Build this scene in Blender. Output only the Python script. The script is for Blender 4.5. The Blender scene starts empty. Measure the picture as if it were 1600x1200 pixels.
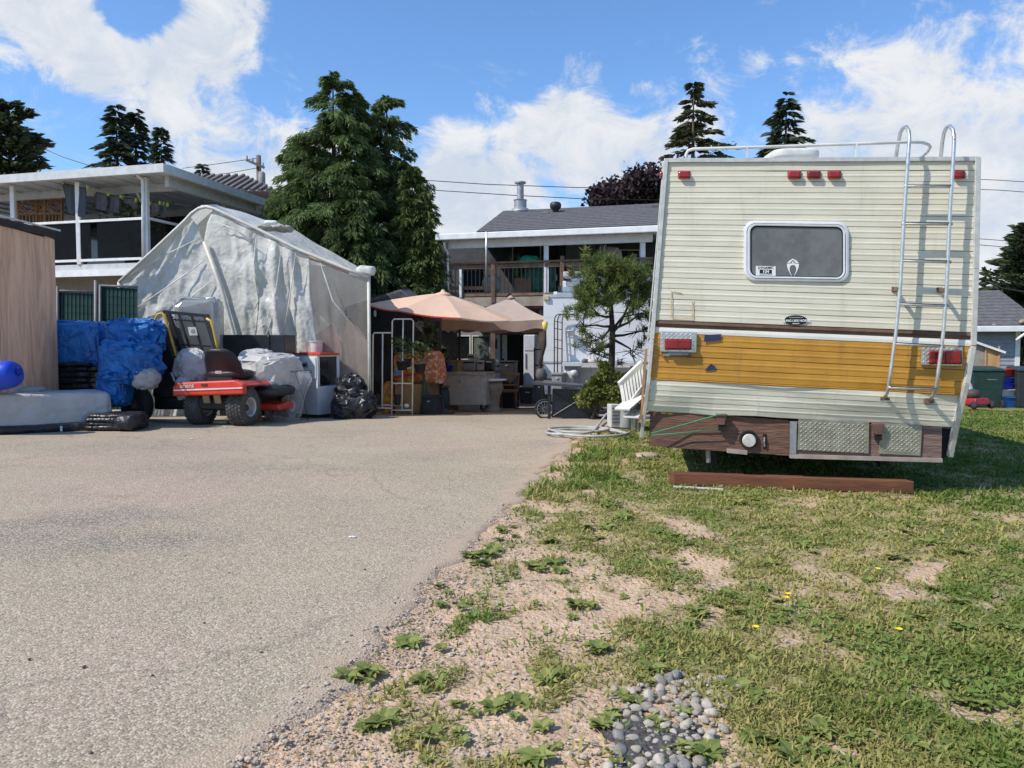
import bpy, math, random
import numpy as np
from mathutils import Vector, Matrix, noise
R = math.radians
random.seed(7); RNG = np.random.default_rng(11)
sc = bpy.context.scene
# ---------------------------------------------------------------- camera, sky, sun, exposure
CAM_H = 1.15; FPX = 1200.0; PITCH = math.atan(60/1200)
cd = bpy.data.cameras.new('camera'); cam = bpy.data.objects.new('camera', cd)
sc.collection.objects.link(cam); sc.camera = cam
cam.location = (0, 0, CAM_H); cam.rotation_euler = (R(90)-PITCH, 0, 0)
cd.sensor_width = 36; cd.lens = 27; cd.clip_end = 3000; cd.clip_start = .05
SUN_AZ = math.atan2(-.906, -.42); SUN_EL = R(47)
sun = bpy.data.lights.new('sun', 'SUN'); sun.energy = 4.2; sun.angle = R(.53); sun.color = (1, .93, .83)
so = bpy.data.objects.new('sun', sun); sc.collection.objects.link(so)
sv = Vector((math.sin(SUN_AZ)*math.cos(SUN_EL), math.cos(SUN_AZ)*math.cos(SUN_EL), math.sin(SUN_EL)))
so.rotation_euler = sv.to_track_quat('Z', 'Y').to_euler(); so.location = sv*50
sc.view_settings.view_transform = 'Standard'; sc.view_settings.look = 'None'
sc.view_settings.exposure = 0.25; sc.view_settings.gamma = 1
wd = bpy.data.worlds.new('World'); sc.world = wd; wd.use_nodes = True
def world():
    nt = wd.node_tree; N = nt.nodes; L = nt.links; N.clear()
    def nd(t, **k):
        n = N.new(t)
        for a, b in k.items(): setattr(n, a, b)
        return n
    def mth(op, a, b=None, clamp=False):
        n = nd('ShaderNodeMath', operation=op); n.use_clamp = clamp
        for i, s in enumerate((a, b)):
            if s is None: continue
            if isinstance(s, (int, float)): n.inputs[i].default_value = s
            else: L.new(s, n.inputs[i])
        return n.outputs[0]
    def ramp(s, lo, hi, a=0., b=1.):
        n = nd('ShaderNodeMapRange', interpolation_type='SMOOTHSTEP'); L.new(s, n.inputs[0])
        for i, v in zip((1, 2, 3, 4), (lo, hi, a, b)): n.inputs[i].default_value = v
        return n.outputs[0]
    out = nd('ShaderNodeOutputWorld'); bg = nd('ShaderNodeBackground'); L.new(bg.outputs[0], out.inputs[0])
    sky = nd('ShaderNodeTexSky', sky_type='NISHITA'); sky.sun_disc = False
    sky.sun_elevation = SUN_EL; sky.sun_rotation = SUN_AZ; sky.altitude = 80; sky.air_density = 1.0; sky.dust_density = .5; sky.ozone_density = 2.2
    bg.inputs[1].default_value = .125
    tc = nd('ShaderNodeTexCoord'); vec = tc.outputs['Generated']
    def noise_(scale, detail, rough, sx=1, sy=1, sz=1, dist=0., off=0.):
        mp = nd('ShaderNodeMapping'); L.new(vec, mp.inputs[0]); mp.inputs[3].default_value = (sx, sy, sz); mp.inputs[1].default_value = (off, off*.7, off*.3)
        n = nd('ShaderNodeTexNoise'); L.new(mp.outputs[0], n.inputs['Vector'])
        n.inputs['Scale'].default_value = scale; n.inputs['Detail'].default_value = detail; n.inputs['Roughness'].default_value = rough
        n.inputs['Distortion'].default_value = dist; return n.outputs[0]
    big = noise_(4.6, 9, .60, 1, 1, 1.5, .35, 3.1); fine = noise_(13, 9, .66, 1, 1, 1.4, .45, 1.7)
    wis = noise_(8, 7, .66, 1, 1, 1.9, .8, 8.2)
    f = mth('ADD', mth('MULTIPLY', big, .47), mth('MULTIPLY', fine, .53))
    # cloud banks: directions where cumulus stands (world directions)
    acc = None
    for px, py, rad, amp in CLOUDS:
        d = Vector(((px-800)/FPX, 1, (540-py)/FPX)).normalized()
        dp = nd('ShaderNodeVectorMath', operation='DOT_PRODUCT'); nv = nd('ShaderNodeVectorMath', operation='NORMALIZE')
        L.new(vec, nv.inputs[0]); L.new(nv.outputs[0], dp.inputs[0]); dp.inputs[1].default_value = d
        b = ramp(dp.outputs['Value'], math.cos(rad/FPX), 1.0, 0, amp)
        acc = b if acc is None else mth('ADD', acc, b)
    sep = nd('ShaderNodeSeparateXYZ'); L.new(vec, sep.inputs[0])
    low = ramp(sep.outputs[2], .34, .04, 0, .115)            # more cloud towards the horizon
    e = mth('ADD', mth('ADD', f, acc), low)
    mask = mth('MULTIPLY', ramp(e, .56, .70), .96)
    thin = mth('MULTIPLY', ramp(mth('ADD', wis, mth('MULTIPLY', low, .9)), .56, .82), .45)
    mask = mth('MAXIMUM', mask, thin)
    haze = mth('MULTIPLY', ramp(sep.outputs[2], .16, -.02), .35)
    mask = mth('MAXIMUM', mask, haze)
    shade = ramp(mth('SUBTRACT', fine, mth('MULTIPLY', e, .35)), .12, .42, 0, 1)
    cc = nd('ShaderNodeMix', data_type='RGBA'); cc.inputs['A'].default_value = (4.3, 4.75, 5.4, 1); cc.inputs['B'].default_value = (5.9, 5.95, 6.05, 1)
    L.new(shade, cc.inputs['Factor'])
    tint = nd('ShaderNodeMix', data_type='RGBA', blend_type='MULTIPLY'); tint.inputs['Factor'].default_value = 1
    L.new(sky.outputs[0], tint.inputs['A']); tint.inputs['B'].default_value = SKYT
    mx = nd('ShaderNodeMix', data_type='RGBA'); L.new(mask, mx.inputs['Factor']); L.new(tint.outputs['Result'], mx.inputs['A']); L.new(cc.outputs['Result'], mx.inputs['B'])
    L.new(mx.outputs['Result'], bg.inputs[0])
SKYT = (.88, 1.14, 1.40, 1)
CLOUDS = [(75, 40, 140, .19), (140, 100, 70, .12), (350, 30, 110, .22), (268, 92, 52, .14), (215, 150, 90, .11), (400, 215, 190, .15), (232, 20, 62, -.17), (40, 150, 90, -.06), (120, 240, 120, -.10), (1130, 85, 70, .10), (1205, 90, 60, .08), (640, 85, 40, .10), (655, 115, 30, .10), (760, 150, 40, .09), (905, 100, 45, .07), (560, 260, 90, .08), (760, 215, 170, .15), (1000, 195, 170, .15),
          (880, 255, 120, .08), (1480, 170, 300, .14), (1330, 190, 150, .07), (720, 330, 120, .13), (905, 100, 50, .05), (640, 100, 45, .08), (1580, 340, 200, .1),
          (640, 20, 170, -.12), (170, 200, 60, -.05), (480, 120, 110, -.10), (1000, 20, 200, -.12), (760, 90, 130, -.12), (1300, 20, 180, -.1)]
world()
# ---------------------------------------------------------------- pixel -> place
CP, SP = math.cos(PITCH), math.sin(PITCH)
def ray(px, py):
    a, b = (px-800)/FPX, (600-py)/FPX
    return Vector((a, CP + b*SP, -SP + b*CP))
def at(px, py, Y):
    d = ray(px, py); return Vector((0, 0, CAM_H)) + d*(Y/d.y)
def gz(x, y):
    s = min(max((y-11)/11, 0), 1); s = s*s*(3-2*s)*.35 + s*.65
    return -.55*s
def G(px, py):
    d = ray(px, py); Y = 6.
    for _ in range(40): Y = .5*Y + .5*(CAM_H - gz(0, Y))/(-d.z/d.y)
    return at(px, py, Y)
class Pl:                                   # an upright plane: a facade, a wall, a vehicle's rear
    def __init__(s, p0, yaw): s.p0 = Vector(p0); s.yaw = yaw; s.u = Vector((math.cos(yaw), -math.sin(yaw), 0)); s.n = Vector((math.sin(yaw), math.cos(yaw), 0))
    def pt(s, px, py, off=0.):
        d = ray(px, py); o = Vector((0, 0, CAM_H)); t = (s.p0 + s.n*off - o).dot(s.n)/d.dot(s.n); return o + d*t
# ---------------------------------------------------------------- materials
MATS = {}
def M(name, c, c2=None, scale=6, rough=.7, metal=0., bump=0., bscale=40, st=(1, 1, 1), spec=.4, trans=0., alpha=1., lo=.38, hi=.62, dist=0., stain=None, coat=0., crumple=0., cstr=.6):
    if name in MATS: return MATS[name]
    m = bpy.data.materials.new(name); m.use_nodes = True; MATS[name] = m
    nt = m.node_tree; N, L = nt.nodes, nt.links; b = N['Principled BSDF']
    b.inputs['Roughness'].default_value = rough; b.inputs['Metallic'].default_value = metal; b.inputs['Specular IOR Level'].default_value = spec
    b.inputs['Coat Weight'].default_value = coat
    c2 = c2 or tuple(x*.72 for x in c)
    tc = N.new('ShaderNodeTexCoord'); mp = N.new('ShaderNodeMapping'); L.new(tc.outputs['Object'], mp.inputs[0]); mp.inputs[3].default_value = st
    n = N.new('ShaderNodeTexNoise'); L.new(mp.outputs[0], n.inputs['Vector']); n.inputs['Scale'].default_value = scale; n.inputs['Detail'].default_value = 7; n.inputs['Roughness'].default_value = .62; n.inputs['Distortion'].default_value = dist
    mr = N.new('ShaderNodeMapRange'); L.new(n.outputs[0], mr.inputs[0]); mr.inputs[1].default_value = lo; mr.inputs[2].default_value = hi
    mx = N.new('ShaderNodeMix'); mx.data_type = 'RGBA'; L.new(mr.outputs[0], mx.inputs['Factor']); mx.inputs['A'].default_value = (*c, 1); mx.inputs['B'].default_value = (*c2, 1)
    col = mx.outputs['Result']
    if stain:                                # (colour, scale, lo, hi): dirt with a shape of its own
        n3 = N.new('ShaderNodeTexNoise'); mp3 = N.new('ShaderNodeMapping'); L.new(tc.outputs['Object'], mp3.inputs[0]); mp3.inputs[3].default_value = stain[4] if len(stain) > 4 else (1, 1, 1); L.new(mp3.outputs[0], n3.inputs['Vector']); n3.inputs['Scale'].default_value = stain[1]; n3.inputs['Detail'].default_value = 9; n3.inputs['Roughness'].default_value = .7
        m3 = N.new('ShaderNodeMapRange'); L.new(n3.outputs[0], m3.inputs[0]); m3.inputs[1].default_value = stain[2]; m3.inputs[2].default_value = stain[3]
        x3 = N.new('ShaderNodeMix'); x3.data_type = 'RGBA'; L.new(m3.outputs[0], x3.inputs['Factor']); L.new(col, x3.inputs['A']); x3.inputs['B'].default_value = (*stain[0], 1); col = x3.outputs['Result']
    L.new(col, b.inputs['Base Color'])
    if bump:
        n2 = N.new('ShaderNodeTexNoise'); L.new(mp.outputs[0], n2.inputs['Vector']); n2.inputs['Scale'].default_value = bscale; n2.inputs['Detail'].default_value = 5
        bp = N.new('ShaderNodeBump'); bp.inputs['Strength'].default_value = min(bump, 1); bp.inputs['Distance'].default_value = .01*max(1, bump); L.new(n2.outputs[0], bp.inputs['Height']); L.new(bp.outputs[0], b.inputs['Normal'])
    if crumple:                              # creased film: facets from distorted cells
        nq = N.new('ShaderNodeTexNoise'); L.new(tc.outputs['Object'], nq.inputs['Vector']); nq.inputs['Scale'].default_value = crumple*.5; nq.inputs['Detail'].default_value = 3
        sc_ = N.new('ShaderNodeVectorMath'); sc_.operation = 'SCALE'; L.new(nq.outputs['Color'], sc_.inputs[0]); sc_.inputs['Scale'].default_value = 1.6/crumple; ad = N.new('ShaderNodeVectorMath'); ad.operation = 'ADD'; L.new(tc.outputs['Object'], ad.inputs[0]); L.new(sc_.outputs[0], ad.inputs[1]); prev = None
        for k, (s_, d_) in enumerate(((1., .05), (2.7, .022))):
            vo = N.new('ShaderNodeTexVoronoi'); vo.inputs['Scale'].default_value = crumple*s_; L.new(ad.outputs[0], vo.inputs['Vector']); bp2 = N.new('ShaderNodeBump'); bp2.inputs['Strength'].default_value = cstr; bp2.inputs['Distance'].default_value = d_*6/crumple; L.new(vo.outputs['Distance'], bp2.inputs['Height'])
            if prev: L.new(prev, bp2.inputs['Normal'])
            prev = bp2.outputs[0]
        L.new(prev, b.inputs['Normal'])
    out = N['Material Output']; sh = b.outputs[0]
    if trans:
        t = N.new('ShaderNodeBsdfTranslucent'); L.new(col, t.inputs[0]); ms = N.new('ShaderNodeMixShader'); ms.inputs[0].default_value = trans; L.new(sh, ms.inputs[1]); L.new(t.outputs[0], ms.inputs[2]); sh = ms.outputs[0]
    if alpha < 1:
        t = N.new('ShaderNodeBsdfTransparent'); ms = N.new('ShaderNodeMixShader'); ms.inputs[0].default_value = alpha; L.new(t.outputs[0], ms.inputs[1]); L.new(sh, ms.inputs[2]); sh = ms.outputs[0]
    L.new(sh, out.inputs[0]); return m
def leafmat(name, c, c2, trans=.25, rough=.6):
    if name in MATS: return MATS[name]
    m = M(name, c, c2, trans=trans, rough=rough, spec=.25); nt = m.node_tree; N, L = nt.nodes, nt.links
    a = N.new('ShaderNodeAttribute'); a.attribute_name = 'var'
    mx = [n for n in N if n.bl_idname == 'ShaderNodeMix'][0]
    for l in list(mx.inputs['Factor'].links): L.remove(l)
    L.new(a.outputs['Fac'], mx.inputs['Factor']); return m
# ---------------------------------------------------------------- mesh building
COL = sc.collection; WM = {}
class MB:
    def __init__(s): s.v = []; s.f = []
    def add(s, vs, fs):
        o = len(s.v); s.v += [Vector(p) for p in vs]; s.f += [tuple(i+o for i in f) for f in fs]; return s
    def hexa(s, p): return s.add(p, [(0, 3, 2, 1), (4, 5, 6, 7), (0, 1, 5, 4), (1, 2, 6, 5), (2, 3, 7, 6), (3, 0, 4, 7)])
    def box(s, c, d, rz=0., rx=0., ry=0.):
        m = Matrix.Rotation(rz, 3, 'Z') @ Matrix.Rotation(ry, 3, 'Y') @ Matrix.Rotation(rx, 3, 'X'); c = Vector(c); x, y, z = d[0]/2, d[1]/2, d[2]/2
        return s.hexa([c + m @ Vector(q) for q in ((-x, -y, -z), (x, -y, -z), (x, y, -z), (-x, y, -z), (-x, -y, z), (x, -y, z), (x, y, z), (-x, y, z))])
    def bar(s, p, q, w, h, up=(0, 0, 1)):    # beam from p to q, w wide, h tall
        p, q = Vector(p), Vector(q); t = (q-p).normalized(); r = t.cross(Vector(up))
        if r.length < 1e-4: r = t.cross(Vector((0, 1, 0)))
        r.normalize(); k = r.cross(t); r *= w/2; k *= h/2
        return s.hexa([p-r-k, p+r-k, q+r-k, q-r-k, p-r+k, p+r+k, q+r+k, q-r+k])
    def prism(s, pts, d):                    # closed polygon pushed along vector d
        n = len(pts); d = Vector(d); pts = [Vector(p) for p in pts]
        return s.add(pts + [p+d for p in pts], [tuple(range(n)), tuple(range(2*n-1, n-1, -1))] + [(i, i+n, (i+1) % n+n, (i+1) % n) for i in range(n)])
    def poly(s, pl, px, off, th): return s.prism([pl.pt(x, y, off) for x, y in px], pl.n*th)
    def rect(s, pl, x0, y0, x1, y1, off, th): return s.poly(pl, [(x0, y1), (x1, y1), (x1, y0), (x0, y0)], off, th)
    def tube(s, pts, r, n=8, closed=False):
        pts = [Vector(p) for p in pts]; k = len(pts); rr = r if isinstance(r, (list, tuple)) else [r]*k; vs = []; prev = None
        for i, p in enumerate(pts):
            a = pts[(i-1) % k] if (closed or i) else p; b = pts[(i+1) % k] if (closed or i < k-1) else p
            t = (b-a).normalized() if (b-a).length > 1e-9 else Vector((0, 0, 1))
            if prev is None: x = t.orthogonal().normalized()
            else:
                x = prev - t*prev.dot(t); x = x.normalized() if x.length > 1e-6 else t.orthogonal().normalized()
            prev = x; y = t.cross(x)
            vs += [p + (x*math.cos(6.2832*j/n) + y*math.sin(6.2832*j/n))*rr[i] for j in range(n)]
        fs = [(i*n+j, i*n+(j+1) % n, ((i+1) % k)*n+(j+1) % n, ((i+1) % k)*n+j) for i in range(k if closed else k-1) for j in range(n)]
        if not closed: fs += [tuple(range(n-1, -1, -1)), tuple(range((k-1)*n, k*n))]
        return s.add(vs, fs)
    def lathe(s, prof, c, n=16, axis='Z', m=None, caps=True):
        c = Vector(c); vs = []; m = m or {'Z': Matrix.Identity(3), 'X': Matrix.Rotation(R(90), 3, 'Y'), 'Y': Matrix.Rotation(R(-90), 3, 'X')}[axis]
        for r, z in prof: vs += [c + m @ Vector((r*math.cos(6.2832*j/n), r*math.sin(6.2832*j/n), z)) for j in range(n)]
        k = len(prof)
        return s.add(vs, [(i*n+j, i*n+(j+1) % n, (i+1)*n+(j+1) % n, (i+1)*n+j) for i in range(k-1) for j in range(n)] + ([tuple(range(n-1, -1, -1)), tuple(range((k-1)*n, k*n))] if caps else []))
    def grid(s, fn, nu, nv, wrap=False):
        vs = [fn(i/nu, j/nv) for j in range(nv+1) for i in range(nu if wrap else nu+1)]; w = nu if wrap else nu+1
        return s.add(vs, [(j*w+i, j*w+(i+1) % w, (j+1)*w+(i+1) % w, (j+1)*w+i) for j in range(nv) for i in range(nu)])
    def lump(s, c, d, e=.5, fold=.05, crum=.03, seed=0, nf=9, nu=64, nv=40, rz=0., zcut=-.98, cs=4.):
        c = Vector(c); q = Vector((seed*7.3, seed*3.1, seed*1.7)); m = Matrix.Rotation(rz, 3, 'Z'); pw = lambda a, b: math.copysign(abs(a)**b, a)
        def fn(u, v):
            a = u*6.28318; b = (v-.5)*3.14159
            p = Vector((pw(math.cos(b), e)*pw(math.cos(a), e), pw(math.cos(b), e)*pw(math.sin(a), e), max(pw(math.sin(b), e), zcut)))
            k = 1 + fold*math.cos(b)**.5*(math.sin(a*nf + 3*noise.noise(Vector((a*1.3, b*2, seed)))) * (.6-.5*math.sin(b))) if math.cos(b) > 0 else 1
            w = Vector((p.x*d[0]/2*k, p.y*d[1]/2*k, p.z*d[2]/2))
            h = noise.ridged_multi_fractal(Vector((w.x*cs, w.y*cs, w.z*cs*.55))+q, .8, 2.2, 5, 1., 2.)-.9; g = noise.noise(w*cs*.5+q)
            w += p.normalized()*(h*crum + g*crum*1.6); w.z = max(w.z, -d[2]/2)
            return c + m @ w
        return s.grid(fn, nu, nv, True)
    def facet(s, c, d, seed, nu=22, nv=13, e=.55, jit=.10, rz=0., pleat=0., npl=11):       # tarpaulin: flat creased facets
        g = np.random.default_rng(seed); c = Vector(c); m = Matrix.Rotation(rz, 3, 'Z'); pw = lambda a, b: math.copysign(abs(a)**b, a); J = g.normal(0, 1, (nv+1, nu, 3)); vs = []
        for j in range(nv+1):
            for i in range(nu):
                a = 6.28318*(i+.5*(j % 2)+.35*J[j, i, 0])/nu; b = min(max(((j+.3*J[j, i, 1])/nv-.5)*3.14159, -1.57), 1.57) if 0 < j < nv else (j/nv-.5)*3.14159
                p = Vector((pw(math.cos(b), e)*pw(math.cos(a), e), pw(math.cos(b), e)*pw(math.sin(a), e), pw(math.sin(b), e))); k = 1+jit*J[j, i, 2]*.6+pleat*math.sin(a*npl)*(.5-.5*math.sin(b))
                vs.append(c+m @ Vector((p.x*d[0]/2*k, p.y*d[1]/2*k, max(p.z*d[2]/2*(1+.4*jit*J[j, i, 2]), -d[2]/2))))
        fs = []
        for j in range(nv):
            for i in range(nu):
                q = (j*nu+i, j*nu+(i+1) % nu, (j+1)*nu+(i+1) % nu, (j+1)*nu+i); fs += [(q[0], q[1], q[2]), (q[0], q[2], q[3])] if g.random() < .5 else [(q[0], q[1], q[3]), (q[1], q[2], q[3])]
        return s.add(vs, fs)
    def build(s, name, mat, parent=None, smooth=False, bevel=0., world=True, label=None, cat=None, group=None, kind=None, solid=0., auto=False):
        me = bpy.data.meshes.new(name); inv = WM[parent.name].inverted() if (parent and world) else None
        vs = [inv @ p for p in s.v] if inv else s.v
        org = Vector()
        if not parent and world and vs:
            xs = [p.x for p in vs]; ys = [p.y for p in vs]; zs = [p.z for p in vs]; org = Vector(((min(xs)+max(xs))/2, (min(ys)+max(ys))/2, min(zs))); vs = [p-org for p in vs]
        me.from_pydata([tuple(p) for p in vs], [], s.f); me.validate()
        if smooth: me.polygons.foreach_set('use_smooth', [True]*len(me.polygons))
        if auto: me.set_sharp_from_angle(angle=R(38))
        o = bpy.data.objects.new(name, me); COL.objects.link(o); me.materials.append(mat); o.location = org
        if parent: o.parent = parent; WM[o.name] = WM[parent.name]
        else: WM[o.name] = Matrix.Translation(org)
        if bevel: b = o.modifiers.new('bevel', 'BEVEL'); b.width = bevel; b.segments = 2; b.limit_method = 'ANGLE'; b.angle_limit = R(40)
        if solid: b = o.modifiers.new('solid', 'SOLIDIFY'); b.thickness = solid
        tag(o, label, cat, group, kind); return o
def tag(o, label=None, cat=None, group=None, kind=None):
    for k, v in (('label', label), ('category', cat), ('group', group), ('kind', kind)):
        if v: o[k] = v
    return o
def thing(name, label, cat, loc=(0, 0, 0), rz=0., group=None):
    o = bpy.data.objects.new(name, None); COL.objects.link(o); o.location = loc; o.rotation_euler = (0, 0, rz); o.empty_display_size = .2
    WM[o.name] = Matrix.Translation(Vector(loc)) @ Matrix.Rotation(rz, 4, 'Z'); return tag(o, label, cat, group)
def copy_tree(o, parent=None):
    c = o.copy(); COL.objects.link(c); c.parent = parent; WM[c.name] = WM.get(o.name, Matrix())
    for ch in o.children: copy_tree(ch, c)
    return c
def np_mesh(name, V, k, mat, var=None, smooth=False):        # V: (n*k,3) polygons of k corners each
    me = bpy.data.meshes.new(name); n = len(V)//k
    me.vertices.add(n*k); me.vertices.foreach_set('co', np.asarray(V, np.float32).ravel())
    me.loops.add(n*k); me.loops.foreach_set('vertex_index', np.arange(n*k, dtype=np.int32))
    me.polygons.add(n); me.polygons.foreach_set('loop_start', np.arange(0, n*k, k, dtype=np.int32)); me.polygons.foreach_set('loop_total', np.full(n, k, np.int32))
    if var is not None:
        a = me.attributes.new('var', 'FLOAT', 'FACE'); a.data.foreach_set('value', np.asarray(var, np.float32))
    me.update(); me.validate(); me.materials.append(mat); return me
def link(name, me, parent=None, loc=(0, 0, 0), rot=(0, 0, 0), sca=(1, 1, 1)):
    o = bpy.data.objects.new(name, me); COL.objects.link(o); o.location = loc; o.rotation_euler = rot; o.scale = sca; o.parent = parent
    WM[o.name] = WM[parent.name] if parent else Matrix.Translation(Vector(loc)); return o
def text(txt, size, mat, parent, p, u, up, name='lettering', depth=.0015, align='CENTER', bold=0.):
    c = bpy.data.curves.new('t', 'FONT'); c.body = txt; c.size = size; c.align_x = align; c.align_y = 'CENTER'; c.extrude = depth; c.offset = bold
    t = bpy.data.objects.new('t', c); COL.objects.link(t); bpy.context.view_layer.update()
    me = bpy.data.meshes.new_from_object(t.evaluated_get(bpy.context.evaluated_depsgraph_get())); bpy.data.objects.remove(t)
    me.materials.clear(); me.materials.append(mat); u = Vector(u).normalized(); up = Vector(up); w = u.cross(up).normalized(); up = w.cross(u)
    mt = Matrix((u, up, w)).transposed().to_4x4(); mt.translation = Vector(p)
    me.transform(WM[parent.name].inverted() @ mt if parent else mt); o = link(name, me, parent); return o
# ---------------------------------------------------------------- numpy value noise
_T = RNG.random((256, 256))
def vn(x, y, s):
    x, y = np.asarray(x)*s+91.3, np.asarray(y)*s+47.7; i, j = np.floor(x).astype(int), np.floor(y).astype(int); a, b = x-i, y-j
    a, b = a*a*(3-2*a), b*b*(3-2*b); h = lambda p, q: _T[p % 256, q % 256]
    return (h(i, j)*(1-a)+h(i+1, j)*a)*(1-b) + (h(i, j+1)*(1-a)+h(i+1, j+1)*a)*b
def fbm(x, y, s): return .5*vn(x, y, s) + .27*vn(x, y, s*2.1) + .15*vn(x, y, s*4.3) + .08*vn(x, y, s*9)
def sst(x, a, b): t = np.clip((x-a)/(b-a), 0, 1); return t*t*(3-2*t)
def gz_np(y): s = np.clip((y-11)/11, 0, 1); return -.55*(s*s*(3-2*s)*.35 + s*.65)
EY = [-50, 1, 2.09, 2.76, 3.83, 5.52, 7.26, 8.9, 10.6, 11.6, 13, 16, 24]; EX = [-9, -.95, -.64, -.55, -.33, 0., .38, .70, 1.15, 1.7, 3.2, 6, 7.5]
def edge(y): return np.interp(y, EY, EX)
DIRT = [(1.02, 3.95, .12, .42, -.1), (1.12, 4.7, .10, .40, .1), (1.92, 3.66, .34, .10, .9), (2.15, 3.95, .2, .07, .9), (.98, 2.95, .17, .10, .2), (.78, 3.25, .12, .25, .0), (1.5, 2.3, .16, .12, .3), (.55, 3.5, .25, .3, 0),
        (2.4, 2.9, .15, .1, 0), (.95, 2.2, .12, .1, 0), (1.25, 3.35, .12, .1, .4)]
def grassmask(x, y):
    t = x - edge(y); w = np.interp(y, [1, 2.6, 3.8, 4.6, 5.6, 7.2, 9, 30], [1.25, .95, .78, .5, .16, .08, .04, .04])
    n = fbm(x, y, 2.6)*.6+fbm(x+30, y, 7.)*.4; g = sst((t-w)/.42 + (n-.5)*5.0, -.55, .8)
    for cx, cy, a, b, k in DIRT:
        dx, dy = x-cx, y-cy; u = dx*math.cos(k)+dy*math.sin(k); v = -dx*math.sin(k)+dy*math.cos(k)
        g = g*sst((u/a)**2+(v/b)**2 + (fbm(x, y, 6)-.5)*3, .5, 1.7)
    g = g*(1 - .55*sst(fbm(x+40, y, 1.7), .58, .68)*(y < 9))
    pd = ((x-.36)/.33)**2 + ((y-2.22)/.36)**2                  # bed of pebbles
    g = g*(.42+.58*sst(fbm(x+5, y+2, 7.), .36, .52)*sst(18-y, 0, 8)+.58*(1-sst(18-y, 0, 8)))
    g = np.clip(g + .40*sst(fbm(x+70, y+11, 5.), .54, .62)*sst(t, .05, .3), 0, 1)
    return g*sst(pd + (fbm(x, y, 5)-.5)*1.2, .6, 1.1)
def ground():
    def axis(a, b, st, lo, hi):
        o = list(np.arange(a, b+1e-6, st)); s = st
        while o[-1] < hi: s *= 1.22; o.append(o[-1]+s)
        s = st; pre = []; c = a
        while c > lo: s *= 1.22; c -= s; pre.append(c)
        return np.array(pre[::-1]+o)
    X = axis(-1.6, 5.0, .045, -500, 500); Y = axis(1.0, 8.5, .045, -60, 900); xx, yy = np.meshgrid(X, Y); g = grassmask(xx, yy)
    near = sst(14-yy, 0, 5)
    z = gz_np(yy) + near*((fbm(xx, yy, 3)-.5)*.030*sst(xx-edge(yy), .0, .35) + (vn(xx, yy, 14)-.5)*.008 + g*.012) - .012
    nx, ny = len(X), len(Y); V = np.stack([xx, yy, z], -1).reshape(-1, 3); i = (np.arange(ny-1)[:, None]*nx+np.arange(nx-1)[None]).ravel()
    me = bpy.data.meshes.new('ground'); me.from_pydata(V.tolist(), [], np.stack([i, i+1, i+nx+1, i+nx], -1).tolist())
    a = me.attributes.new('grass', 'FLOAT', 'POINT'); a.data.foreach_set('value', g.ravel().astype(np.float32))
    me.polygons.foreach_set('use_smooth', [True]*len(me.polygons))
    m = M('ground_soil', (.58, .405, .265), (.43, .30, .195), scale=3.5, rough=.95, spec=.1, bump=2.2, bscale=45, stain=((.56, .47, .37), 48, .51, .64))
    N, L = m.node_tree.nodes, m.node_tree.links; b = N['Principled BSDF']; soil = b.inputs['Base Color'].links[0].from_socket
    tc = [n for n in N if n.bl_idname == 'ShaderNodeTexCoord'][0]
    def nz(s, d=8, r=.65):
        n = N.new('ShaderNodeTexNoise'); L.new(tc.outputs['Object'], n.inputs['Vector']); n.inputs['Scale'].default_value = s; n.inputs['Detail'].default_value = d; n.inputs['Roughness'].default_value = r; return n.outputs[0]
    def mixc(f, A, B, lo=None, hi=None):
        if lo is not None: q = N.new('ShaderNodeMapRange'); L.new(f, q.inputs[0]); q.inputs[1].default_value = lo; q.inputs[2].default_value = hi; f = q.outputs[0]
        x = N.new('ShaderNodeMix'); x.data_type = 'RGBA'; L.new(f, x.inputs['Factor'])
        for k, c in (('A', A), ('B', B)):
            if isinstance(c, tuple): x.inputs[k].default_value = (*c, 1)
            else: L.new(c, x.inputs[k])
        return x.outputs['Result']
    th = mixc(nz(1.1), (.145, .175, .05), (.33, .27, .12), .42, .66); th = mixc(nz(60), th, (.07, .08, .03), .45, .75)
    at_ = N.new('ShaderNodeAttribute'); at_.attribute_name = 'grass'
    L.new(mixc(at_.outputs['Fac'], soil, th), b.inputs['Base Color'])
    me.materials.append(m); o = bpy.data.objects.new('ground', me); COL.objects.link(o); tag(o, 'dry lawn with bare sandy soil beside the driveway', kind='structure')
    # driveway
    Yd = list(np.arange(.6, 13, .05))+list(np.arange(13, 32, .5)); us = [0, .02, .05, .1, .2, .35, .6, 1, 1.6, 2.5, 4, 6, 9, 13, 20, 40]; b = MB(); rows = []
    Yd = [-40, -10, -2]+Yd
    for y in Yd:
        e = float(edge(y)) + (float(fbm(7., y, 2.2))-.5)*.30 + (float(fbm(3., y, 9.))-.5)*.16 + (float(fbm(5., y, 30.))-.5)*.05
        rows.append([Vector((e-u, y, gz(0, y) + (.006 if u > .04 else (-.004 if u > .01 else -.02)) + (0 if u > 9 else (float(fbm(e-u, y, .5))-.5)*.02*min(u, 1)))) for u in us])
    w = len(us); b.add([p for r in rows for p in r], [(j*w+i+1, j*w+i, (j+1)*w+i, (j+1)*w+i+1) for j in range(len(rows)-1) for i in range(w-1)])
    m = M('asphalt', (.36, .303, .218), (.275, .23, .167), scale=.55, rough=.9, spec=.15, bump=1.6, bscale=95, stain=None)
    N, L = m.node_tree.nodes, m.node_tree.links; bs = N['Principled BSDF']; base = bs.inputs['Base Color'].links[0].from_socket; tc = [n for n in N if n.bl_idname == 'ShaderNodeTexCoord'][0]
    col = mixc2(N, L, tc, base, (.37, .265, .22), .42, .48, .64)                # pinkish worn patches
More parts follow.
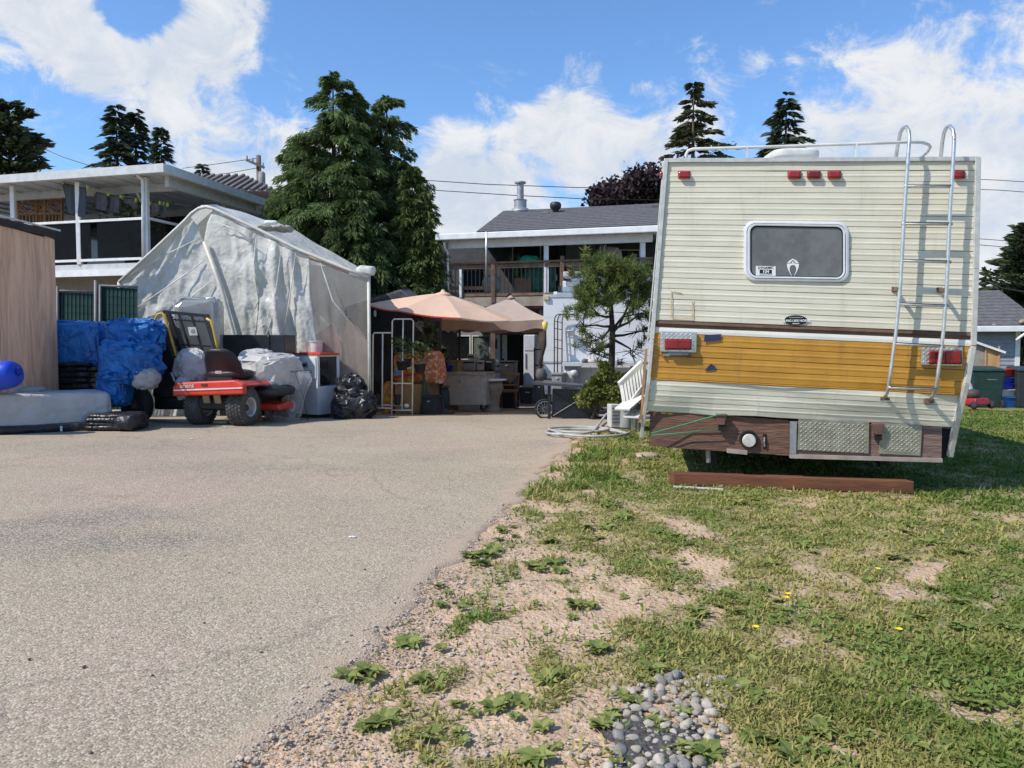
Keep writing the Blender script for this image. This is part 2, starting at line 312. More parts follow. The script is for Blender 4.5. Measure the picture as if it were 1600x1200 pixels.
    col = mixc2(N, L, tc, col, (.15, .14, .125), .8, .62, .72, off=(4.3, 1.2, 0))    # old oil stains
    for (cx, cy, rr, st_) in ((-3.25, 4.55, 1.05, .62), (-2.75, 5.1, .55, .5), (-2.15, 4.35, .38, .5), (-2.9, 7.2, .9, .35), (-1.0, 7.9, .8, .3), (-4.2, 8.6, 1.2, .35), (.4, 9.0, .6, .3), (-1.3, 5.6, .5, .22)):
        nn_ = N.new('ShaderNodeTexNoise'); L.new(tc.outputs['Object'], nn_.inputs['Vector']); nn_.inputs['Scale'].default_value = 1.6; nn_.inputs['Detail'].default_value = 8; nn_.inputs['Roughness'].default_value = .7
        ds = N.new('ShaderNodeVectorMath'); ds.operation = 'DISTANCE'; mp_ = N.new('ShaderNodeMapping'); L.new(tc.outputs['Object'], mp_.inputs[0]); mp_.inputs[3].default_value = (.7, 1.6, 0); L.new(mp_.outputs[0], ds.inputs[0]); ds.inputs[1].default_value = (cx*.7, cy*1.6, 0)
        ad_ = N.new('ShaderNodeMath'); ad_.operation = 'MULTIPLY_ADD'; L.new(nn_.outputs[0], ad_.inputs[0]); ad_.inputs[1].default_value = -2.2*rr; L.new(ds.outputs['Value'], ad_.inputs[2]); q_ = N.new('ShaderNodeMapRange'); L.new(ad_.outputs[0], q_.inputs[0]); q_.inputs[1].default_value = -.75*rr; q_.inputs[2].default_value = .0; q_.inputs[3].default_value = st_; q_.inputs[4].default_value = 0
        x_ = N.new('ShaderNodeMix'); x_.data_type = 'RGBA'; L.new(q_.outputs[0], x_.inputs['Factor']); L.new(col, x_.inputs['A']); x_.inputs['B'].default_value = (.13, .125, .115, 1); col = x_.outputs['Result']
    vc = N.new('ShaderNodeTexVoronoi'); L.new(tc.outputs['Object'], vc.inputs['Vector']); vc.inputs['Scale'].default_value = 120; sx_ = N.new('ShaderNodeSeparateColor'); L.new(vc.outputs['Color'], sx_.inputs[0])
    for o_, lo_, hi_, c_ in ((0, .72, .80, (.53, .46, .37)), (1, .76, .82, (.17, .145, .11)), (2, .70, .8, (.44, .36, .26))):
        q_ = N.new('ShaderNodeMapRange'); L.new(sx_.outputs[o_], q_.inputs[0]); q_.inputs[1].default_value = lo_; q_.inputs[2].default_value = hi_; q_.inputs[4].default_value = .75; x_ = N.new('ShaderNodeMix'); x_.data_type = 'RGBA'; L.new(q_.outputs[0], x_.inputs['Factor']); L.new(col, x_.inputs['A']); x_.inputs['B'].default_value = (*c_, 1); col = x_.outputs['Result']
    bp_ = N.new('ShaderNodeBump'); bp_.inputs['Strength'].default_value = .55; bp_.inputs['Distance'].default_value = .006; bp_.invert = True; L.new(vc.outputs['Distance'], bp_.inputs['Height']); L.new(bp_.outputs[0], bs.inputs['Normal'])             # pale stone chips
    mv = N.new('ShaderNodeMapping'); L.new(tc.outputs['Object'], mv.inputs[0]); nn = N.new('ShaderNodeTexNoise'); L.new(tc.outputs['Object'], nn.inputs['Vector']); nn.inputs['Scale'].default_value = 2; nn.inputs['Detail'].default_value = 6
    va = N.new('ShaderNodeVectorMath'); va.operation = 'ADD'; L.new(tc.outputs['Object'], va.inputs[0]); vs_ = N.new('ShaderNodeVectorMath'); vs_.operation = 'SCALE'; L.new(nn.outputs['Color'], vs_.inputs[0]); vs_.inputs['Scale'].default_value = .8; L.new(vs_.outputs[0], va.inputs[1])
    vo = N.new('ShaderNodeTexVoronoi'); vo.feature = 'DISTANCE_TO_EDGE'; vo.inputs['Scale'].default_value = .16; L.new(va.outputs[0], vo.inputs['Vector'])
    q = N.new('ShaderNodeMapRange'); L.new(vo.outputs['Distance'], q.inputs[0]); q.inputs[1].default_value = 0; q.inputs[2].default_value = .004; q.inputs[3].default_value = .34; q.inputs[4].default_value = 0
    x = N.new('ShaderNodeMix'); x.data_type = 'RGBA'; L.new(q.outputs[0], x.inputs['Factor']); L.new(col, x.inputs['A']); x.inputs['B'].default_value = (.12, .11, .1, 1)
    ea = N.new('ShaderNodeAttribute'); ea.attribute_name = 'rim'; ne = N.new('ShaderNodeTexNoise'); L.new(tc.outputs['Object'], ne.inputs['Vector']); ne.inputs['Scale'].default_value = 7; ne.inputs['Detail'].default_value = 8; ne.inputs['Roughness'].default_value = .7
    em = N.new('ShaderNodeMath'); em.operation = 'MULTIPLY_ADD'; L.new(ne.outputs[0], em.inputs[0]); em.inputs[1].default_value = 1.6; L.new(ea.outputs['Fac'], em.inputs[2]); eq = N.new('ShaderNodeMapRange'); L.new(em.outputs[0], eq.inputs[0]); eq.inputs[1].default_value = 1.15; eq.inputs[2].default_value = 1.75
    xe = N.new('ShaderNodeMix'); xe.data_type = 'RGBA'; L.new(eq.outputs[0], xe.inputs['Factor']); L.new(x.outputs['Result'], xe.inputs['A']); xe.inputs['B'].default_value = (.42, .325, .235, 1)
    L.new(xe.outputs['Result'], bs.inputs['Base Color'])
    o = b.build('driveway', m, smooth=True, world=False, kind='structure', label='worn pale asphalt driveway with faint cracks and dark stains')
    at2 = o.data.attributes.new('rim', 'FLOAT', 'POINT'); at2.data.foreach_set('value', np.tile(np.clip(1-np.array(us)/.32, 0, 1), len(Yd)).astype(np.float32))
def mixc2(N, L, tc, A, B, scale, lo, hi, off=(0, 0, 0), det=7):
    mp = N.new('ShaderNodeMapping'); L.new(tc.outputs['Object'], mp.inputs[0]); mp.inputs[1].default_value = off
    n = N.new('ShaderNodeTexNoise'); L.new(mp.outputs[0], n.inputs['Vector']); n.inputs['Scale'].default_value = scale; n.inputs['Detail'].default_value = det; n.inputs['Roughness'].default_value = .6
    q = N.new('ShaderNodeMapRange'); L.new(n.outputs[0], q.inputs[0]); q.inputs[1].default_value = lo; q.inputs[2].default_value = hi
    x = N.new('ShaderNodeMix'); x.data_type = 'RGBA'; L.new(q.outputs[0], x.inputs['Factor']); L.new(A, x.inputs['A']); x.inputs['B'].default_value = (*B, 1); return x.outputs['Result']
ground()
# ---------------------------------------------------------------- grass, weeds, stones
def blades():
    n = 520000; Y = 1.7*np.exp(RNG.random(n)*math.log(17/1.7)); X = (RNG.random(n)*1.50-.62)*Y; g = grassmask(X, Y); t = X-edge(Y)
    lush = sst(X, 2.6, 3.6)*sst(Y, 4.5, 6) + sst(Y, 5.2, 7.5)*.5
    tuft = sst(fbm(X+9, Y, 7.), .44, .56)
    keep = (RNG.random(n) < (g*(.35+.65*tuft)+.02)) & (t > .02); X, Y, g, t, lush = X[keep], Y[keep], g[keep], t[keep], lush[keep]; n = len(X)
    patch = fbm(X, Y, 1.3); dry = np.clip(sst(patch, .40, .62)*.62 + RNG.normal(0, .25, n) + .10 - .5*np.clip(lush, 0, 1), 0, 1)
    camp = (X > 1.15) & (X < 3.6) & (Y > 6.4)
    h = (.010+.020*RNG.random(n)+.02*(RNG.random(n) < .05))*(.75+.7*fbm(X, Y, 3.)) * (1+.5*np.clip(lush, 0, 1)); h *= np.where((Y > 5.6) & (Y < 8.8) & (X < 1.45) & (t < .7), 2.6, 1)
    wd_ = (.0014+.0018*RNG.random(n))*(1+.33*Y); a = RNG.random(n)*6.2832; lean = RNG.random(n)**.7*1.15
    lx, ly = np.cos(a)*np.sin(lean), np.sin(a)*np.sin(lean); b = a+1.57+RNG.normal(0, .5, n); sx, sy = np.cos(b)*wd_, np.sin(b)*wd_; Z = gz_np(Y)-.012+g*.008+(fbm(X, Y, 3)-.5)*.03*sst(14-Y, 0, 5)*sst(t, 0, .35)
    P = lambda k, s, dz: np.stack([X+lx*h*k*1.3+sx*s, Y+ly*h*k*1.3+sy*s, Z+h*dz], -1)
    c = np.cos(lean); q1 = np.stack([P(0, -1, 0), P(0, 1, 0), P(.45, .8, .5*(.5+.5*c)), P(.45, -.8, .5*(.5+.5*c))], 1); q2 = np.stack([P(.45, -.8, .5*(.5+.5*c)), P(.45, .8, .5*(.5+.5*c)), P(1, .15, c*.9), P(1, -.15, c*.9)], 1)
    V = np.concatenate([q1, q2]).reshape(-1, 3)
    me = np_mesh('grass', V, 4, leafmat('grass_blade', (.128, .195, .032), (.45, .385, .14), .35), np.concatenate([dry, dry]))
    tag(link('grass', me), 'short patchy lawn grass, part green and part straw dry', kind='stuff')
    # small ground-cover leaves
    n = 60000; Y = 1.75*np.exp(RNG.random(n)*math.log(7/1.75)); X = (RNG.random(n)*1.5-.62)*Y; g = grassmask(X, Y); cl = sst(fbm(X+3, Y+8, 2.4), .47, .58); keep = (RNG.random(n) < (g+.04)*cl) & (X-edge(Y) > .03)
    X, Y = X[keep], Y[keep]; n = len(X); a = RNG.random(n)*6.28; l = .006+.011*RNG.random(n); Z = gz_np(Y)+.002+.022*RNG.random(n); tz = RNG.normal(0, .5, n)
    d = np.stack([np.cos(a), np.sin(a), tz], -1)*l[:, None]; s = np.stack([-np.sin(a), np.cos(a), RNG.normal(0, .4, n)], -1)*(l*.55)[:, None]; p = np.stack([X, Y, Z], -1)
    me = np_mesh('clover', np.stack([p-d, p+s, p+d, p-s], 1).reshape(-1, 3), 4, leafmat('clover_leaf', (.13, .21, .04), (.25, .30, .08), .35), RNG.random(n))
    tag(link('clover', me), 'small clover leaves spread through the lawn', kind='stuff')
blades()
def rosette(seed, nl, ln, lob):
    r = np.random.default_rng(seed); vs = []; var = []
    for k in range(nl):
        a = k*2.4+r.normal(0, .5); L_ = ln*(.6+.5*r.random()); w = L_*(.20+.12*r.random()); el = .05+.70*r.random()**1.6; cv = .5+.5*r.random(); pts = []; v = r.random()
        for i in range(7):
            s = i/6; ww = w*math.sin(min(1, .12+s*.98)*math.pi)**.7*(1+(lob*(.35 if i % 2 else -.3))) if i < 6 else .0005
            rr = L_*s*math.cos(el*(1-cv*s)); zz = L_*(s*math.sin(el) - .8*cv*s*s*math.sin(el)) + .003; c, d = math.cos(a), math.sin(a)
            pts.append(((c*rr-d*ww, d*rr+c*ww, zz+ww*.3), (c*rr, d*rr, zz), (c*rr+d*ww, d*rr-c*ww, zz+ww*.3)))
        for i in range(6):
            A, B = pts[i], pts[i+1]; vs += [A[0], A[1], B[1], B[0], A[1], A[2], B[2], B[1]]; var += [v, v]
    return np_mesh('weed', np.array(vs), 4, leafmat('weed_leaf', (.15, .215, .05), (.36, .38, .12), .4, .6), var)
def weeds():
    ms = [rosette(i, n, l, b) for i, (n, l, b) in enumerate(((22, .062, .5), (26, .05, .1), (30, .055, .42), (24, .045, 0.)))]; k = 0; r = np.random.default_rng(5)
    spots = [(x, y) for x, y in ((750, 880), (735, 868), (770, 858), (785, 830), (800, 822), (845, 890), (865, 880), (830, 885), (640, 1003), (560, 1050), (590, 1045), (530, 1060), (660, 1060), (570, 1135), (600, 1125), (620, 1110), (790, 1095), (805, 1120), (770, 1105), (720, 975), (740, 965), (880, 1055), (935, 1130),
             (955, 1120), (850, 1175), (870, 1165), (840, 1185), (1010, 1065), (1020, 1045), (1130, 1005), (1150, 1000), (1160, 1015), (1250, 1100), (1200, 1090), (1380, 1130), (1420, 1150), (1450, 1120), (1500, 1170), (1530, 1100), (1560, 1150), (1400, 1180), (1470, 1070), (1540, 1050), (1330, 1160), (1290, 1180), (1230, 1185), (700, 925), (690, 945))]
    while len(spots) < 170:
        px, py = r.uniform(560, 1620), 780+420*r.random()**1.3; p = G(px, py); t = p.x-edge(p.y)
        if t > .06 and r.random() < (.15+.85*float(grassmask(p.x, p.y)))*float(sst(fbm(p.x+20, p.y, 1.6), .40, .55)): spots.append((px, py))
    for px, py in [(x+dx, y+dy) for x, y in spots[:120] for dx, dy in [(0, 0)]+[(r.normal(0, 16), r.normal(0, 9)) for _ in range(int(r.integers(0, 3)))]][:290]+spots[120:]:
        p = G(px, py)
        if p.x-edge(p.y) < -.02: continue
        i = int(r.integers(4)); s = r.uniform(.40, 1.1)*(1.25 if py < 900 else 1)
        o = link('broadleaf_weed', ms[i], None, (p.x, p.y, gz(0, p.y)-.004), (r.normal(0, .12), r.normal(0, .12), r.uniform(0, 6.28)), (s, s, s*r.uniform(.8, 1.3)))
        tag(o, ('jagged-leaved', 'smooth oval-leaved', 'bushy toothed', 'small round-leaved')[i]+' low weed rosette '+('at the edge of the asphalt' if p.x-edge(p.y) < .15 else 'on bare dirt' if float(grassmask(p.x, p.y)) < .4 else 'amid the lawn grass beside the pebbles' if p.y < 2.6 else 'amid the lawn grass'), 'weed', 'weeds in the lawn')
weeds()
def stone_mesh(name, seed, sub, mat, sq=(1, .78, .55)):
    import bmesh
    bm = bmesh.new(); bmesh.ops.create_icosphere(bm, subdivisions=sub, radius=1)
    for v in bm.verts:
        k = 1+.30*noise.noise(v.co*1.1+Vector((seed*5.1, seed, 0))); v.co = Vector((v.co.x*sq[0]*k, v.co.y*sq[1]*k, v.co.z*sq[2]*k))
    me = bpy.data.meshes.new(name); bm.to_mesh(me); bm.free(); me.polygons.foreach_set('use_smooth', [True]*len(me.polygons)); me.materials.append(mat); return me
def stones():
    r = np.random.default_rng(21); cs = [((.42, .375, .30), (.32, .29, .24)), ((.48, .43, .34), (.36, .33, .27)), ((.20, .20, .195), (.28, .27, .25)), ((.35, .31, .24), (.23, .21, .18)), ((.55, .50, .41), (.42, .38, .31)), ((.48, .27, .14), (.36, .21, .12))]
    ms = [stone_mesh('pebble', i, 3, M('pebble_%d' % i, *cs[i], scale=1.6, rough=.85, bump=.6, bscale=9, stain=((.24, .20, .16), 3, .54, .8)), (1, .7+.06*(i % 4), .5+.05*(i % 3))) for i in range(6)]; pts = []; n = 0
    poly = [(1000, 1060), (1060, 1048), (1150, 1068), (1150, 1100), (1120, 1120), (1110, 1160), (1090, 1200), (940, 1200), (965, 1150), (955, 1115), (985, 1085)]
    def inside(x, y):
        c = False
        for (x1, y1), (x2, y2) in zip(poly, poly[1:]+poly[:1]):
            if (y1 > y) != (y2 > y) and x < (x2-x1)*(y-y1)/(y2-y1)+x1: c = not c
        return c
    pts.append((1055, 1057, .03)); tries = 0
    while len(pts) < 175 and tries < 9000:
        tries += 1; x, y = r.uniform(935, 1160), r.uniform(1048, 1212)
        if not inside(x, min(y, 1199)) and r.random() > .03: continue
        if x < 1010 and y > 1120 and r.random() < .55: continue
        s = .008+.019*r.random()**1.3; p = G(x, y)
        if all((p-G(a, b)).length > (s+q)*.74 for a, b, q in pts): pts.append((x, y, s))
    for x, y, s in pts:
        p = G(x, y); i = int(r.choice(6, p=[.28, .27, .12, .15, .16, .02])); o = link('pebble', ms[i], None, (p.x, p.y, gz(0, p.y)+s*.10), (r.normal(0, .3), r.normal(0, .3), r.uniform(0, 6.28)), (s, s, s))
        tag(o, 'smooth '+('beige', 'pale cream', 'dark grey', 'olive grey', 'nearly white', 'rust orange')[i]+' river pebble in the pebble patch amid the weeds', 'pebble', 'river pebbles in the patch')
    # dark wet-looking earth under the pebbles
    b = MB(); c = G(1005, 1150); b.grid(lambda u, v: Vector((c.x+math.cos(u*6.2832)*v*(.15+.05*math.sin(u*6.2832*3+1)), c.y-.03+math.sin(u*6.2832)*v*(.19+.05*math.sin(u*6.2832*5)), .0065-.02*v**3+.006*noise.noise(Vector((math.cos(u*6.28)*v*9, math.sin(u*6.28)*v*9, 0))))), 40, 12, True)
    b.build('soil_bed', M('black_soil', (.05, .045, .045), (.11, .10, .095), scale=40, rough=.95, bump=1.5, bscale=90), smooth=True, kind='structure', label='dark earth under the patch of pebbles')
    # gravel crumbs
    import bmesh
    ic = stone_mesh('crumb', 3, 1, M('gravel_stone', (.50, .41, .32), (.32, .265, .21), scale=30, rough=.9)); V0 = np.array([v.co[:] for v in ic.vertices]); F0 = np.array([p.vertices[:] for p in ic.polygons]); T0 = V0[F0].reshape(-1, 3)
    n = 30000; Y = 1.75*np.exp(r.random(n)*math.log(9/1.75)); t = np.abs(r.normal(0, .30, n))-.10; X = edge(Y)+t*np.interp(Y, [2, 5, 8], [1.5, .8, .3]); X2 = (r.random(n)*.9-.3)*Y; use = r.random(n) < .45; X = np.where(use, X2, X)
    cl = sst(fbm(X, Y+30, 3.), .46, .60); g = grassmask(X, Y); keep = (r.random(n) < (1-g)*(.06+cl*.8)*np.interp(Y, [1.7, 3, 9], [1, .8, .4])) & (X-edge(Y) > -.16) & (((X-.36)/.3)**2+((Y-2.2)/.3)**2 > .2); X, Y = X[keep], Y[keep]; n = len(X)
    s = .0022+.0055*r.random(n)**2.2 + .008*(r.random(n) < .03)
    a = r.random(n)*6.28; ca, sa = np.cos(a), np.sin(a); V = np.empty((n, len(T0), 3)); V[:, :, 0] = (T0[None, :, 0]*ca[:, None]-T0[None, :, 1]*sa[:, None])*s[:, None]+X[:, None]; V[:, :, 1] = (T0[None, :, 0]*sa[:, None]+T0[None, :, 1]*ca[:, None])*s[:, None]+Y[:, None]; V[:, :, 2] = T0[None, :, 2]*s[:, None]+(gz_np(Y)-.008+(fbm(X, Y, 3.)-.5)*.03*sst(X-edge(Y), 0, .35)+.012*(X-edge(Y) < .03))[:, None]+s[:, None]*.3
    tag(link('gravel', np_mesh('gravel', V.reshape(-1, 3), 3, MATS['gravel_stone'])), 'loose grey gravel crumbs along the asphalt edge', kind='stuff')
    # clods lying on the asphalt
    cm = stone_mesh('clod', 9, 2, M('clod_earth', (.09, .07, .055), (.16, .13, .1), scale=20, rough=.95), (1, .8, .6))
    for px, py in ((395, 868), (407, 1000), (549, 996), (408, 1022), (319, 976), (392, 945), (238, 1058), (131, 1045), (46, 1033), (617, 945), (647, 924), (570, 892), (508, 852), (358, 898), (380, 762), (487, 888), (142, 1180), (726, 818), (880, 1078), (290, 870)):
        p = G(px, py); s = r.uniform(.004, .0085); tag(link('earth_clod', cm, None, (p.x, p.y, gz(0, p.y)+.006+s*.3), (0, 0, r.uniform(0, 6)), (s, s, s)), 'small dark earth clod on the pale asphalt', 'clod', 'clods on the driveway')
    # yellow dandelions
    for px, py in ((1231, 946), (1228, 952), (1404, 1004), (1371, 905), (1180, 1000)):
        p = G(px, py); t = thing('dandelion', 'yellow dandelion flower standing in the lawn', 'flower', (p.x, p.y, gz(0, p.y)-.005), 0, 'dandelions in the lawn')
        MB().tube([(0, 0, 0), (.003, 0, .03), (.002, .003, .055)], .0016, 5).build('stem', M('stem_green', (.16, .24, .07)), t, True, world=False)
        b = MB(); [b.add([(.002, .003, .055), (.013*math.cos(k*.4-.2), .013*math.sin(k*.4-.2), .06), (.015*math.cos(k*.4), .015*math.sin(k*.4), .061), (.013*math.cos(k*.4+.2), .013*math.sin(k*.4+.2), .06)], [(0, 1, 2, 3)]) for k in range(16)]; b.build('petal_head', M('dandelion_yellow', (.80, .58, .03)), t, world=False)
    p = G(898, 1162); q = G(935, 1167); MB().tube([p+Vector((0, 0, .012)), (p+q)/2+Vector((0, 0, .014)), q+Vector((0, 0, .01))], .0035, 6).build('dry_stalk', M('straw', (.55, .47, .28)), None, True, label='dry straw stalk lying beside the pebble patch', cat='stalk')
stones()
# ---------------------------------------------------------------- trees
def conifer_mesh(h, r, nb, ns, leaf, mat, seed, droop=.35, up=.1, p=.85, t0=.06, wr=.36, gap=.25, leaders=((0, 0, 1.),), asym=0., whorl=0, hang=0.):
    g = np.random.default_rng(seed); VV = []; va = []
    for lx, ly, lh in leaders:
        k = int(nb*lh); t = t0+(1-t0)*g.random(k)**1.05
        if whorl: t = np.round(t*whorl)/whorl+g.normal(0, .006, k)
        az = g.random(k)*6.2832; fac = .42+.72*g.random(k)**.8; fac *= 1-gap*(np.sin(az*3+t*23+seed) > .55); fac *= 1+asym*np.cos(az)
        L = (r*lh*np.clip(1-t, 0, 1)**p+.05)*fac; rep = np.repeat(np.arange(k), ns); s = .12+.88*g.random(k*ns)**.75
        n = len(rep); T, A, LL = t[rep], az[rep], L[rep]; d = np.stack([np.cos(A), np.sin(A)], -1); q = np.stack([-np.sin(A), np.cos(A)], -1); sw = g.normal(0, .13, n)*LL*(1.15-s*.7)
        dr = droop*(.6+.8*g.random(k))[rep]; bz = h*lh*T+LL*(up*s-dr*s*s)+g.normal(0, .03, n)*LL-np.abs(g.normal(0, 1, n))*hang*s*np.clip(1.15-T, 0, 1)
        pos = np.stack([lx*(1-.3*T)+d[:, 0]*LL*s+q[:, 0]*sw, ly+d[:, 1]*LL*s+q[:, 1]*sw, bz], -1)
        sg = np.sign(sw)*(.25+.7*g.random(n)); dv = np.stack([d[:, 0]*.8+q[:, 0]*sg, d[:, 1]*.8+q[:, 1]*sg, up-2*dr*s*.7-.25*g.random(n)-(1.2*g.random(n) if hang else 0)], -1); dv /= np.linalg.norm(dv, axis=1)[:, None]
        l = leaf*(.55+.8*g.random(n)); w = np.cross(dv, g.normal(0, 1, (n, 3))); w /= np.linalg.norm(w, axis=1)[:, None]+1e-6; w *= (l*wr*.5)[:, None]; dl = dv*l[:, None]
        VV.append(np.stack([pos, pos+dl*.45+w, pos+dl, pos+dl*.45-w], 1).reshape(-1, 3)); va.append(np.clip(.25*g.random(n)+.6*g.random(k)[rep]+.15*(s > .85), 0, 1))
    return np_mesh('crown', np.concatenate(VV), 4, mat, np.concatenate(va))
BARK = M('bark', (.12, .085, .06), (.06, .045, .035), scale=9, st=(1, 1, .15), rough=.95, bump=1, bscale=20)
def tree(name, label, px, ptop, Y, w, nb, ns, leaf, mat, seed, group=None, base=None, trunk=.02, limbs=10, **k):
    p = at(px, ptop, Y); z0 = base if base is not None else gz(0, Y); h = p.z-z0; t = thing(name, label, 'tree', (p.x, p.y, z0), 0, group); r = w/FPX*Y
    b = MB(); b.tube([(0, 0, -.1), (0, 0, h*.3), (.0, .0, h*.7), (0, 0, h*.98)], [h*trunk*1.15, h*trunk*.8, h*trunk*.4, .01], 8); g = np.random.default_rng(seed+50)
    for i in range(limbs):
        tt = .12+.7*g.random(); a = g.random()*6.28; L = r*(1-tt)*.7; b.tube([(0, 0, h*tt), (math.cos(a)*L*.5, math.sin(a)*L*.5, h*tt+.03*L), (math.cos(a)*L, math.sin(a)*L, h*tt-.12*L)], [.035*L+.01, .02*L+.008, .006], 5)
    b.build('trunk', BARK, t, True, world=False); link('crown', conifer_mesh(h, r, nb, ns, leaf, mat, seed, **k), t); return t
CED = leafmat('cedar_green', (.062, .105, .032), (.165, .225, .075), .4); FIR = leafmat('fir_green', (.032, .055, .032), (.085, .115, .06), .25); OLDFIR = leafmat('fir_olive', (.05, .065, .035), (.13, .13, .065), .2)
C = dict(droop=.50, up=.42, p=.50, t0=.14, wr=.20, gap=.55, hang=.20)
grp = 'cedars beside the deck'
tree('cedar_tree', 'tallest dark cedar with twin feathery tops behind the plastic tent', 520, 112, 20.5, 132, 230, 230, .15, CED, 1, grp, leaders=((0, 0, 1.), (.62, .2, .955), (-.75, -.2, .80), (.9, -.5, .72)), **C)
tree('cedar_tree', 'second tallest cedar, with one thin spire, close to the deck rail', 604, 146, 21.5, 112, 230, 220, .15, CED, 2, grp, leaders=((0, 0, 1.), (.62, -.3, .80), (-.65, .1, .90)), **C)
tree('cedar_tree', 'lower bushy yellow-green cedar touching the house deck', 664, 292, 20.2, 54, 250, 110, .15, leafmat('cedar_light', (.05, .09, .02), (.12, .16, .05), .25), 3, grp, leaders=((0, 0, 1.), (-.45, .1, 1.1)), **C)
tree('cedar_tree', 'sprawling low cedar leaning over the neighbour roof edge', 466, 222, 21.5, 110, 230, 210, .15, CED, 4, grp, leaders=((0, 0, 1.), (-.55, .0, .78)), **C)
F = dict(droop=.22, up=.02, p=.85, t0=.56, wr=.22, gap=.5)
grp = 'far firs behind the neighbour house'
PD = leafmat('pine_dark', (.04, .06, .03), (.10, .12, .055), .25)
tree('fir_tree', 'tallest dark fir behind the neighbour deck roof', 181, 163, 46, 125, 170, 60, .44, FIR, 11, grp, **F)
tree('fir_tree', 'middle fir of three behind the neighbour deck roof', 211, 170, 47, 115, 160, 60, .44, FIR, 12, grp, **F)
tree('fir_tree', 'shortest slim fir of three behind the neighbour deck roof', 251, 199, 46, 85, 130, 55, .40, FIR, 13, grp, **F)
tree('pine_tree', 'broad dark pine at the far end of the neighbour roof', 14, 160, 38, 98, 300, 70, .36, PD, 14, None, droop=.05, up=.30, p=.42, t0=.35, wr=.4, gap=.4)
tree('fir_tree', 'tiny distant fir tip beside the utility pole', 316, 257, 60, 45, 90, 40, .5, FIR, 15, None, **F)
tree('spruce_tree', 'ragged old spruce with a long side limb behind the camper roof', 1084, 128, 34, 185, 120, 75, .33, OLDFIR, 16, None, droop=.10, up=.0, p=.85, t0=.5, wr=.32, gap=.6, asym=.25)
tree('fir_tree', 'full conical fir behind the middle of the camper roof', 1229, 145, 36, 185, 170, 75, .34, FIR, 17, None, **F)
tree('pine_tree', 'dark rounded pine beyond the grey garage', 1612, 352, 34, 96, 300, 60, .36, PD, 18, None, droop=.0, up=.3, p=.5, t0=.05, wr=.4, gap=.35)
tree('fir_tree', 'small distant fir tip over the garage roof', 1541, 430, 60, 34, 120, 40, .45, FIR, 19, None, droop=.16, up=-.02, p=.85, t0=.1, wr=.26, gap=.35)
def leafy(name, label, boxes, Y, n, leaf, mat, seed, stem=None):
    g = np.random.default_rng(seed); vs = []; va = []; c0 = at((boxes[0][0]+boxes[0][2])/2, boxes[0][3], Y); z0 = gz(0, Y); t = thing(name, label, 'tree', (c0.x, c0.y, z0)); cl = []
    for x0, y0, x1, y1, k in boxes:
        a, b = at(x0, y1, Y), at(x1, y0, Y)
        for _ in range(k):
            d = g.normal(0, 1, 3); d /= np.linalg.norm(d); d *= g.random()**.4; cl.append((np.array([(a.x+b.x)/2+d[0]*(b.x-a.x)/2, Y+d[1]*(b.x-a.x)*.4, (a.z+b.z)/2+d[2]*(b.z-a.z)/2]), (b.x-a.x)*.11, g.random()))
    for c, r, v in cl:
        m = n//len(cl); p = c+g.normal(0, 1, (m, 3))*r*np.array([1, 1, .7]); d = g.normal(0, 1, (m, 3)); d /= np.linalg.norm(d, axis=1)[:, None]; w = np.cross(d, g.normal(0, 1, (m, 3))); w /= np.linalg.norm(w, axis=1)[:, None]; l = leaf*(.6+.7*g.random(m))[:, None]
        vs.append(np.stack([p, p+d*l*.5+w*l*.35, p+d*l, p+d*l*.5-w*l*.35], 1).reshape(-1, 3)-np.array([c0.x, c0.y, z0])); va.append(np.clip(v*.6+.4*g.random(m), 0, 1))
    link('crown', np_mesh('crown', np.concatenate(vs), 4, mat, np.concatenate(va)), t); b = MB(); top = np.mean([c[0] for c in cl], 0)-np.array([c0.x, c0.y, z0])
    b.tube([(0, 0, -.1), (top[0]*.5, 0, top[2]*.4), (top[0], top[1], top[2])], [.03*top[2]+.02, .022*top[2]+.01, .01], 7)
    for c, r, v in cl[::3]:
        q = c-np.array([c0.x, c0.y, z0]); b.tube([tuple(top*.55), tuple((top*.55+q)/2+np.array([0, 0, .1])), tuple(q)], [.014*top[2], .008*top[2], .004], 5)
    b.build('trunk', BARK, t, True, world=False); return t
leafy('plum_tree', 'dark purple-leaved plum tree behind the main house roof', [(925, 285, 1000, 345, 26), (965, 268, 1075, 340, 40), (1040, 300, 1150, 345, 14)], 31, 16000, .20, leafmat('plum_leaf', (.022, .014, .016), (.06, .035, .035), .15), 31)
# ---------------------------------------------------------------- main house with deck
WHT = M('white_trim', (.72, .73, .72), (.62, .63, .62), scale=5, rough=.5); BRN = M('brown_timber', (.20, .125, .08), (.12, .075, .05), scale=5, st=(1, 1, 1), rough=.85, bump=.4)
TAN = M('tan_timber', (.50, .30, .16), (.38, .22, .12), scale=6, rough=.8); BLK = M('black_metal', (.018, .018, .02), (.03, .03, .03), rough=.45); DARK = M('dark_wall', (.055, .055, .06), (.035, .035, .04), rough=.8)
SHG = M('shingle_grey', (.085, .083, .088), (.14, .135, .14), scale=7, st=(1, 1, 3), rough=.95, bump=1, bscale=30); GLS = M('dark_glass', (.012, .014, .016), (.02, .022, .025), rough=.06, spec=.8)
GREYW = M('grey_siding', (.30, .31, .33), (.25, .26, .28), rough=.7); ALU = M('aluminium', (.62, .63, .64), (.5, .51, .52), rough=.38, metal=.85); PALE = M('pale_wall', (.50, .51, .53), (.42, .43, .45), rough=.75)
HP = Pl(at(845, 440, 19.6), R(15)); u, n = HP.u, HP.n
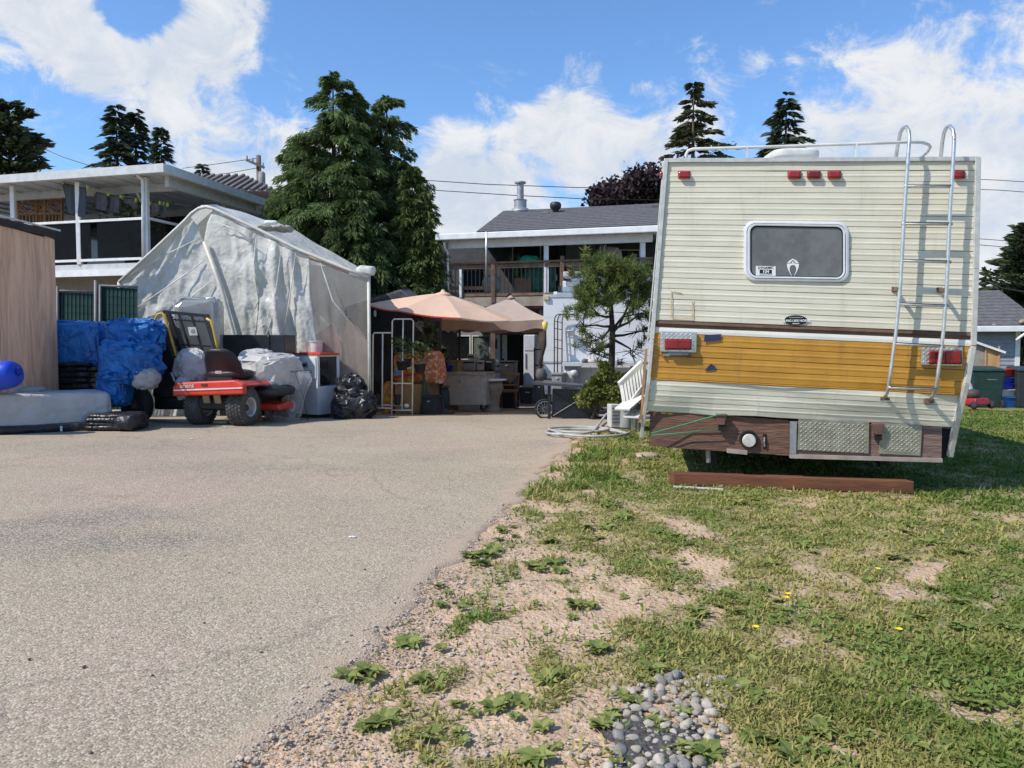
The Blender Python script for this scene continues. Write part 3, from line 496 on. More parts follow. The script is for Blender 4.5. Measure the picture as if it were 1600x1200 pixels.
def main_house():
    b0 = HP.pt(660, 600); t = thing('house', 'grey two storey house with timber deck and white patio cover', 'house', (b0.x, b0.y, -.55))
    # walls: back wall of the deck floor and of the patio below
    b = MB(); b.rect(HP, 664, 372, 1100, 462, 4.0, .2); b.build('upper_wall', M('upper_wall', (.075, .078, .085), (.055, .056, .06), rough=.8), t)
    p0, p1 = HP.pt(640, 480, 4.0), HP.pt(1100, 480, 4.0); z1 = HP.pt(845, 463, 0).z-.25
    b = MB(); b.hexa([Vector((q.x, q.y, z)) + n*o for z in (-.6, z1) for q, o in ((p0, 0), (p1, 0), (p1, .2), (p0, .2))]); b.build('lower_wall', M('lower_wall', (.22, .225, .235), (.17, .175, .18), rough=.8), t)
    # lower openings
    def opening(x0, y0, x1, y1, fm, gm, off=3.93, fw=1.5, name='window'):
        f = MB(); f.rect(HP, x0, y0, x1, y0+fw, off, .06); f.rect(HP, x0, y1-fw, x1, y1, off, .06); f.rect(HP, x0, y0+fw, x0+fw, y1-fw, off, .06); f.rect(HP, x1-fw, y0+fw, x1, y1-fw, off, .06); o = f.build(name, fm, t); MB().rect(HP, x0+fw, y0+fw, x1-fw, y1-fw, off+.03, .02).build('pane', gm, o); return o
    opening(697, 524, 735, 562, WHT, GLS); opening(737, 524, 766, 606, WHT, M('green_glass', (.10, .13, .12), (.16, .19, .18), rough=.1), name='sliding_door')
    d = MB().rect(HP, 768, 523, 781, 607, 3.9, .06).build('door', WHT, t, bevel=.01); MB().rect(HP, 772, 530, 776.5, 545, 3.885, .02).build('door_ornament', BLK, d); MB().lathe([(0, 0), (.035, .01), (.035, .05), (0, .06)], HP.pt(778.5, 572, 3.85), 10, 'Y').build('handle', BLK, d)
    d = MB().rect(HP, 784.5, 523, 792, 607, 3.9, .06).build('door', WHT, t, bevel=.01); MB().lathe([(0, 0), (.035, .01), (.035, .05), (0, .06)], HP.pt(786.5, 562, 3.85), 10, 'Y').build('handle', BLK, d)
    MB().rect(HP, 793, 523, 817, 607, 3.92, .05).build('doorway', M('void_black', (.012, .012, .014), (.02, .02, .02)), t)
    # upper openings on the deck
    opening(800, 380, 845, 418, WHT, GLS); opening(862, 378, 872, 440, BLK, GLS); opening(884, 382, 930, 440, M('door_grey', (.30, .31, .32)), M('door_grey2', (.24, .25, .26)), name='door'); opening(968, 390, 1000, 425, WHT, GLS)
    # deck platform, one board after another along the rim
    z = HP.pt(845, 463, 0).z; L0, L1 = HP.pt(659, 463), HP.pt(1075, 463); L0.z = L1.z = z
    dk = MB(); dk.hexa([p + n*o + Vector((0, 0, dz)) for dz in (-.30, -.035) for p, o in ((L0, .06), (L1, .06), (L1, 3.98), (L0, 3.98))]); dk = dk.build('deck', BRN, t)
    MB().bar(L0+Vector((0, 0, -.12)), L1+Vector((0, 0, -.12)), .05, .24).build('rim_board', M('rim_timber', (.34, .29, .23), (.24, .19, .15), scale=4, rough=.85), dk)
    k = 26
    for i in range(k):
        o = .06+3.9*i/k; MB().bar(L0+n*(o+.07)+Vector((0, 0, -.016)), L1+n*(o+.07)+Vector((0, 0, -.016)), .14, .03).build('deck_board', BRN, dk)
    for x in (664, 770, 846, 960):
        p = HP.pt(x, 480, .2); MB().bar((p.x, p.y, -.6), (p.x, p.y, z-.28), .12, .12).build('deck_post', BRN, t)
    # railing
    rl = MB(); pts = [HP.pt(660, 417), HP.pt(768, 411), HP.pt(878, 408), HP.pt(1020, 402)]
    zt = HP.pt(768, 411).z; pts = [Vector((p.x, p.y, zt)) for p in pts]
    rl = rl.bar(pts[0], pts[3], .14, .05).bar(pts[0]+Vector((0, 0, -.09)), pts[3]+Vector((0, 0, -.09)), .04, .10).build('railing', BRN, t)
    for x, y0, y1 in ((661.5, 408, 463), (770.5, 403, 474), (878.5, 400, 464), (992, 397, 462)):
        p = HP.pt(x, y0, -.02); q = HP.pt(x, y1, -.02); MB().bar((p.x, p.y, q.z), p, .10, .10).build('post', BRN, rl, bevel=.01)
    MB().bar(L0+Vector((0, 0, .06)), L1+Vector((0, 0, .06)), .04, .07).build('bottom_rail', BRN, rl)
    zb = L0.z+.08
    for i in range(62):
        f = (i+.5)/62; p = L0.lerp(L1, f); MB().bar((p.x, p.y, zb), (p.x, p.y, zt-.05), .018, .018).build('baluster', BLK, rl)
    MB().rect(HP, 717.5, 421, 721, 465, -.08, .07).build('white_post', WHT, t)
    # patio cover over the deck
    A, B = HP.pt(682, 376, -.35), HP.pt(1031, 360, -.35); A.z = B.z = (A.z+B.z)/2; e = Vector((0, 0, 1)); pc = MB()
    pc.hexa([A, B, B+n*4.3+e*.38, A+n*4.3+e*.38] + [q+e*.05 for q in (A, B, B+n*4.3+e*.38, A+n*4.3+e*.38)]); pc = pc.build('patio_cover', M('cover_white', (.55, .56, .57), (.48, .49, .5), rough=.6), t)
    MB().bar(A-n*.05+e*.055, B-n*.05+e*.055, .10, .16).build('gutter', WHT, pc, bevel=.02)
    MB().bar(A+n*.35+u*.2-e*.09, B+n*.35-u*.2-e*.09, .08, .22).build('beam', WHT, pc)
    for i in range(18):
        q = A+u*(.2+i*.34*(B-A).length/6.2); MB().bar(q+n*.1+e*-.005, q+n*4.2+e*.36, .06, .04).build('rib', MATS['cover_white'], pc)
    LIT = M('skylight_panel', (.75, .78, .78), (.68, .7, .7), rough=.3, trans=.8)
    for x in (812, 932):
        q = HP.pt(x, 392, 1.2); f = (q-A).dot(u); c = A+u*f+n*1.0; MB().hexa([c-e*.0+e*.04, c+u*.75+e*.04, c+u*.75+n*1.2+e*.15, c+n*1.2+e*.15]+[v+e*.01 for v in (c+e*.04, c+u*.75+e*.04, c+u*.75+n*1.2+e*.15, c+n*1.2+e*.15)]).build('skylight', LIT, pc)
    for x, w in ((697, .1), (853.5, .12), (1004, .12)):
        p = HP.pt(x, 390, .05); MB().bar((p.x, p.y, z), (p.x, p.y, A.z-.02), w, w).build('cover_post', WHT, pc)
    MB().tube([HP.pt(694, 378, -.28), HP.pt(694.5, 386, -.2), HP.pt(699, 394, -.1), HP.pt(700, 415, -.06), HP.pt(700, 463, -.06)], .035, 8).build('downspout', WHT, pc, True)
    MB().tube([HP.pt(760, 362, -.6), HP.pt(759, 460, -.3)], .022, 6).build('flag_pole', ALU, pc, True)
    # main roof
    eL, eR, rL, rR = HP.pt(744, 371, 3.0), HP.pt(1150, 352, 3.0), HP.pt(787, 337, 7.6), HP.pt(1150, 316, 7.6); eL.z = eR.z = (eL.z+HP.pt(1040, 357, 3.0).z)/2; rL.z = rR.z = (rL.z+HP.pt(1040, 322.5, 7.6).z)/2
    bk = 2*(rL-eL).dot(n); rf = MB(); th = Vector((0, 0, .12)); hL, hR = eL+n*bk, eR+n*bk; m1, m2 = rL, rR
    rf.hexa([eL, eR, m2, m1]+[p+th for p in (eL, eR, m2, m1)]); rf.hexa([m1, m2, hR, hL]+[p+th for p in (m1, m2, hR, hL)]); rf = rf.build('roof', SHG, t)
    MB().bar(eL-n*.04+e*.02, eR-n*.04+e*.02, .05, .18).build('fascia', WHT, rf); MB().prism([eL+n*.3+u*.35, hL-n*.3+u*.35, Vector((m1.x, m1.y, m1.z-.05))+u*.0], u*.15).build('gable_wall', GREYW, t)
    rows = 14; slope = (m1-eL); ns_ = slope.cross(u).normalized(); ns_ = ns_ if ns_.z > 0 else -ns_     # shingle courses
    for i in range(rows):
        f = i/rows; a = eL.lerp(m1, f)+th+ns_*.012; c = eR.lerp(m2, f)+th+ns_*.012; g = (m1-eL)/rows*1.04; MB().hexa([a+ns_*.012, c+ns_*.012, c+g, a+g]+[v+ns_*.01 for v in (a+ns_*.012, c+ns_*.012, c+g, a+g)]).build('shingle_course', SHG, rf)
    cp = HP.pt(813, 333, 7.3); ch = MB().lathe([(.33, -.4), (.33, 0), (.36, .02), (.30, .12), (.22, .16), (.22, .42), (.25, .43), (.12, .46), (.12, 1.0), (.2, 1.01), (.2, 1.06), (.0, 1.07)], cp-e*.3+e*.32, 14).build('chimney', M('flue_metal', (.42, .42, .43), (.30, .29, .28), scale=9, rough=.5, metal=.6), rf, True, auto=True)
    vp = HP.pt(868, 334, 6.6); MB().lathe([(.10, -.15), (.10, .12), (.14, .15), (.185, .20), (.195, .27), (.185, .34), (.14, .385), (0, .40)], vp, 14).build('turbine_vent', BLK, rf, True)
    MB().box(HP.pt(1025, 324, 6.6), (.32, .3, .16), -R(15)).build('box_vent', M('vent_grey', (.10, .10, .105)), rf, bevel=.03); MB().box(HP.pt(853, 334, 6.4), (.26, .24, .08), -R(15)).build('box_vent', M('vent_brown', (.16, .15, .14)), rf, bevel=.02)
    # side wall below the roof so that the house has a body
    b = MB(); q0, q1 = HP.pt(700, 480, 4.2), HP.pt(1150, 480, 4.2); b.hexa([Vector((q.x, q.y, zz))+n*o for zz in (-.6, eL.z+.05) for q, o in ((q0, 0), (q1, 0), (q1, 6.5), (q0, 6.5))]); b.build('house_body', GREYW, t)
    return t
main_house()
def deck_items():
    def item(name, label, cat, **k): return dict(name=name, label=label, cat=cat)
    for i, (y0, y1, x0, x1) in enumerate(((438, 442.5, 664, 692), (447.5, 452.5, 664, 770), (457, 461.5, 664, 830))):
        MB().rect(HP, x0, y0, x1, y1, .35, .05).build('timber_plank', TAN, label=('short', 'middle', 'lowest long')[i]+' tan plank stacked behind the deck balusters', cat='plank', group='planks on the deck')
    MB().rect(HP, 684, 423, 688.5, 462, .30, .05).build('timber_stud', TAN, label='upright tan stud behind the deck railing', cat='stud')
    t = thing('wooden_planter', 'brown wooden planter box with a leafy plant behind the balusters', 'planter', HP.pt(816, 462, .6)); b = MB(); b.rect(HP, 803, 434, 830, 461, .5, .5); b.build('box', M('planter_wood', (.27, .15, .09), (.19, .10, .06)), t, bevel=.02)
    g = np.random.default_rng(3); b = MB()
    for i in range(40):
        p = HP.pt(804+g.random()*18, 434, .6+.3*g.random()); a = g.random()*6.28; l = .3+.35*g.random(); q = p+Vector((math.cos(a)*l*.6, math.sin(a)*l*.4, l)); s = Vector((-math.sin(a), math.cos(a), 0))*.03; m = (p+q)/2+Vector((0, 0, .08)); b.add([p, m+s, q, m-s], [(0, 1, 2, 3)])
    b.build('leaves', M('plant_green', (.10, .20, .05), (.05, .12, .03)), t)
    MB().lump(HP.pt(842, 436, .9), (.85, .6, 1.0), .75, .10, .06, 4, 7).build('green_tarp', M('green_tarp', (.01, .14, .085), (.005, .08, .05), rough=.45), None, True, label='dark green tarp bundle standing on the deck', cat='tarp')
    MB().lump(HP.pt(829, 409, .5), (.5, .4, .25), .9, .1, .04, 9, 5).build('folded_parasol', M('bright_green_cloth', (.02, .33, .17), (.01, .2, .1), rough=.6), None, True, label='bright green cloth lying over the deck rail', cat='cloth')
    MB().lump(HP.pt(768, 444, 1.0), (.5, .4, .55), .8, .06, .03, 12).build('white_sack', M('sack_white', (.6, .6, .58)), None, True, label='rounded white sack on the deck behind the balusters', cat='sack')
    t = thing('barbecue', 'covered black barbecue on the deck next to the house corner', 'barbecue', HP.pt(735, 462, 1.8)); MB().rect(HP, 724, 424, 750, 462, 1.5, .5).build('cart', BLK, t, bevel=.04); MB().lump(HP.pt(737, 420, 1.75), (.75, .5, .35), .7, .0, .005).build('hood', M('hood_grey', (.06, .06, .065), rough=.3), t, True)
    # chair backs and seat by the right post
    t = thing('deck_chair', 'pale deck chair with tall curved back behind the pine tree', 'chair', HP.pt(945, 462, 1.0)); MB().lump(HP.pt(955, 404, 1.2), (.55, .2, .6), .6, .0, .01).build('backrest', M('chair_pale', (.45, .42, .42)), t, True)
    b = MB(); [b.tube([HP.pt(937+k*6, 400, 1.0), HP.pt(938+k*6, 385, 1.05), HP.pt(941+k*5, 381, 1.1), HP.pt(943+k*5, 400, 1.2)], .025, 6) for k in (0, 1)]; b.build('frame', WHT, t, True); MB().lump(HP.pt(934, 402, .9), (.25, .3, .22), .7, 0, .01).build('cushion', M('cushion_red', (.28, .04, .05)), t, True)
deck_items()
# ---------------------------------------------------------------- neighbour's house on the left
LP = Pl(at(225, 410, 19), R(15))
def left_house():
    u, n, e = LP.u, LP.n, Vector((0, 0, 1)); b0 = LP.pt(100, 600); t = thing('house', 'neighbour house with a raised covered deck and white posts', 'house', (b0.x, b0.y, -.5))
    CV = M('cover_grey', (.50, .52, .53), (.42, .44, .45), rough=.6); A = LP.pt(257, 266, -.4); B = A-u*11; up = e*.02
    rf = MB(); pts = [B, A, A+n*9.5-e*.15, B+n*9.5-e*.15]; rf.hexa(pts+[p+e*.05 for p in pts]); rf = rf.build('deck_roof', CV, t)
    MB().bar(B-n*.05+e*.04, A-n*.05+u*.05+e*.04, .1, .20).build('fascia', M('fascia_grey', (.55, .57, .57), (.46, .48, .48)), rf); MB().bar(A+u*.03+e*.04, A+u*.03+n*9.5-e*.11, .08, .20).build('fascia', MATS['fascia_grey'], rf)
    MB().bar(A+n*1.2-u*.3-e*.12, A+n*1.2-u*10-e*.12, .1, .2).build('beam', CV, rf); MB().bar(A+n*4.2+u*-.1-e*.15, A+n*4.2-u*9-e*.15, .1, .24).build('beam', CV, rf); MB().bar(A+n*.5-u*.35-e*.14, A+n*8-u*.35-e*.2, .12, .26).build('beam', CV, rf)
    for i in range(16): q = A-u*(.5+i*.62); MB().bar(q+n*.1-e*.02, q+n*9-e*.15, .06, .05).build('rib', CV, rf)
    zf = LP.pt(200, 411, 0).z; zr = LP.pt(150, 345, 0).z; dk = MB(); C0 = LP.pt(232, 411, 0); C0.z = zf; D0 = C0-u*11
    dk.hexa([p+e*dz for dz in (-.14, 0) for p in (D0, C0, C0+n*8, D0+n*8)]); dk = dk.build('deck', M('deck_pale', (.52, .53, .53), (.43, .44, .44)), t)
    MB().bar(D0-n*.04-e*.22, C0-n*.04-e*.22, .06, .17).build('rim_board', WHT, dk); MB().bar(C0+u*.04-e*.18, C0+u*.04+n*8-e*.18, .06, .26).build('rim_board', WHT, dk)
    for x in (20, 122, 227):
        p = LP.pt(x, 300, .02); w = .14 if x == 227 else .11; MB().bar((p.x, p.y, zf), (p.x, p.y, A.z-.03), w, w).build('post', WHT, t, bevel=.01)
    for o in (3.2, 6.6): p = C0-u*.12+n*o; MB().bar(p, (p.x, p.y, A.z-.1), .11, .11).build('post', WHT, t)
    p = LP.pt(213, 269, -.2); MB().tube([p, LP.pt(216, 276, -.15), LP.pt(223, 281, -.08), LP.pt(223.5, 300, -.08), LP.pt(224, 405, -.08)], .04, 8).build('downspout', WHT, t, True)
    rl = MB().bar(D0+e*(zr-zf), C0+e*(zr-zf), .06, .06).bar(D0+e*.10, C0+e*.10, .05, .06).bar(C0+e*(zr-zf), C0+n*8+e*(zr-zf), .06, .06).bar(C0+e*.1, C0+n*8+e*.1, .05, .06).build('railing', WHT, t)
    for i in range(7):
        x = -i*1.6; k4 = (C0+u*(x-.1), C0+u*(x-1.5), C0+u*(x-1.5)+n*.012, C0+u*(x-.1)+n*.012); MB().hexa([v+e*.15 for v in k4]+[v+e*(zr-zf-.04) for v in k4]).build('glass_panel', M('tinted_glass', (.005, .006, .007), (.008, .008, .008), rough=.25, spec=.08, alpha=.86), rl)
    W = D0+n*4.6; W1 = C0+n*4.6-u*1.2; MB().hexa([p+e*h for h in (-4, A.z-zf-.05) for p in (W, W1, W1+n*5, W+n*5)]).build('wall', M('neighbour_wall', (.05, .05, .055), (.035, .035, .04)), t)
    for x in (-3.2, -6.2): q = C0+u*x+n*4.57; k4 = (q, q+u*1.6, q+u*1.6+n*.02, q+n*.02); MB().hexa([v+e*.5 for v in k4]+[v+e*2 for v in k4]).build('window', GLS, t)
    W = D0+n*1.2-e*.15; W1 = C0+n*1.2-u*.3-e*.15; MB().hexa([p+e*h for h in (-3.8, 0) for p in (W, W1, W1+n*3, W+n*3)]).build('lower_wall', M('lower_beige_shaded', (.21, .20, .185), (.17, .16, .15)), t)  # beige darkened so the colour carries the shade under the deck
    # tiled hip roof behind
    q = at(372, 278, 29); TL = M('roof_tile', (.20, .165, .15), (.13, .11, .10), scale=10, rough=.9); c = [q+Vector((-4, -2.6, -1.0)), q+Vector((2.2, -2.6, -1.0)), q+Vector((2.2, 3, -1.0)), q+Vector((-4, 3, -1.0)), q+Vector((-2.2, 0, .08)), q+Vector((.2, 0, .08))]
    mb = MB().add(c, [(0, 1, 5, 4), (1, 2, 5), (2, 3, 4, 5), (3, 0, 4), (3, 2, 1, 0)]); tr = mb.build('tile_roof', TL, t)
    for i in range(22):
        f = i/22; x = -4+6.2*f; f2 = min(1, (x+4)/1.8, (2.2-x)/2.0); MB().tube([q+Vector((x, -2.6, -.97)), q+Vector((x, -2.6+2.6*max(f2, .05), -.97+1.08*max(f2, .05)))], .07, 5).build('tile_row', TL, tr)
    p = LP.pt(214, 288, .5); o = text('66', .26, M('ornament_grey', (.35, .35, .36)), t, p, u, e, 'door_number')
    return zf
zf_left = left_house()
def laundry():
    u, n = LP.u, LP.n; P = lambda x, y, o: LP.pt(x, y, o); a, b = P(92, 283, -.05), P(300, 322, 1.4)
    MB().tube([a, P(135, 293, .0), P(190, 306, .35), b], .008, 5).build('clothes_line', M('line_grey', (.35, .35, .35)), None, True, label='thin clothes line strung across the neighbour deck', cat='line')
    T1, T2, T3 = M('towel_slate', (.075, .09, .105), (.05, .06, .075), scale=14, st=(1, 1, .1), rough=.95), M('towel_plum', (.12, .115, .13), (.085, .08, .095), scale=14, rough=.95), M('sock_grey', (.10, .095, .11), (.18, .17, .18), scale=12, rough=.95)
    for nm, lab, px, m in (('towel', 'large slate towel hanging on the clothes line', [(97, 285), (135, 293), (134, 341), (107, 333)], T1), ('towel', 'small grey towel next to the large one on the clothes line', [(147, 299), (167, 303), (166, 330), (149, 326)], T2),
                           ('towel', 'small purple-grey towel with a straight hem near the white post', [(169, 304), (187, 307), (186, 334), (170, 331)], T2), ('shirt', 'crumpled grey garment hung between towel and white post', [(190, 309), (211, 313), (214, 324), (208, 327), (202, 318), (190, 316)], T3),
                           ('shirt', 'dark garment hung just right of the white post', [(233, 318), (248, 317), (249, 332), (240, 333), (236, 322)], T3), ('trousers', 'dark hanging leggings at the end of the clothes line', [(254, 319), (260, 320), (259, 341), (252, 340)], T3)):
        o = .0+.9*max(0, (px[0][0]-100)/160); th = thing(nm, lab, 'laundry', P(*px[0], o), 0, 'laundry on the line'); k = MB()
        if len(px) == 4:
            q = [P(x, y, o) for x, y in px]; k.grid(lambda a, b: q[0].lerp(q[1], a).lerp(q[3].lerp(q[2], a), b)+n*(.03*math.sin(a*14+b*2)*b), 16, 8)
        else: k.poly(LP, px, o, .03)
        k.build('cloth', m, th, True, solid=.012)
        for x, y in (px[0], px[1]): MB().rect(LP, x-.2, y-3, x+1.6, y+2.5, o-.03, .05).build('clothes_peg', M('peg_lime', (.55, .75, .1)), th)
    t = thing('lattice_screen', 'wooden screen with a geometric lattice top on the neighbour deck', 'screen', P(60, 410, 1.5)); W = M('cedar_screen', (.42, .24, .13), (.3, .17, .09))
    for x0, x1 in ((29, 57), (58, 70), (71, 97)):
        f = MB(); [f.bar(P(x, 308, 1.5), P(x, 405, 1.5), .06, .05) for x in (x0, x1)]; [f.bar(P(x0, y, 1.5), P(x1, y, 1.5), .05, .05) for y in (311, 334)]; f.build('frame', W, t)
        f = MB(); m = (x0+x1)/2; [f.bar(P(a, b, 1.5), P(c, d, 1.5), .03, .035) for a, b, c, d in ((x0, 322, m, 311), (m, 311, x1, 322), (x0, 322, m, 334), (m, 334, x1, 322), (x0, 316, m+3, 334), (m-3, 311, x1, 328), (x0, 330, m+2, 311))]; f.build('lattice', W, t)
        for i in range(5): x = x0+(x1-x0)*(i+.5)/5; MB().bar(P(x, 336, 1.53), P(x, 408, 1.53), (x1-x0)/5*.0145, .02).build('slat', W, t)
    g = np.random.default_rng(8); k = MB(); c = P(205, 340, 2.2)                                  # climbing plant seen on the deck
    for i in range(500):
        p = c+Vector(g.normal(0, 1, 3))*.38; d = Vector(g.normal(0, 1, 3)).normalized()*.11; s = d.cross(Vector(g.normal(0, 1, 3))).normalized()*.04; k.add([p, p+d*.5+s, p+d, p+d*.5-s], [(0, 1, 2, 3)])
    t = thing('deck_plant', 'leafy potted shrub behind the glass on the neighbour deck', 'plant', (c.x, c.y, zf_left)); k.build('leaves', M('shrub_leaf', (.10, .17, .03), (.05, .09, .02), trans=.2), t); MB().lathe([(.14, 0), (.2, .35), (.22, .36), (.2, .38)], (c.x, c.y, zf_left), 12).build('pot', M('pot_dark', (.06, .05, .045)), t, True); MB().tube([(c.x, c.y, zf_left+.3), c], .03, 6).build('stem', BARK, t)
    MB().tube([P(180, 276, .8), P(200, 284, .8), P(212, 297, .8), P(221, 316, .8)], .03, 6).build('white_hose', WHT, None, True, label='curved white tube hanging under the neighbour deck roof', cat='tube')
laundry()
# ---------------------------------------------------------------- garage and bins on the right
RP = Pl(at(1560, 512, 23), R(15))
def garage():
    u, n, e = RP.u, RP.n, Vector((0, 0, 1)); b0 = RP.pt(1560, 640); t = thing('garage', 'small grey garage with lap siding and dark shingle roof', 'garage', (b0.x, b0.y, -.55)); SD = M('lap_siding', (.27, .295, .34), (.23, .25, .29), rough=.7)
    x1 = RP.pt(1590, 520, .4); x0 = x1-u*8; w = MB().hexa([Vector((p.x, p.y, z))+n*o for z in (-.6, x1.z+.2) for p, o in ((x0, .03), (x1, .03), (x1, 5), (x0, 5))]).build('wall', SD, t)
    h = x1.z+.2+.6
    for i in range(18): MB().hexa([p+n*o+e*(-.6+h*i/18+dz-0) for dz, oo in ((0, -.02), (h/18-.004, .0)) for p, o in ((Vector((x0.x, x0.y, 0)), oo), (Vector((x1.x, x1.y, 0)), oo), (Vector((x1.x, x1.y, 0)), .028), (Vector((x0.x, x0.y, 0)), .028))]).build('siding_board', SD, w)
    MB().hexa([Vector((p.x, p.y, z))+n*o for z in (-.6, x1.z+.12) for p, o in ((x1-u*.06, -.04), (x1+u*.07, -.04), (x1+u*.07, .1), (x1-u*.06, .1))]).build('corner_board', WHT, t)
    eR = RP.pt(1640, 512, 0); eL = eR-u*10; rz = RP.pt(1550, 455, 3).z; eL.z = eR.z = RP.pt(1560, 514, 0).z; rk = RP.pt(1562, 455, 3.0); rL = rk-u*7; mR = rk
    hb = eR+n*6; hl = eL+n*6; pts = [eL, eR, hb, hl, rL, mR]; th = e*.1
    rf = MB().add(pts, [(0, 1, 5, 4), (1, 2, 5), (2, 3, 4, 5), (3, 0, 4), (3, 2, 1, 0)]).build('roof', SHG, t)
    for i in range(12):
        f, f2 = i/12, (i+1.05)/12; a, b, c, d = eL.lerp(rL, f), eR.lerp(mR, f), eR.lerp(mR, f2), eL.lerp(rL, f2); MB().hexa([a+e*.03, b+e*.03, c+e*.012, d+e*.012]+[v+e*.015 for v in (a+e*.03, b+e*.03, c+e*.012, d+e*.012)]).build('shingle_course', SHG, rf)
    MB().bar(eL-n*.05, eR-n*.05+u*.05, .1, .17).build('gutter', WHT, rf, bevel=.02); MB().tube([RP.pt(1588, 532, -.05), RP.pt(1592, 528, -.05), RP.pt(1606, 518, -.05)], .04, 8).build('downspout', WHT, rf, True)
    for x, y in ((1557, 508), (1599, 503)): p = RP.pt(x, y, .25); MB().lump(p, (.22, .2, .10), .9, .1, .04, x).build('leaf_clump', M('dead_leaf', (.30, .24, .18)), None, True, label='clump of dead leaves caught on the garage roof edge' if x == 1557 else 'leaf clump at the corner of the garage roof', cat='debris')
garage()
def bin_(px, w, y0, y1, Y, mat, lab, handles):
    c = at(px, y1, Y); W = w/FPX*Y; H = (y1-y0)/FPX*Y; t = thing('wheeled_bin', lab, 'bin', (c.x, c.y, c.z), R(-12), 'wheeled bins by the garage'); d = .75
    MB().hexa([(-W*.42, -d*.40, .04), (W*.42, -d*.40, .04), (W*.42, d*.4, .04), (-W*.42, d*.4, .04), (-W*.5, -d*.5, H*.9), (W*.5, -d*.5, H*.9), (W*.5, d*.5, H*.9), (-W*.5, d*.5, H*.9)]).build('body', mat, t, world=False, bevel=.03)
    MB().hexa([(-W*.54, -d*.55, H*.9), (W*.54, -d*.55, H*.9), (W*.54, d*.55, H*.92), (-W*.54, d*.55, H*.92), (-W*.48, -d*.45, H*.95), (W*.48, -d*.45, H*.95), (W*.46, d*.5, H), (-W*.46, d*.5, H)]).build('lid', mat, t, world=False, bevel=.02)
    for s in (-1, 1):
        wl = MB().lathe([(0, -.03), (.11, -.03), (.125, -.015), (.125, .015), (.11, .03), (0, .03)], (s*W*.44, d*.35 if not handles else -d*.4, .125), 14, 'X').build('wheel', M('rubber', (.018, .018, .018), (.03, .03, .03), rough=.8), t, True, world=False, auto=True)
    MB().tube([(-W*.3, d*.5, H*.86), (-W*.3, d*.6, H*.9), (W*.3, d*.6, H*.9), (W*.3, d*.5, H*.86)], .018, 6).build('handle', mat, t, True, world=False)
    MB().box((W*.1, -d*.47, H*.72), (W*.3, .01, .06)).build('sticker', M('sticker_white', (.6, .62, .62)), t, world=False); return t
GB = M('bin_green', (.018, .05, .042), (.012, .035, .03), rough=.5); KB = M('bin_black', (.035, .04, .045), (.025, .03, .033), rough=.5)
bin_(1535, 46, 572, 638, 20.5, GB, 'dark green wheeled bin leaning beside the camper and the blue tubs', True); bin_(1600, 38, 572, 638, 20.3, KB, 'charcoal wheeled bin right of the stacked tubs', False)
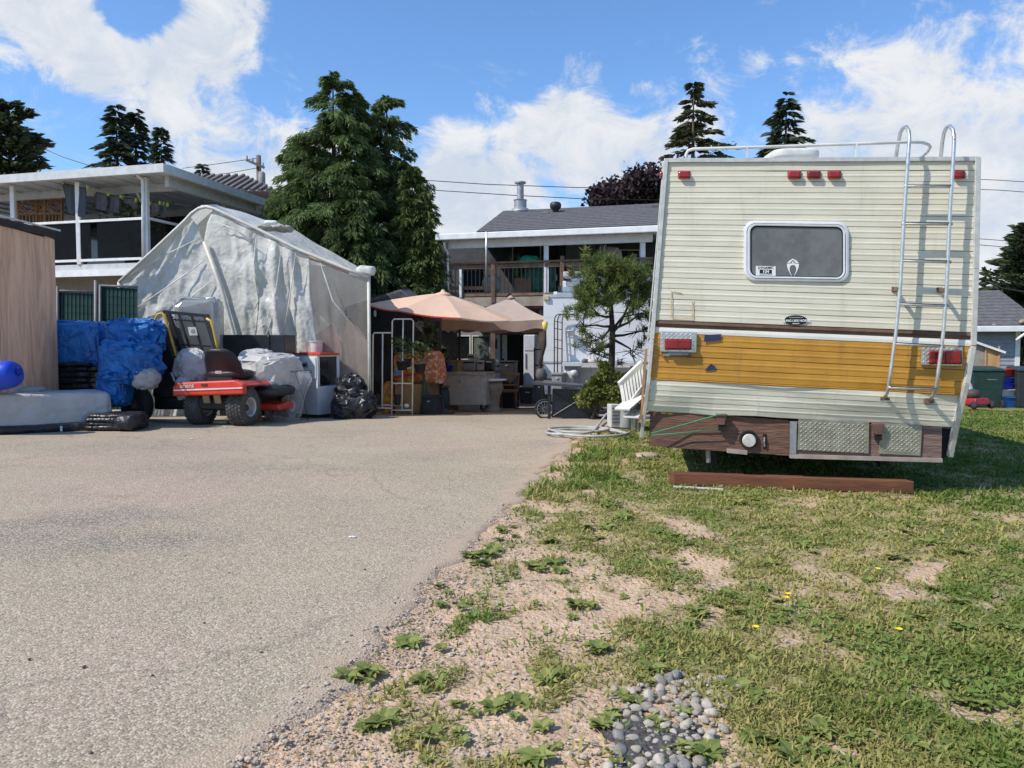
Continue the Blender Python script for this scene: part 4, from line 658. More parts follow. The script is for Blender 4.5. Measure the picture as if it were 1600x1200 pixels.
def tubs():
    base = at(1567, 637, 20.4); z = base.z
    for i, (h, w, c, lab) in enumerate(((.30, .52, (.03, .13, .42), 'lowest blue tub of the stack between the bins'), (.20, .46, (.55, .52, .48), 'white tub stuffed with rags in the stack between the bins'), (.16, .50, (.03, .06, .50), 'deep blue tub above the white one in the stack'), (.16, .48, (.03, .07, .55), 'blue tub just under the red one in the stack'), (.22, .44, (.55, .03, .03), 'red tub on top of the stack between the bins'))):
        t = thing('storage_tub', lab, 'tub', (base.x, base.y, z), R(5*i), 'stacked tubs'); m = M('tub_%d' % i, c, rough=.45); MB().hexa([(-w*.44, -.17, 0), (w*.44, -.17, 0), (w*.44, .17, 0), (-w*.44, .17, 0), (-w/2, -.21, h-.03), (w/2, -.21, h-.03), (w/2, .21, h-.03), (-w/2, .21, h-.03)]).build('body', m, t, world=False, bevel=.02)
        MB().box((0, 0, h-.017), (w+.04, .46, .03)).build('rim', m, t, world=False, bevel=.008); z += h
    RP2 = Pl(at(1530, 560, 21.2), R(15)); t = thing('dog_house', 'plywood hutch with sloping roof standing behind the green bin', 'hutch', at(1540, 600, 21.4)); b = MB(); b.poly(RP2, [(1500, 600), (1539, 600), (1539, 540), (1500, 527)], 0, .9); b.build('side', M('hutch_grey', (.30, .27, .22), (.24, .2, .17)), t)
    MB().poly(RP2, [(1540, 600), (1563, 600), (1563, 549), (1540, 541)], -.02, .9).build('front', M('hutch_tan', (.48, .29, .13), (.4, .24, .11), st=(1, 1, .1)), t); MB().bar(RP2.pt(1500, 526, -.1), RP2.pt(1571, 551, -.1), .06, .06).build('roof_edge', WHT, t); MB().prism([RP2.pt(1500, 525, -.1), RP2.pt(1571, 550, -.1), RP2.pt(1571, 552, -.1), RP2.pt(1500, 527, -.1)], RP2.n*1.1).build('roof', SHG, t)
    [MB().rect(RP2, x, 541, x+2.5, 600, -.05, .03).build('batten', TAN, t) for x in (1539, 1560)]
    c = at(1519, 638, 18.5); t = thing('push_mower', 'small red mower with a white bag hung on its handle', 'mower', c, R(20)); z = 0
    MB().hexa([(-.25, -.3, .10), (.25, -.3, .10), (.25, .3, .10), (-.25, .3, .10), (-.22, -.26, .26), (.22, -.26, .26), (.2, .26, .24), (-.2, .26, .24)]).build('deck', M('mower_red', (.40, .02, .03), rough=.4), t, world=False, bevel=.03); MB().lathe([(.16, .25), (.17, .36), (.12, .45), (0, .47)], (0, 0, 0), 12).build('engine', M('engine_dark', (.06, .055, .05)), t, True, world=False)
    for sx in (-1, 1):
        for sy in (-1, 1): MB().lathe([(0, -.025), (.09, -.025), (.1, 0), (.09, .025), (0, .025)], (sx*.28, sy*.27, .10), 12, 'X').build('wheel', MATS['rubber'], t, True, world=False)
    MB().tube([(-.18, .25, .2), (-.18, .75, .85), (.18, .75, .85), (.18, .25, .2)], .014, 6).build('handle', ALU, t, True, world=False); MB().lump((.24, .3, .42), (.16, .14, .42), .9, .12, .02, 3, 5, 20, 12).build('bag', M('bag_white', (.7, .7, .68)), t, True, world=False)
    MB().box(at(1560, 642, 19.6)+Vector((1, 0, -.03)), (9, 1.4, .07), -R(15)).build('concrete_slab', M('slab_concrete', (.48, .46, .43), (.4, .38, .36)), kind='structure', label='thin concrete slab under the bins')
tubs()
# ---------------------------------------------------------------- utility pole and lines
def poles():
    PW = M('pole_wood', (.16, .12, .09), (.1, .075, .06), scale=6, st=(1, 1, .1)); p = at(404, 243, 40); t = thing('utility_pole', 'weathered utility pole with two crossarms above the neighbour roof', 'pole', (p.x, p.y, -.6))
    MB().tube([(p.x, p.y, -.6), p], [.16, .12], 10).build('post', PW, t, True); a = MB().bar(at(385, 250, 39.8), at(413, 262, 39.8), .1, .12).build('crossarm', PW, t); MB().bar(at(383, 276, 39.8), at(402, 289, 39.8), .1, .12).build('crossarm', PW, t)
    for x, y in ((386, 249), (395, 252.5), (411, 260)): MB().lathe([(.03, 0), (.05, .05), (.03, .1), (.05, .15), (.02, .2)], at(x, y, 39.8), 8).build('insulator', M('insulator', (.3, .32, .33)), a, True)
    MB().lathe([(.16, -.9), (.18, -.85), (.18, -.1), (.1, 0)], at(409, 268, 39.7), 10).build('transformer', M('transformer', (.3, .31, .32)), t, True)
    for i, (pts, lab) in enumerate(([[(285, 263, 40), (340, 256, 40), (404, 247, 40)], 'upper thin cable running left from the utility pole'], [[(310, 277, 40), (360, 270, 40), (404, 262, 40)], 'lower thin cable running left from the utility pole'], [[(70, 233, 38), (100, 246, 36), (150, 262, 34)], 'thin cable dropping to the neighbour roof from the broad pine'],
        [[(640, 280, 30), (760, 288, 30), (900, 293, 30), (1060, 296, 30)], 'upper power cable passing above the house chimney'], [[(660, 296, 30), (800, 305, 30), (920, 311, 30), (1060, 313, 30)], 'second power cable passing across the house flue'], [[(1500, 279, 36), (1560, 281.5, 36), (1720, 292, 36)], 'highest power cable right of the camper'], [[(1500, 295, 36), (1560, 297, 36), (1720, 309, 36)], 'second power cable right of the camper'],
        [[(1500, 371, 36), (1570, 376, 36), (1720, 388, 36)], 'third power cable right of the camper over the garage'], [[(1500, 380, 36), (1570, 386, 36), (1720, 398, 36)], 'lowest straight power cable over the garage'], [[(1545, 440, 30), (1565, 450, 30), (1600, 456, 30), (1680, 460, 30)], 'sagging pale cable in front of the rounded pine'])):
        MB().tube([at(*q) for q in pts], .016 if i < 9 else .025, 5).build('power_cable', M('cable_dark', (.05, .05, .055)), None, True, label=lab, cat='cable', group='overhead cables')
poles()
# ---------------------------------------------------------------- left side: shed, fence, tent, clutter
Z = Vector((0, 0, 1))
def plyshed():
    t = thing('plywood_shed', 'bare plywood shed wall with a dark flat roof edge', 'shed', (-7.6, 10.2, 0)); PW = M('plywood', (.82, .50, .32), (.58, .34, .21), scale=2.2, st=(2.4, 2.4, .28), rough=.9, bump=.25, bscale=18, dist=2.2, stain=((.27, .15, .09), 5.5, .66, .80))
    xr = -6.62; y0, y1 = 9.95, 11.0; zt0, zt1 = 2.71, 2.68
    MB().box((-8.2, 10.45, 1.32), (3.1, .9, 2.6)).build('core', M('shed_dark', (.06, .05, .045)), t)
    for a, b in ((y0, 10.96), (10.965, y1+.2)): MB().hexa([(xr-.02, a, -.02), (xr, a, -.02), (xr, b, -.02), (xr-.02, b, -.02), (xr-.02, a, zt0), (xr, a, zt0), (xr, b, zt1), (xr-.02, b, zt1)]).build('plywood_sheet', PW, t)
    MB().hexa([(-9.8, y0-.012, -.02), (xr, y0-.012, -.02), (xr, y0+.01, -.02), (-9.8, y0+.01, -.02), (-9.8, y0-.012, 2.7), (xr, y0-.012, 2.7), (xr, y0+.01, 2.7), (-9.8, y0+.01, 2.7)]).build('plywood_sheet', PW, t)
    r = MB().hexa([(-10, 9.6, 2.70), (xr+.02, 9.6, 2.70), (xr+.04, 11.15, 2.70), (-10, 11.15, 2.70), (-10, 9.6, 2.80), (xr+.02, 9.6, 2.80), (xr+.04, 11.15, 2.80), (-10, 11.15, 2.80)]).build('roof', M('roof_dark', (.03, .026, .024), (.05, .04, .035), rough=.9), t)
    MB().bar((xr+.06, 9.6, 2.81), (xr+.08, 11.2, 2.81), .03, .022).build('drip_edge', ALU, r)
    pr = thing('shelf_rail', 'perforated white metal rail lying on the shed roof', 'rail', (-7.1, 10.6, 2.84)); MB().bar((-7.6, 10.5, 2.86), (-6.9, 10.55, 2.87), .05, .06).build('channel', WHT, pr); [MB().lathe([(.014, 0), (.014, -.004), (0, -.004)], (-7.5+i*.085, 10.475+.006*i, 2.865), 8, 'Y').build('hole', BLK, pr) for i in range(7)]
plyshed()
def fence():
    f = Pl(at(150, 520, 13.2), R(8)); g0 = f.pt(150, 640); t = thing('chain_link_fence', 'chain-link fence with dark green privacy slats behind the blue tarps', 'fence', (g0.x, g0.y, -.1)); GS = M('slat_green', (.006, .040, .036), (.010, .055, .05), scale=9, rough=.6); GM = M('galvanised', (.17, .175, .18), (.12, .125, .13), metal=.3, rough=.6); WG = M('green_wire', (.01, .05, .045))
    for x0, x1, y0 in ((40, 146, 452), (154, 215, 446)):
        b = MB(); k = int((x1-x0)/3.1)
        for i in range(k): x = x0+(x1-x0)*i/k; b.rect(f, x, y0+2+.015*(x-x0)*3, x+2.75, 640, .01*(i % 2), .008)
        tag(b.build('privacy_slats', GS, t), kind='stuff'); MB().tube([f.pt(x0, y0, -.02), f.pt(x1, y0+(x1-x0)*.04, -.02)], .018, 8).build('top_rail', GM, t, True)
        w = MB(); [w.bar(f.pt(x0, y, -.012), f.pt(x1, y+4, -.012), .004, .004) for y in range(460, 640, 12)]; tag(w.build('wire', WG, t), kind='stuff')
    for x, y0 in ((150, 438), (156.5, 446), (90, 447)): MB().tube([f.pt(x, 645, -.03), f.pt(x, y0, -.03)], .033 if x == 150 else .022, 10).build('fence_post', GM, t, True)
fence()
FILM = M('plastic_film', (.80, .80, .75), (.68, .68, .63), scale=2.2, rough=.34, spec=.5, trans=.30, crumple=4.5, cstr=.26, stain=((.56, .58, .48), 3, .55, .8)); FILMB = M('plastic_film_aged', (.76, .75, .69), (.62, .61, .55), scale=2.5, rough=.34, trans=.30, crumple=4.5, cstr=.26); FILMC = M('clear_film', (.62, .58, .54), (.54, .5, .47), scale=3, rough=.2, spec=.6, trans=.45, alpha=.36, bump=.4, bscale=8)
def poly_at(tab, s):
    s = min(max(s, 0), 1)
    for (a, *p), (b, *q) in zip(tab, tab[1:]):
        if s <= b: k = (s-a)/(b-a); return [x+(y-x)*k for x, y in zip(p, q)]
    return tab[-1][1:]
def tent():
    P = Pl(at(380, 540, 13.6), R(5)); g0 = P.pt(380, 645); t = thing('plastic_tent', 'carport tent of draped translucent plastic over a bent pipe frame', 'tent', (g0.x, g0.y, -.1))
    RE = [(0, 297, 338), (.14, 308, 352), (.22, 319, 378), (.42, 346, 450), (.68, 370, 540), (1, 386, 652)]; LE = [(0, 186, 441), (.10, 189, 458), (.45, 196, 530), (1, 203, 655)]
    def fold(x, y, sd, amp): 
        w = Vector((x*.034+.010*y, y*.008, sd)); r = noise.ridged_multi_fractal(w, 1., 2.1, 3, 1., 2.); f = noise.noise(Vector((x*.045, y*.05, sd+4))); g = noise.ridged_multi_fractal(Vector((x*.09-.02*y, y*.06, sd+7)), .9, 2.2, 3, 1., 2.); return -(r-1.)*amp-f*amp*.35-(g-1)*amp*.16
    def left(s, v):
        a, b = poly_at(LE, v), poly_at(RE, v); x, y = a[0]+(b[0]-a[0])*s, a[1]+(b[1]-a[1])*s; k = min(1, 5*s, 5*(1-s)+.3, 6*v+.15); return P.pt(x, y, .02+fold(x, y, 1, .045)*k+.12*math.sin(s*3.14)*math.sin(min(1, v*1.2)*3.14))
    left_pt = lambda x, y: P.pt(x, y, .0)
    MB().grid(left, 60, 60).build('left_sheet', FILM, t, True, solid=.003)
    TOP = [(0, 334, 326), (.06, 346, 336), (.12, 358, 339), (.21, 380, 354), (.30, 402, 359), (.36, 416, 372), (.42, 432, 375), (.48, 449, 389), (.55, 466, 391), (.63, 486, 405), (.72, 508, 409), (.80, 527, 419), (.88, 545, 421), (1, 575, 433)]; BOT = [(0, 386, 652), (1, 578, 645)]; LR = [(0, 334, 326), (.13, 324, 348), (.20, 319, 376), (.42, 346, 450), (.68, 370, 540), (1, 386, 652)]
    def rp(s, v):
        a, b, l = poly_at(TOP, s), poly_at(BOT, s), poly_at(LR, v); lx, ly = 334+(386-334)*v, 326+(652-326)*v; return a[0]*(1-v)+b[0]*v+(l[0]-lx)*(1-s)**2, a[1]*(1-v)+b[1]*v+(l[1]-ly)*(1-s)**2
    def right(s0, s1, amp):
        def fn(s, v):
            s = s0+(s1-s0)*s; x, y = rp(s, v); m = math.exp(-((s-.36)/.2)**2); k = min(1, 6*s+.1, 6*(1-s)+.15, 8*v+.2); return P.pt(x, y, -.02+(fold(x-.28*y, y*.6, 3, amp*(.55+1.5*m)))*k-.10*math.sin(v*3.14)*m)
        return fn
    MB().grid(right(0, .62, .06), 64, 64).build('right_sheet', FILMB, t, True, solid=.003); MB().grid(right(.615, 1, .055), 40, 60).build('clear_sheet', FILMC, t, True)
    SM = M('seam_tape', (.80, .80, .76), rough=.35)
    for pts in ([(212, 482), (262, 448), (318, 408)], [(192, 478), (205, 520), (216, 560)], [(250, 500), (290, 470), (330, 440)], [(205, 430), (255, 400), (312, 372)]):
        MB().tube([left_pt(*q) for q in pts], .010, 5).build('seam', SM, t, True)
    for pts in ([(400, 368), (396, 420), (404, 470), (378, 520)], [(440, 385), (432, 450), (424, 500), (404, 560)], [(462, 394), (452, 470), (440, 540)], [(335, 345), (370, 360), (398, 380)], [(500, 410), (520, 470), (560, 520)]):
        MB().tube([P.pt(x, y, -.13) for x, y in pts], [.004]+[.016]*(len(pts)-2)+[.004], 6).build('crease', FILMB, t, True)
    BK = [(0, 340, 322), (.3, 432, 346), (.55, 492, 378), (.85, 560, 417), (1, 579, 429)]; D = 4.2
    def roof(s, v): a, b = poly_at(TOP, s), poly_at(BK, s); p, q = P.pt(a[0], a[1]-1, .0), P.pt(b[0], b[1], D); return p.lerp(q, v)+Z*(-.16*math.sin(v*3.14)*math.sin(s*3.14)-.07*abs(math.sin(v*9.4))*math.sin(s*3.14)+.06*noise.noise(Vector((s*6, v*7, 2)))+.05*(noise.ridged_multi_fractal(Vector((s*4, v*5, 1)), 1, 2, 3, 1, 2)-1)*math.sin(v*3.14))
    MB().grid(roof, 40, 30).build('roof_sheet', FILM, t, True)
    ap, le = P.pt(316, 323, 0), P.pt(186, 441, 0); bL = P.pt(340, 322, D); dl = le-ap
    MB().grid(lambda s, v: (ap+(bL-ap)*v)+dl*s*(1-.0*v)+Z*(-.08*math.sin(s*3.14)*math.sin(v*3.14)), 20, 16).build('roof_sheet', FILM, t, True); lb = bL+dl; MB().grid(lambda s, v: le.lerp(lb, s)*(1-v)+Vector(((le.lerp(lb, s)).x, (le.lerp(lb, s)).y, -.2))*v, 14, 10).build('side_sheet', FILM, t, True)
    re, rb = P.pt(575, 432, 0), P.pt(579, 429, D); MB().grid(lambda s, v: re.lerp(rb, s)*(1-v)+Vector(((re.lerp(rb, s)).x, (re.lerp(rb, s)).y, -.25))*v, 14, 10).build('side_sheet', FILM, t, True)
    mb = MB(); mb.add([lb, bL, rb, Vector((rb.x, rb.y, -.3)), Vector((lb.x, lb.y, -.3))], [(0, 1, 2, 3, 4)]); mb.build('rear_sheet', FILM, t)
    PI = M('frame_pipe', (.62, .60, .52), (.52, .5, .43), rough=.5)
    MB().tube([P.pt(x, y, -.05) for x, y in ((186, 441), (240, 391), (288, 346), (300, 333), (311, 325.5), (322, 323), (334, 326), (345, 331), (402, 358), (466, 390), (540, 420), (576, 433))], .030, 10).build('frame_pipe', PI, t, True); MB().tube([P.pt(x, y, -.10) for x, y in ((319, 378), (346, 450), (370, 540), (377, 570))], .035, 8).build('frame_pipe', PI, t, True)
    for x, y in ((186, 441), (576, 433)): p = P.pt(x, y, 0); MB().tube([p, (p.x, p.y, -.15)], .03, 8).build('frame_leg', PI, t, True)
    MB().tube([ap, bL], .03, 8).build('ridge_pipe', PI, t, True)
    MB().lump(P.pt(430, 357, .5), (.55, .5, .12), .8, .1, .05, 5, 5).build('rag', M('rag_grey', (.36, .33, .28)), t, True); MB().tube([P.pt(462, 396, .05), P.pt(500, 408, .08), P.pt(545, 426, .05)], .035, 7).build('wood_pole', M('pole_pinkwood', (.5, .36, .28), (.4, .28, .2)), t, True); MB().lump(P.pt(571, 424, .1), (.32, .3, .14), .6, .1, .03, 8, 5, 24, 12).build('rolled_corner', FILM, t, True)
    MB().lump(P.pt(424, 348, .8), (.22, .1, .07), .7, .0, .02, 2, nu=16, nv=8).build('white_tie', WHT, t, True)
    for i, (px, c, lab) in enumerate(((((486, 640), (530, 640), (534, 545), (522, 503), (484, 530)), (.36, .23, .19), 'pinkish board leaning inside the tent behind the clear plastic'), (((530, 640), (575, 640), (575, 535), (560, 512), (541, 496), (533, 560)), (.27, .205, .165), 'brown board leaning inside the tent near its right corner'))):
        MB().poly(P, px, .12+.03*i, .02).build('leaning_board', M('leaning_%d' % i, c, rough=.8), label=lab, cat='board')
tent()
BT = M('blue_tarp', (.014, .18, .50), (.012, .13, .40), scale=4, rough=.38, spec=.5, crumple=5, cstr=.35, stain=((.09, .24, .50), 6, .6, .85)); BTD = M('blue_tarp_deep', (.012, .145, .43), (.01, .09, .31), scale=4, rough=.4, crumple=6, cstr=.5); BPL = M('black_plastic', (.016, .016, .018), (.025, .025, .028), scale=5, rough=.38, spec=.4, crumple=6, cstr=.45); GRT = M('grey_tarp', (.45, .455, .45), (.38, .385, .38), scale=3, rough=.6, crumple=4, cstr=.35, stain=((.33, .33, .33), 4, .55, .8))
def left_clutter():
    MB().facet(at(122, 538, 11.72), (.94, .75, .70), 3, 40, 16, .36, .05, .1, .045, 13).build('blue_tarp', BT, None, False, label='boxy pile under a smooth blue tarp on the black wrapped stack', cat='tarp', group='blue tarps')
    MB().facet(at(212, 526, 11.3), (.80, .7, .52), 8, 34, 18, .6, .11, .3).facet(at(203, 566, 11.0), (.74, .66, .66), 21, 34, 20, .6, .12, -.2).facet(at(180, 605, 10.95), (.40, .4, .56), 15, 24, 18, .5, .10, 0, .06, 7).build('blue_tarp', BTD, None, False, label='crumpled deep blue tarp bundle tucked against the lift gate', cat='tarp', group='blue tarps')
    MB().facet(at(228, 592, 10.8), (.36, .26, .30), 5, 22, 14, .7, .12).build('plastic_wrap', M('wrap_grey', (.33, .34, .35), (.25, .26, .27), rough=.3), None, True, label='loose grey plastic hanging out under the crumpled blue tarp', cat='wrap')
    c = at(120, 632, 11.72); t = thing('wrapped_stack', 'stack wrapped in rippled black plastic beneath the boxy blue tarp', 'stack', (c.x, c.y, 0)); b = MB()
    for i in range(9): b.lump((c.x+.01*math.sin(i*2.1), c.y, .10+i*.088), (.80+.03*math.sin(i*3), .75, .098), .28, .01, .008, i, 7, 40, 8)
    b.build('black_wrap', BPL, t, True); MB().lump((c.x, c.y, .875), (.88, .85, .05), .35, .02, .02, 4, 9, 40, 10).build('top_flap', BPL, t, True); MB().box((c.x, c.y, .04), (.76, .7, .08)).build('pallet', BRN, t)
    c = at(182, 655, 10.5); b = MB(); [b.lump((c.x+.02*(i % 2), c.y, .05+i*.05), (.70-.03*i, .55, .06), .3, .01, .01, i+30, 7, 36, 8) for i in range(4)]; b.lump((c.x+.26, c.y-.1, .12), (.3, .5, .22), .7, .08, .03, 6, 5, 30, 16); b.build('black_sacks', BPL, None, True, label='low pile of flattened black sacks beside the grey covered mattress', cat='sacks')
    # grey covered long pile
    a, d = G(-90, 683), G(152, 671); m = (a+d)/2; L_ = (d-a).length; rz = math.atan2(d.y-a.y, d.x-a.x); t = thing('covered_pile', 'long low pile under a grey tarp on black sheeting', 'pile', (m.x, m.y+.35, 0), rz)
    MB().lump((0, .02, .30), (L_, .78, .46), .22, .012, .012, 3, 13, 80, 30, cs=3).build('grey_cover', GRT, t, True, world=False); MB().lump((0, 0, .055), (L_+.08, .9, .11), .22, .01, .015, 5, 17, 60, 12).build('black_sheet', BPL, t, True, world=False); MB().lump((-.45, .12, .55), (L_*.62, .35, .10), .5, .05, .03, 9, 5, 48, 14).build('folded_cover', M('grey_fold', (.42, .42, .42), (.36, .36, .36), rough=.7), t, True, world=False)
    MB().box((.25, -.46, .05), (.025, .01, .07)).build('label_tag', WHT, t, world=False)
    t = thing('plastic_drum', 'bright blue plastic drum lying behind the grey covered pile', 'drum', at(-6, 592, 9.72)+Vector((0, 0, -.25))); MB().lathe([(0, -.44), (.11, -.44), (.155, -.42), (.178, -.36), (.182, -.1), (.19, -.08), (.19, -.05), (.182, -.03), (.182, .26), (.172, .36), (.135, .42), (0, .43)], at(-24, 592, 9.72), 28, m=Matrix.Rotation(R(80), 3, 'Y')).build('body', M('drum_blue', (.01, .06, .52), (.01, .05, .44), rough=.4), t, True)
    MB().lathe([(.05, 0), (.05, .03), (0, .03)], at(-24, 592, 9.72)+Vector((.425, 0, .1)), 12, 'X').build('bung', M('drum_blue2', (.01, .04, .35)), t, True)
    # blue sign
    S = Pl(at(210, 515, 11.75), R(6)); t = thing('lawn_sign', 'blue sign board with white lettering behind the crumpled tarp', 'sign', S.pt(210, 640)); MB().rect(S, 171, 502, 250, 545, 0, .012).build('board', M('sign_blue', (.02, .08, .26), rough=.5), t); text('N', .17, WHT, t, S.pt(179, 521.5, -.005), S.u, Z, bold=.008); text('NO', .0001, WHT, t, S.pt(250, 530, .006), S.u, Z) if 0 else None
    MB().rect(S, 175, 504, 186, 508, -.004, .003).build('print_strip', M('sign_red', (.55, .2, .12)), t); MB().tube([S.pt(205, 645, .03), S.pt(205, 505, .03)], .012, 6).build('stake', GREYW, t)
    # trailer wheel under the tarp
    c = at(214, 622, 11.4); t = thing('dolly', 'dark spare wheel standing below the crumpled blue tarp', 'wheel', (c.x, c.y, 0), R(-25)); rub = MATS['rubber']; MB().lathe([(.13, -.08), (.22, -.095), (.27, -.07), (.275, 0), (.27, .07), (.22, .095), (.13, .08)], (0, 0, .275), 26, m=Matrix.Rotation(R(90), 3, 'X'), caps=False).build('tyre', rub, t, True, world=False); MB().lathe([(0, -.05), (.05, -.06), (.06, -.03), (.13, -.05), (.13, .05), (0, .05)], (0, 0, .275), 18, m=Matrix.Rotation(R(90), 3, 'X')).build('rim', M('rim_dark', (.10, .10, .10), metal=.5, rough=.5), t, True, world=False)
    # black machine body with mesh gate and yellow handles
    Y0 = 11.75; Q = Pl(at(290, 560, Y0), R(4)); t = thing('lift_gate', 'black expanded-mesh lift gate with yellow grab handles', 'lift gate', Q.pt(280, 655)); t.location.z = 0; WM[t.name] = Matrix.Translation(t.location)
    MK = M('machine_black', (.012, .013, .017), (.02, .021, .026), rough=.4); MB().poly(Q, [(240, 640), (292, 640), (294, 600), (276, 565), (262, 530), (256, 512), (247, 506), (242, 512)], -.10, .5).build('mast_cover', MK, t, bevel=.03); MB().poly(Q, [(238, 620), (272, 622), (276, 575), (240, 570)], -.16, .07).build('cover_panel', MK, t, bevel=.02)
    YL = M('handle_yellow', (.62, .40, .04), (.5, .32, .05), scale=20, rough=.45)
    for pts in ([(242, 508, -.15), (243, 498, -.16), (247, 491, -.16), (253, 489.5, -.15), (258, 495, -.14), (262, 510, -.14), (269, 535, -.14), (275, 556, -.14)], [(323, 498, -.10), (329, 501, -.12), (333, 512, -.12), (338, 535, -.12), (342, 551, -.12)]): MB().tube([Q.pt(*p) for p in pts], .020, 8).build('handle', YL, t, True)
    for x, y in ((275, 558), (343, 552)): MB().lathe([(.0, -.02), (.025, -.015), (.025, .015), (0, .02)], Q.pt(x, y, -.13), 10, 'Y').build('pivot', BLK, t)
    FR = lambda a, c, w=.028: MB().bar(Q.pt(*a), Q.pt(*c), w, w, Q.n)
    for a, c, w in (((255, 487, .05), (326, 494, .05), .05), ((262, 487, .05), (300, 600, -.02), .06), ((279, 490, .05), (312, 590, -.02), .028), ((299, 491, .05), (330, 590, -.02), .028), ((322, 492, .04), (346, 570, -.02), .075), ((273, 538, .0), (328, 541, .0), .026), ((263, 499, .03), (322, 503, .03), .026)): FR(a, c, w).build('frame_bar', MK, t)
    b = MB(); tl, tr, bl, br = (262, 490), (318, 494), (300, 600), (346, 592); pos = lambda a, c: Q.pt((tl[0]*(1-a)+tr[0]*a)*(1-c)+(bl[0]*(1-a)+br[0]*a)*c, (tl[1]*(1-a)+tr[1]*a)*(1-c)+(bl[1]*(1-a)+br[1]*a)*c, .05-.06*c)
    for i in range(-14, 34):
        for s in (1, -1):
            pts = [(a, (i+.5)/30+s*(a-.5)*.35) for a in np.linspace(0, 1, 6)]; pts = [p for p in pts if 0 <= p[1] <= 1]
            for p, q in zip(pts, pts[1:]): b.bar(pos(*p), pos(*q), .006, .010, Q.n)
    tag(b.build('expanded_mesh', MK, t), kind='stuff'); MB().poly(Q, [(296, 524), (309, 524), (306, 511), (293, 511)], -.02, .006).build('notice_plate', M('notice_white', (.6, .6, .58)), t); MB().lathe([(.0, -.002), (.035, -.002), (.035, .002)], Q.pt(301.5, 517.5, -.024), 14, 'Y').build('notice_ring', M('notice_grey', (.3, .3, .3)), t)
    MB().tube([Q.pt(268, 582, -.18), Q.pt(273, 596, -.19)], .018, 8).build('grip', WHT, t, True)
    # things behind it
    MB().facet(at(311, 515, 12.6), (.72, .6, 1.05), 6, 26, 14, .28, .035, .2, .03, 9).build('wrapped_box', M('shrink_wrap', (.40, .405, .39), (.30, .305, .29), scale=3, rough=.18, spec=.7, alpha=.85), None, False, label='tall box shrouded in clear shrink wrap behind the lift gate', cat='box')
    Pn = Pl(at(395, 550, 12.7), R(4)); t = thing('metal_cabinet', 'flat black metal cabinet standing behind the riding mower', 'cabinet', Pn.pt(395, 655)); MB().rect(Pn, 343, 523, 421, 650, 0, .5).build('door_panel', MK, t, bevel=.01); MB().rect(Pn, 422, 523, 445, 650, 0.01, .5).build('side_panel', MK, t, bevel=.01); [MB().lathe([(0, -.006), (.008, -.005), (.009, 0)], Pn.pt(x, 525, 0), 8, 'Y').build('screw', ALU, t) for x in (348, 419)]
    # pipe on the ground
    a, d = G(222, 659), G(354, 663); MB().tube([a+Z*.028, a.lerp(d, .72)+Z*.028], .024, 10).build('plastic_pipe', M('pipe_beige', (.46, .41, .31), (.4, .35, .27)), None, True, label='beige pipe lying on the asphalt in front of the riding mower', cat='pipe'); MB().tube([a.lerp(d, .70)+Z*.03, d+Z*.03], .027, 12).build('pipe_sleeve', M('pipe_cream', (.66, .60, .40)), None, True, label='cream pipe sleeve on the end of the beige pipe', cat='pipe')
left_clutter()
